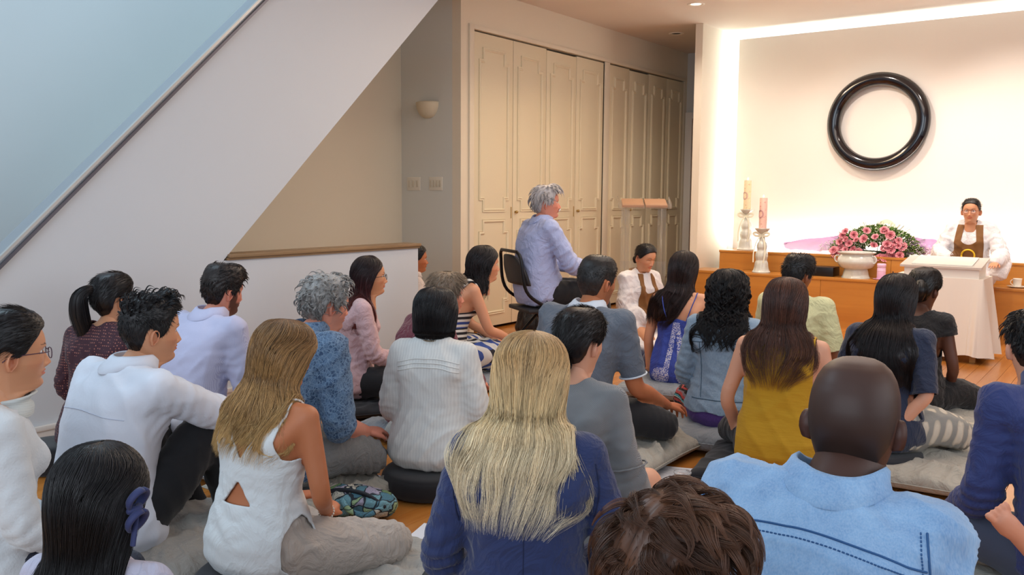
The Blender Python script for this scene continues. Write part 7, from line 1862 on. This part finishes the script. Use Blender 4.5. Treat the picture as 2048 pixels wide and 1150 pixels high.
# folding chair
pr_ = root_of('folding chair'); _a = pr_.rotation_euler.z + PI / 2
ch = empty('folding_chair', (pr_.location.x + .035 * math.cos(_a), pr_.location.y + .035 * math.sin(_a), 0), pr_.rotation_euler.z); tag(ch, 'black metal folding chair under the person in the pale blue shirt', 'chair')
BM = plain('black_enamel', '#141417', .3, metal=.3); BV = fabric('black_vinyl', '#1a1a1e', .5, 300, .3, .05)
hs = pr_.scale[0]; sz = .455 * hs
MB().box(-.20, .20, -.20, .21, sz - .035, sz - .002, .014).build('seat', BV, ch, auto=40)
v = []; f = []; n1, n2 = 14, 10
for i in range(n1):
    t_ = i / (n1 - 1) * 2 - 1
    for j in range(n2): q = j / (n2 - 1); w_ = .205 * (1 - .28 * q ** 3); zz = sz + .17 + .22 * q - .05 * (abs(t_) ** 3) * q; v.append((t_ * w_, -.205 - .055 * q - .035 * (1 - t_ * t_), zz))
for i in range(n1 - 1):
    for j in range(n2 - 1): f.append((i * n2 + j, i * n2 + j + 1, (i + 1) * n2 + j + 1, (i + 1) * n2 + j))
k = len(v); v2 = [(x, y + .022, z_) for x, y, z_ in v]
m_ = MB().add(v, [q[::-1] for q in f]).add(v2, f)
bd = [i * n2 for i in range(n1)] + [(n1 - 1) * n2 + j for j in range(1, n2)] + [i * n2 + n2 - 1 for i in range(n1 - 2, -1, -1)] + [j for j in range(n2 - 2, 0, -1)]
m_.f += [(bd[i], bd[(i + 1) % len(bd)], bd[(i + 1) % len(bd)] + k, bd[i] + k) for i in range(len(bd))]
m_.build('backrest', BV, ch, smooth=True)
for s in (-1, 1):
    MB().tube(spline([(s * .225, .30, .012), (s * .222, .02, sz - .06), (s * .215, -.215, sz + .12), (s * .200, -.262, sz + .36), (s * .15, -.275, sz + .415)], 30), .0125, 10).build('front_leg', BM, ch, smooth=True)
    MB().tube([(s * .205, -.30, .012), (s * .205, .10, sz - .03), (s * .205, .15, sz - .015)], .0115, 10).build('rear_leg', BM, ch, smooth=True)
    MB().tube([(s * .205, -.30, .0), (s * .205, -.295, .03)], .015, 10).build('foot_cap', plain('rubber', '#0d0d0e', .8), ch, smooth=True)
MB().tube([(-.15, -.275, sz + .415), (.15, -.275, sz + .415)], .0125, 10).build('top_rail', BM, ch, smooth=True)
MB().tube([(-.22, .22, .12), (.22, .22, .12)], .009, 8).build('front_stretcher', BM, ch, smooth=True)
MB().tube([(-.205, -.25, .07), (.205, -.25, .07)], .009, 8).build('rear_stretcher', BM, ch, smooth=True)

# backpack beneath the chair and pink bag beside it
c = onz(1063, 678, 0); bp = empty('backpack', (c[0], c[1], 0), math.radians(30)); tag(bp, 'black backpack standing on the floor in front of the folding chair', 'bag')
bl_ = fabric('black_nylon', '#111116', .6, 250, .4, .1, .05, .4, 12)
V, F = remesh([ell((0, 0, .17), (.135, .085, .175)), ell((0, 0, .10), (.15, .095, .11)), ell((0, -.07, .12), (.10, .055, .10))], .011, 5); N = vnormals(V, F); link('pack_body', fastmesh('pack_body', folds(V, N, .008, 18, 3), F), bl_, bp)
MB().tube(spline([(-.03, 0, .33), (-.02, 0, .37), (.02, 0, .37), (.03, 0, .33)], 12), .008, 8).build('top_loop', bl_, bp, smooth=True)
for s in (-1, 1): MB().tube(spline([(s * .05, -.085, .28), (s * .06, -.12, .18), (s * .05, -.115, .08)], 12), .012, 8, flat=.4).build('pocket_strap', bl_, bp, smooth=True)
c = onz(1092, 668, 0); pk = empty('tote_bag', (c[0], c[1], 0), math.radians(30)); tag(pk, 'dusky pink bag leaning behind the black backpack', 'bag')
V, F = remesh([ell((0, 0, .14), (.07, .05, .15)), ell((.01, 0, .07), (.09, .06, .08))], .011, 5); N = vnormals(V, F); link('bag_body', fastmesh('bag_body', folds(V, N, .008, 18, 5), F), fabric('pink_bag', '#8d3f62', .7), pk)

# quilted bag
c = onz(716, 1032, 0); qb = empty('quilted_bag', (c[0], c[1], 0), math.radians(20)); tag(qb, 'quilted bag with green and blue paisley pattern and dark zip on the floor', 'bag')
t = NT('paisley'); v1 = t.n('ShaderNodeTexVoronoi', feature='DISTANCE_TO_EDGE'); v1.inputs['Scale'].default_value = 17; nzv = t.noise(9, 3, None, .5, 1); v2 = t.n('ShaderNodeTexVoronoi'); v2.inputs['Scale'].default_value = 17
add = t.n('ShaderNodeVectorMath', operation='ADD'); t.l(t.co(), add.inputs[0]); sc3 = t.n('ShaderNodeVectorMath', operation='SCALE'); ntex = t.n('ShaderNodeTexNoise'); ntex.inputs['Scale'].default_value = 12; t.l(t.co(), ntex.inputs['Vector']); t.l(ntex.outputs['Color'], sc3.inputs[0]); sc3.inputs['Scale'].default_value = .10; t.l(sc3.outputs[0], add.inputs[1])
t.l(add.outputs[0], v1.inputs['Vector']); t.l(add.outputs[0], v2.inputs['Vector']); sp = t.n('ShaderNodeSeparateColor'); t.l(v2.outputs['Color'], sp.inputs[0])
cc = t.ramp(sp.outputs[0], [(0, hx('#9fb98a')), (.25, hx('#78a9b5')), (.45, hx('#c9c4b4')), (.6, hx('#6f8f5e')), (.78, hx('#a9a2b8')), (.9, hx('#4d7f92'))], 'CONSTANT'); ln = t.math('GREATER_THAN', t.math('SINE', t.math('MULTIPLY', v1.outputs['Distance'], 95)), .35)
cc = t.mix(t.math('MULTIPLY', ln, .55), cc, hx('#3e4a4c')); t.set(color=t.mix(t.math('LESS_THAN', v1.outputs['Distance'], .045), cc, hx('#232b33')), rough=.8); t.bump(v1.outputs['Distance'], .6, .01)
V, F = remesh([ell((0, 0, .062), (.165, .085, .062)), ell((-.06, 0, .05), (.13, .09, .05)), ell((.07, 0, .06), (.10, .08, .058))], .009, 4); N = vnormals(V, F)
link('bag_body', fastmesh('bag_body', folds(V, N, .008, 26, 6), F), t.m, qb)
MB().tube(spline([(-.15, -.03, .085), (-.05, -.045, .117), (.06, -.05, .112), (.14, -.05, .07)], 24), .009, 8, flat=.6).build('zip', plain('zip_dark', '#20242d', .5), qb, smooth=True)
MB().tube(spline([(-.03, -.08, .09), (.02, -.105, .06), (.09, -.10, .05), (.13, -.06, .07)], 24), .011, 8, flat=.5).build('wrist_strap', t.m, qb, smooth=True)

paper(728, 970, math.radians(10), 'blank white sheet of paper on the floor beside the paisley bag', lines=False)
paper(866, 1082, math.radians(15), 'white sheet of paper half hidden beyond the linen trousers', lines=False)
paper(1356, 953, math.radians(24), 'printed white sheet on the floor in front of the bare knee')
paper(1276, 735, math.radians(20), 'white sheet of paper on the floor beside the kneeling person', lines=False)
paper(1995, 803, math.radians(15), 'white sheet on the floor to the right of the black dress', lines=True)
x, y, a = under('curly grey', .17, .42)
# plastic cup
c = onz(1364, 985, 0); cp_ = empty('plastic_cup', (c[0], c[1], 0)); tag(cp_, 'clear plastic cup on the floor by the printed sheet', 'cup')
pm = NT('clear_plastic'); pm.set(color=(.9, .93, .95), rough=.08, trans=.9, ior=1.4, alpha=.7)
MB().lathe([(0, 0), (.026, 0), (.028, .002), (.036, .085), (.038, .088), (.0365, .089), (.034, .085), (.026, .004), (0, .004)], 32).build('cup_body', pm.m, cp_, smooth=True)
MB().lathe([(.037, .086), (.039, .089), (.038, .093), (.030, .094), (0, .094)], 32).build('lid', pm.m, cp_, smooth=True)
print('all', time.time() - T0, 'tris', sum(len(o.data.loops) - 2 * len(o.data.polygons) for o in bpy.data.objects if o.type == 'MESH'))
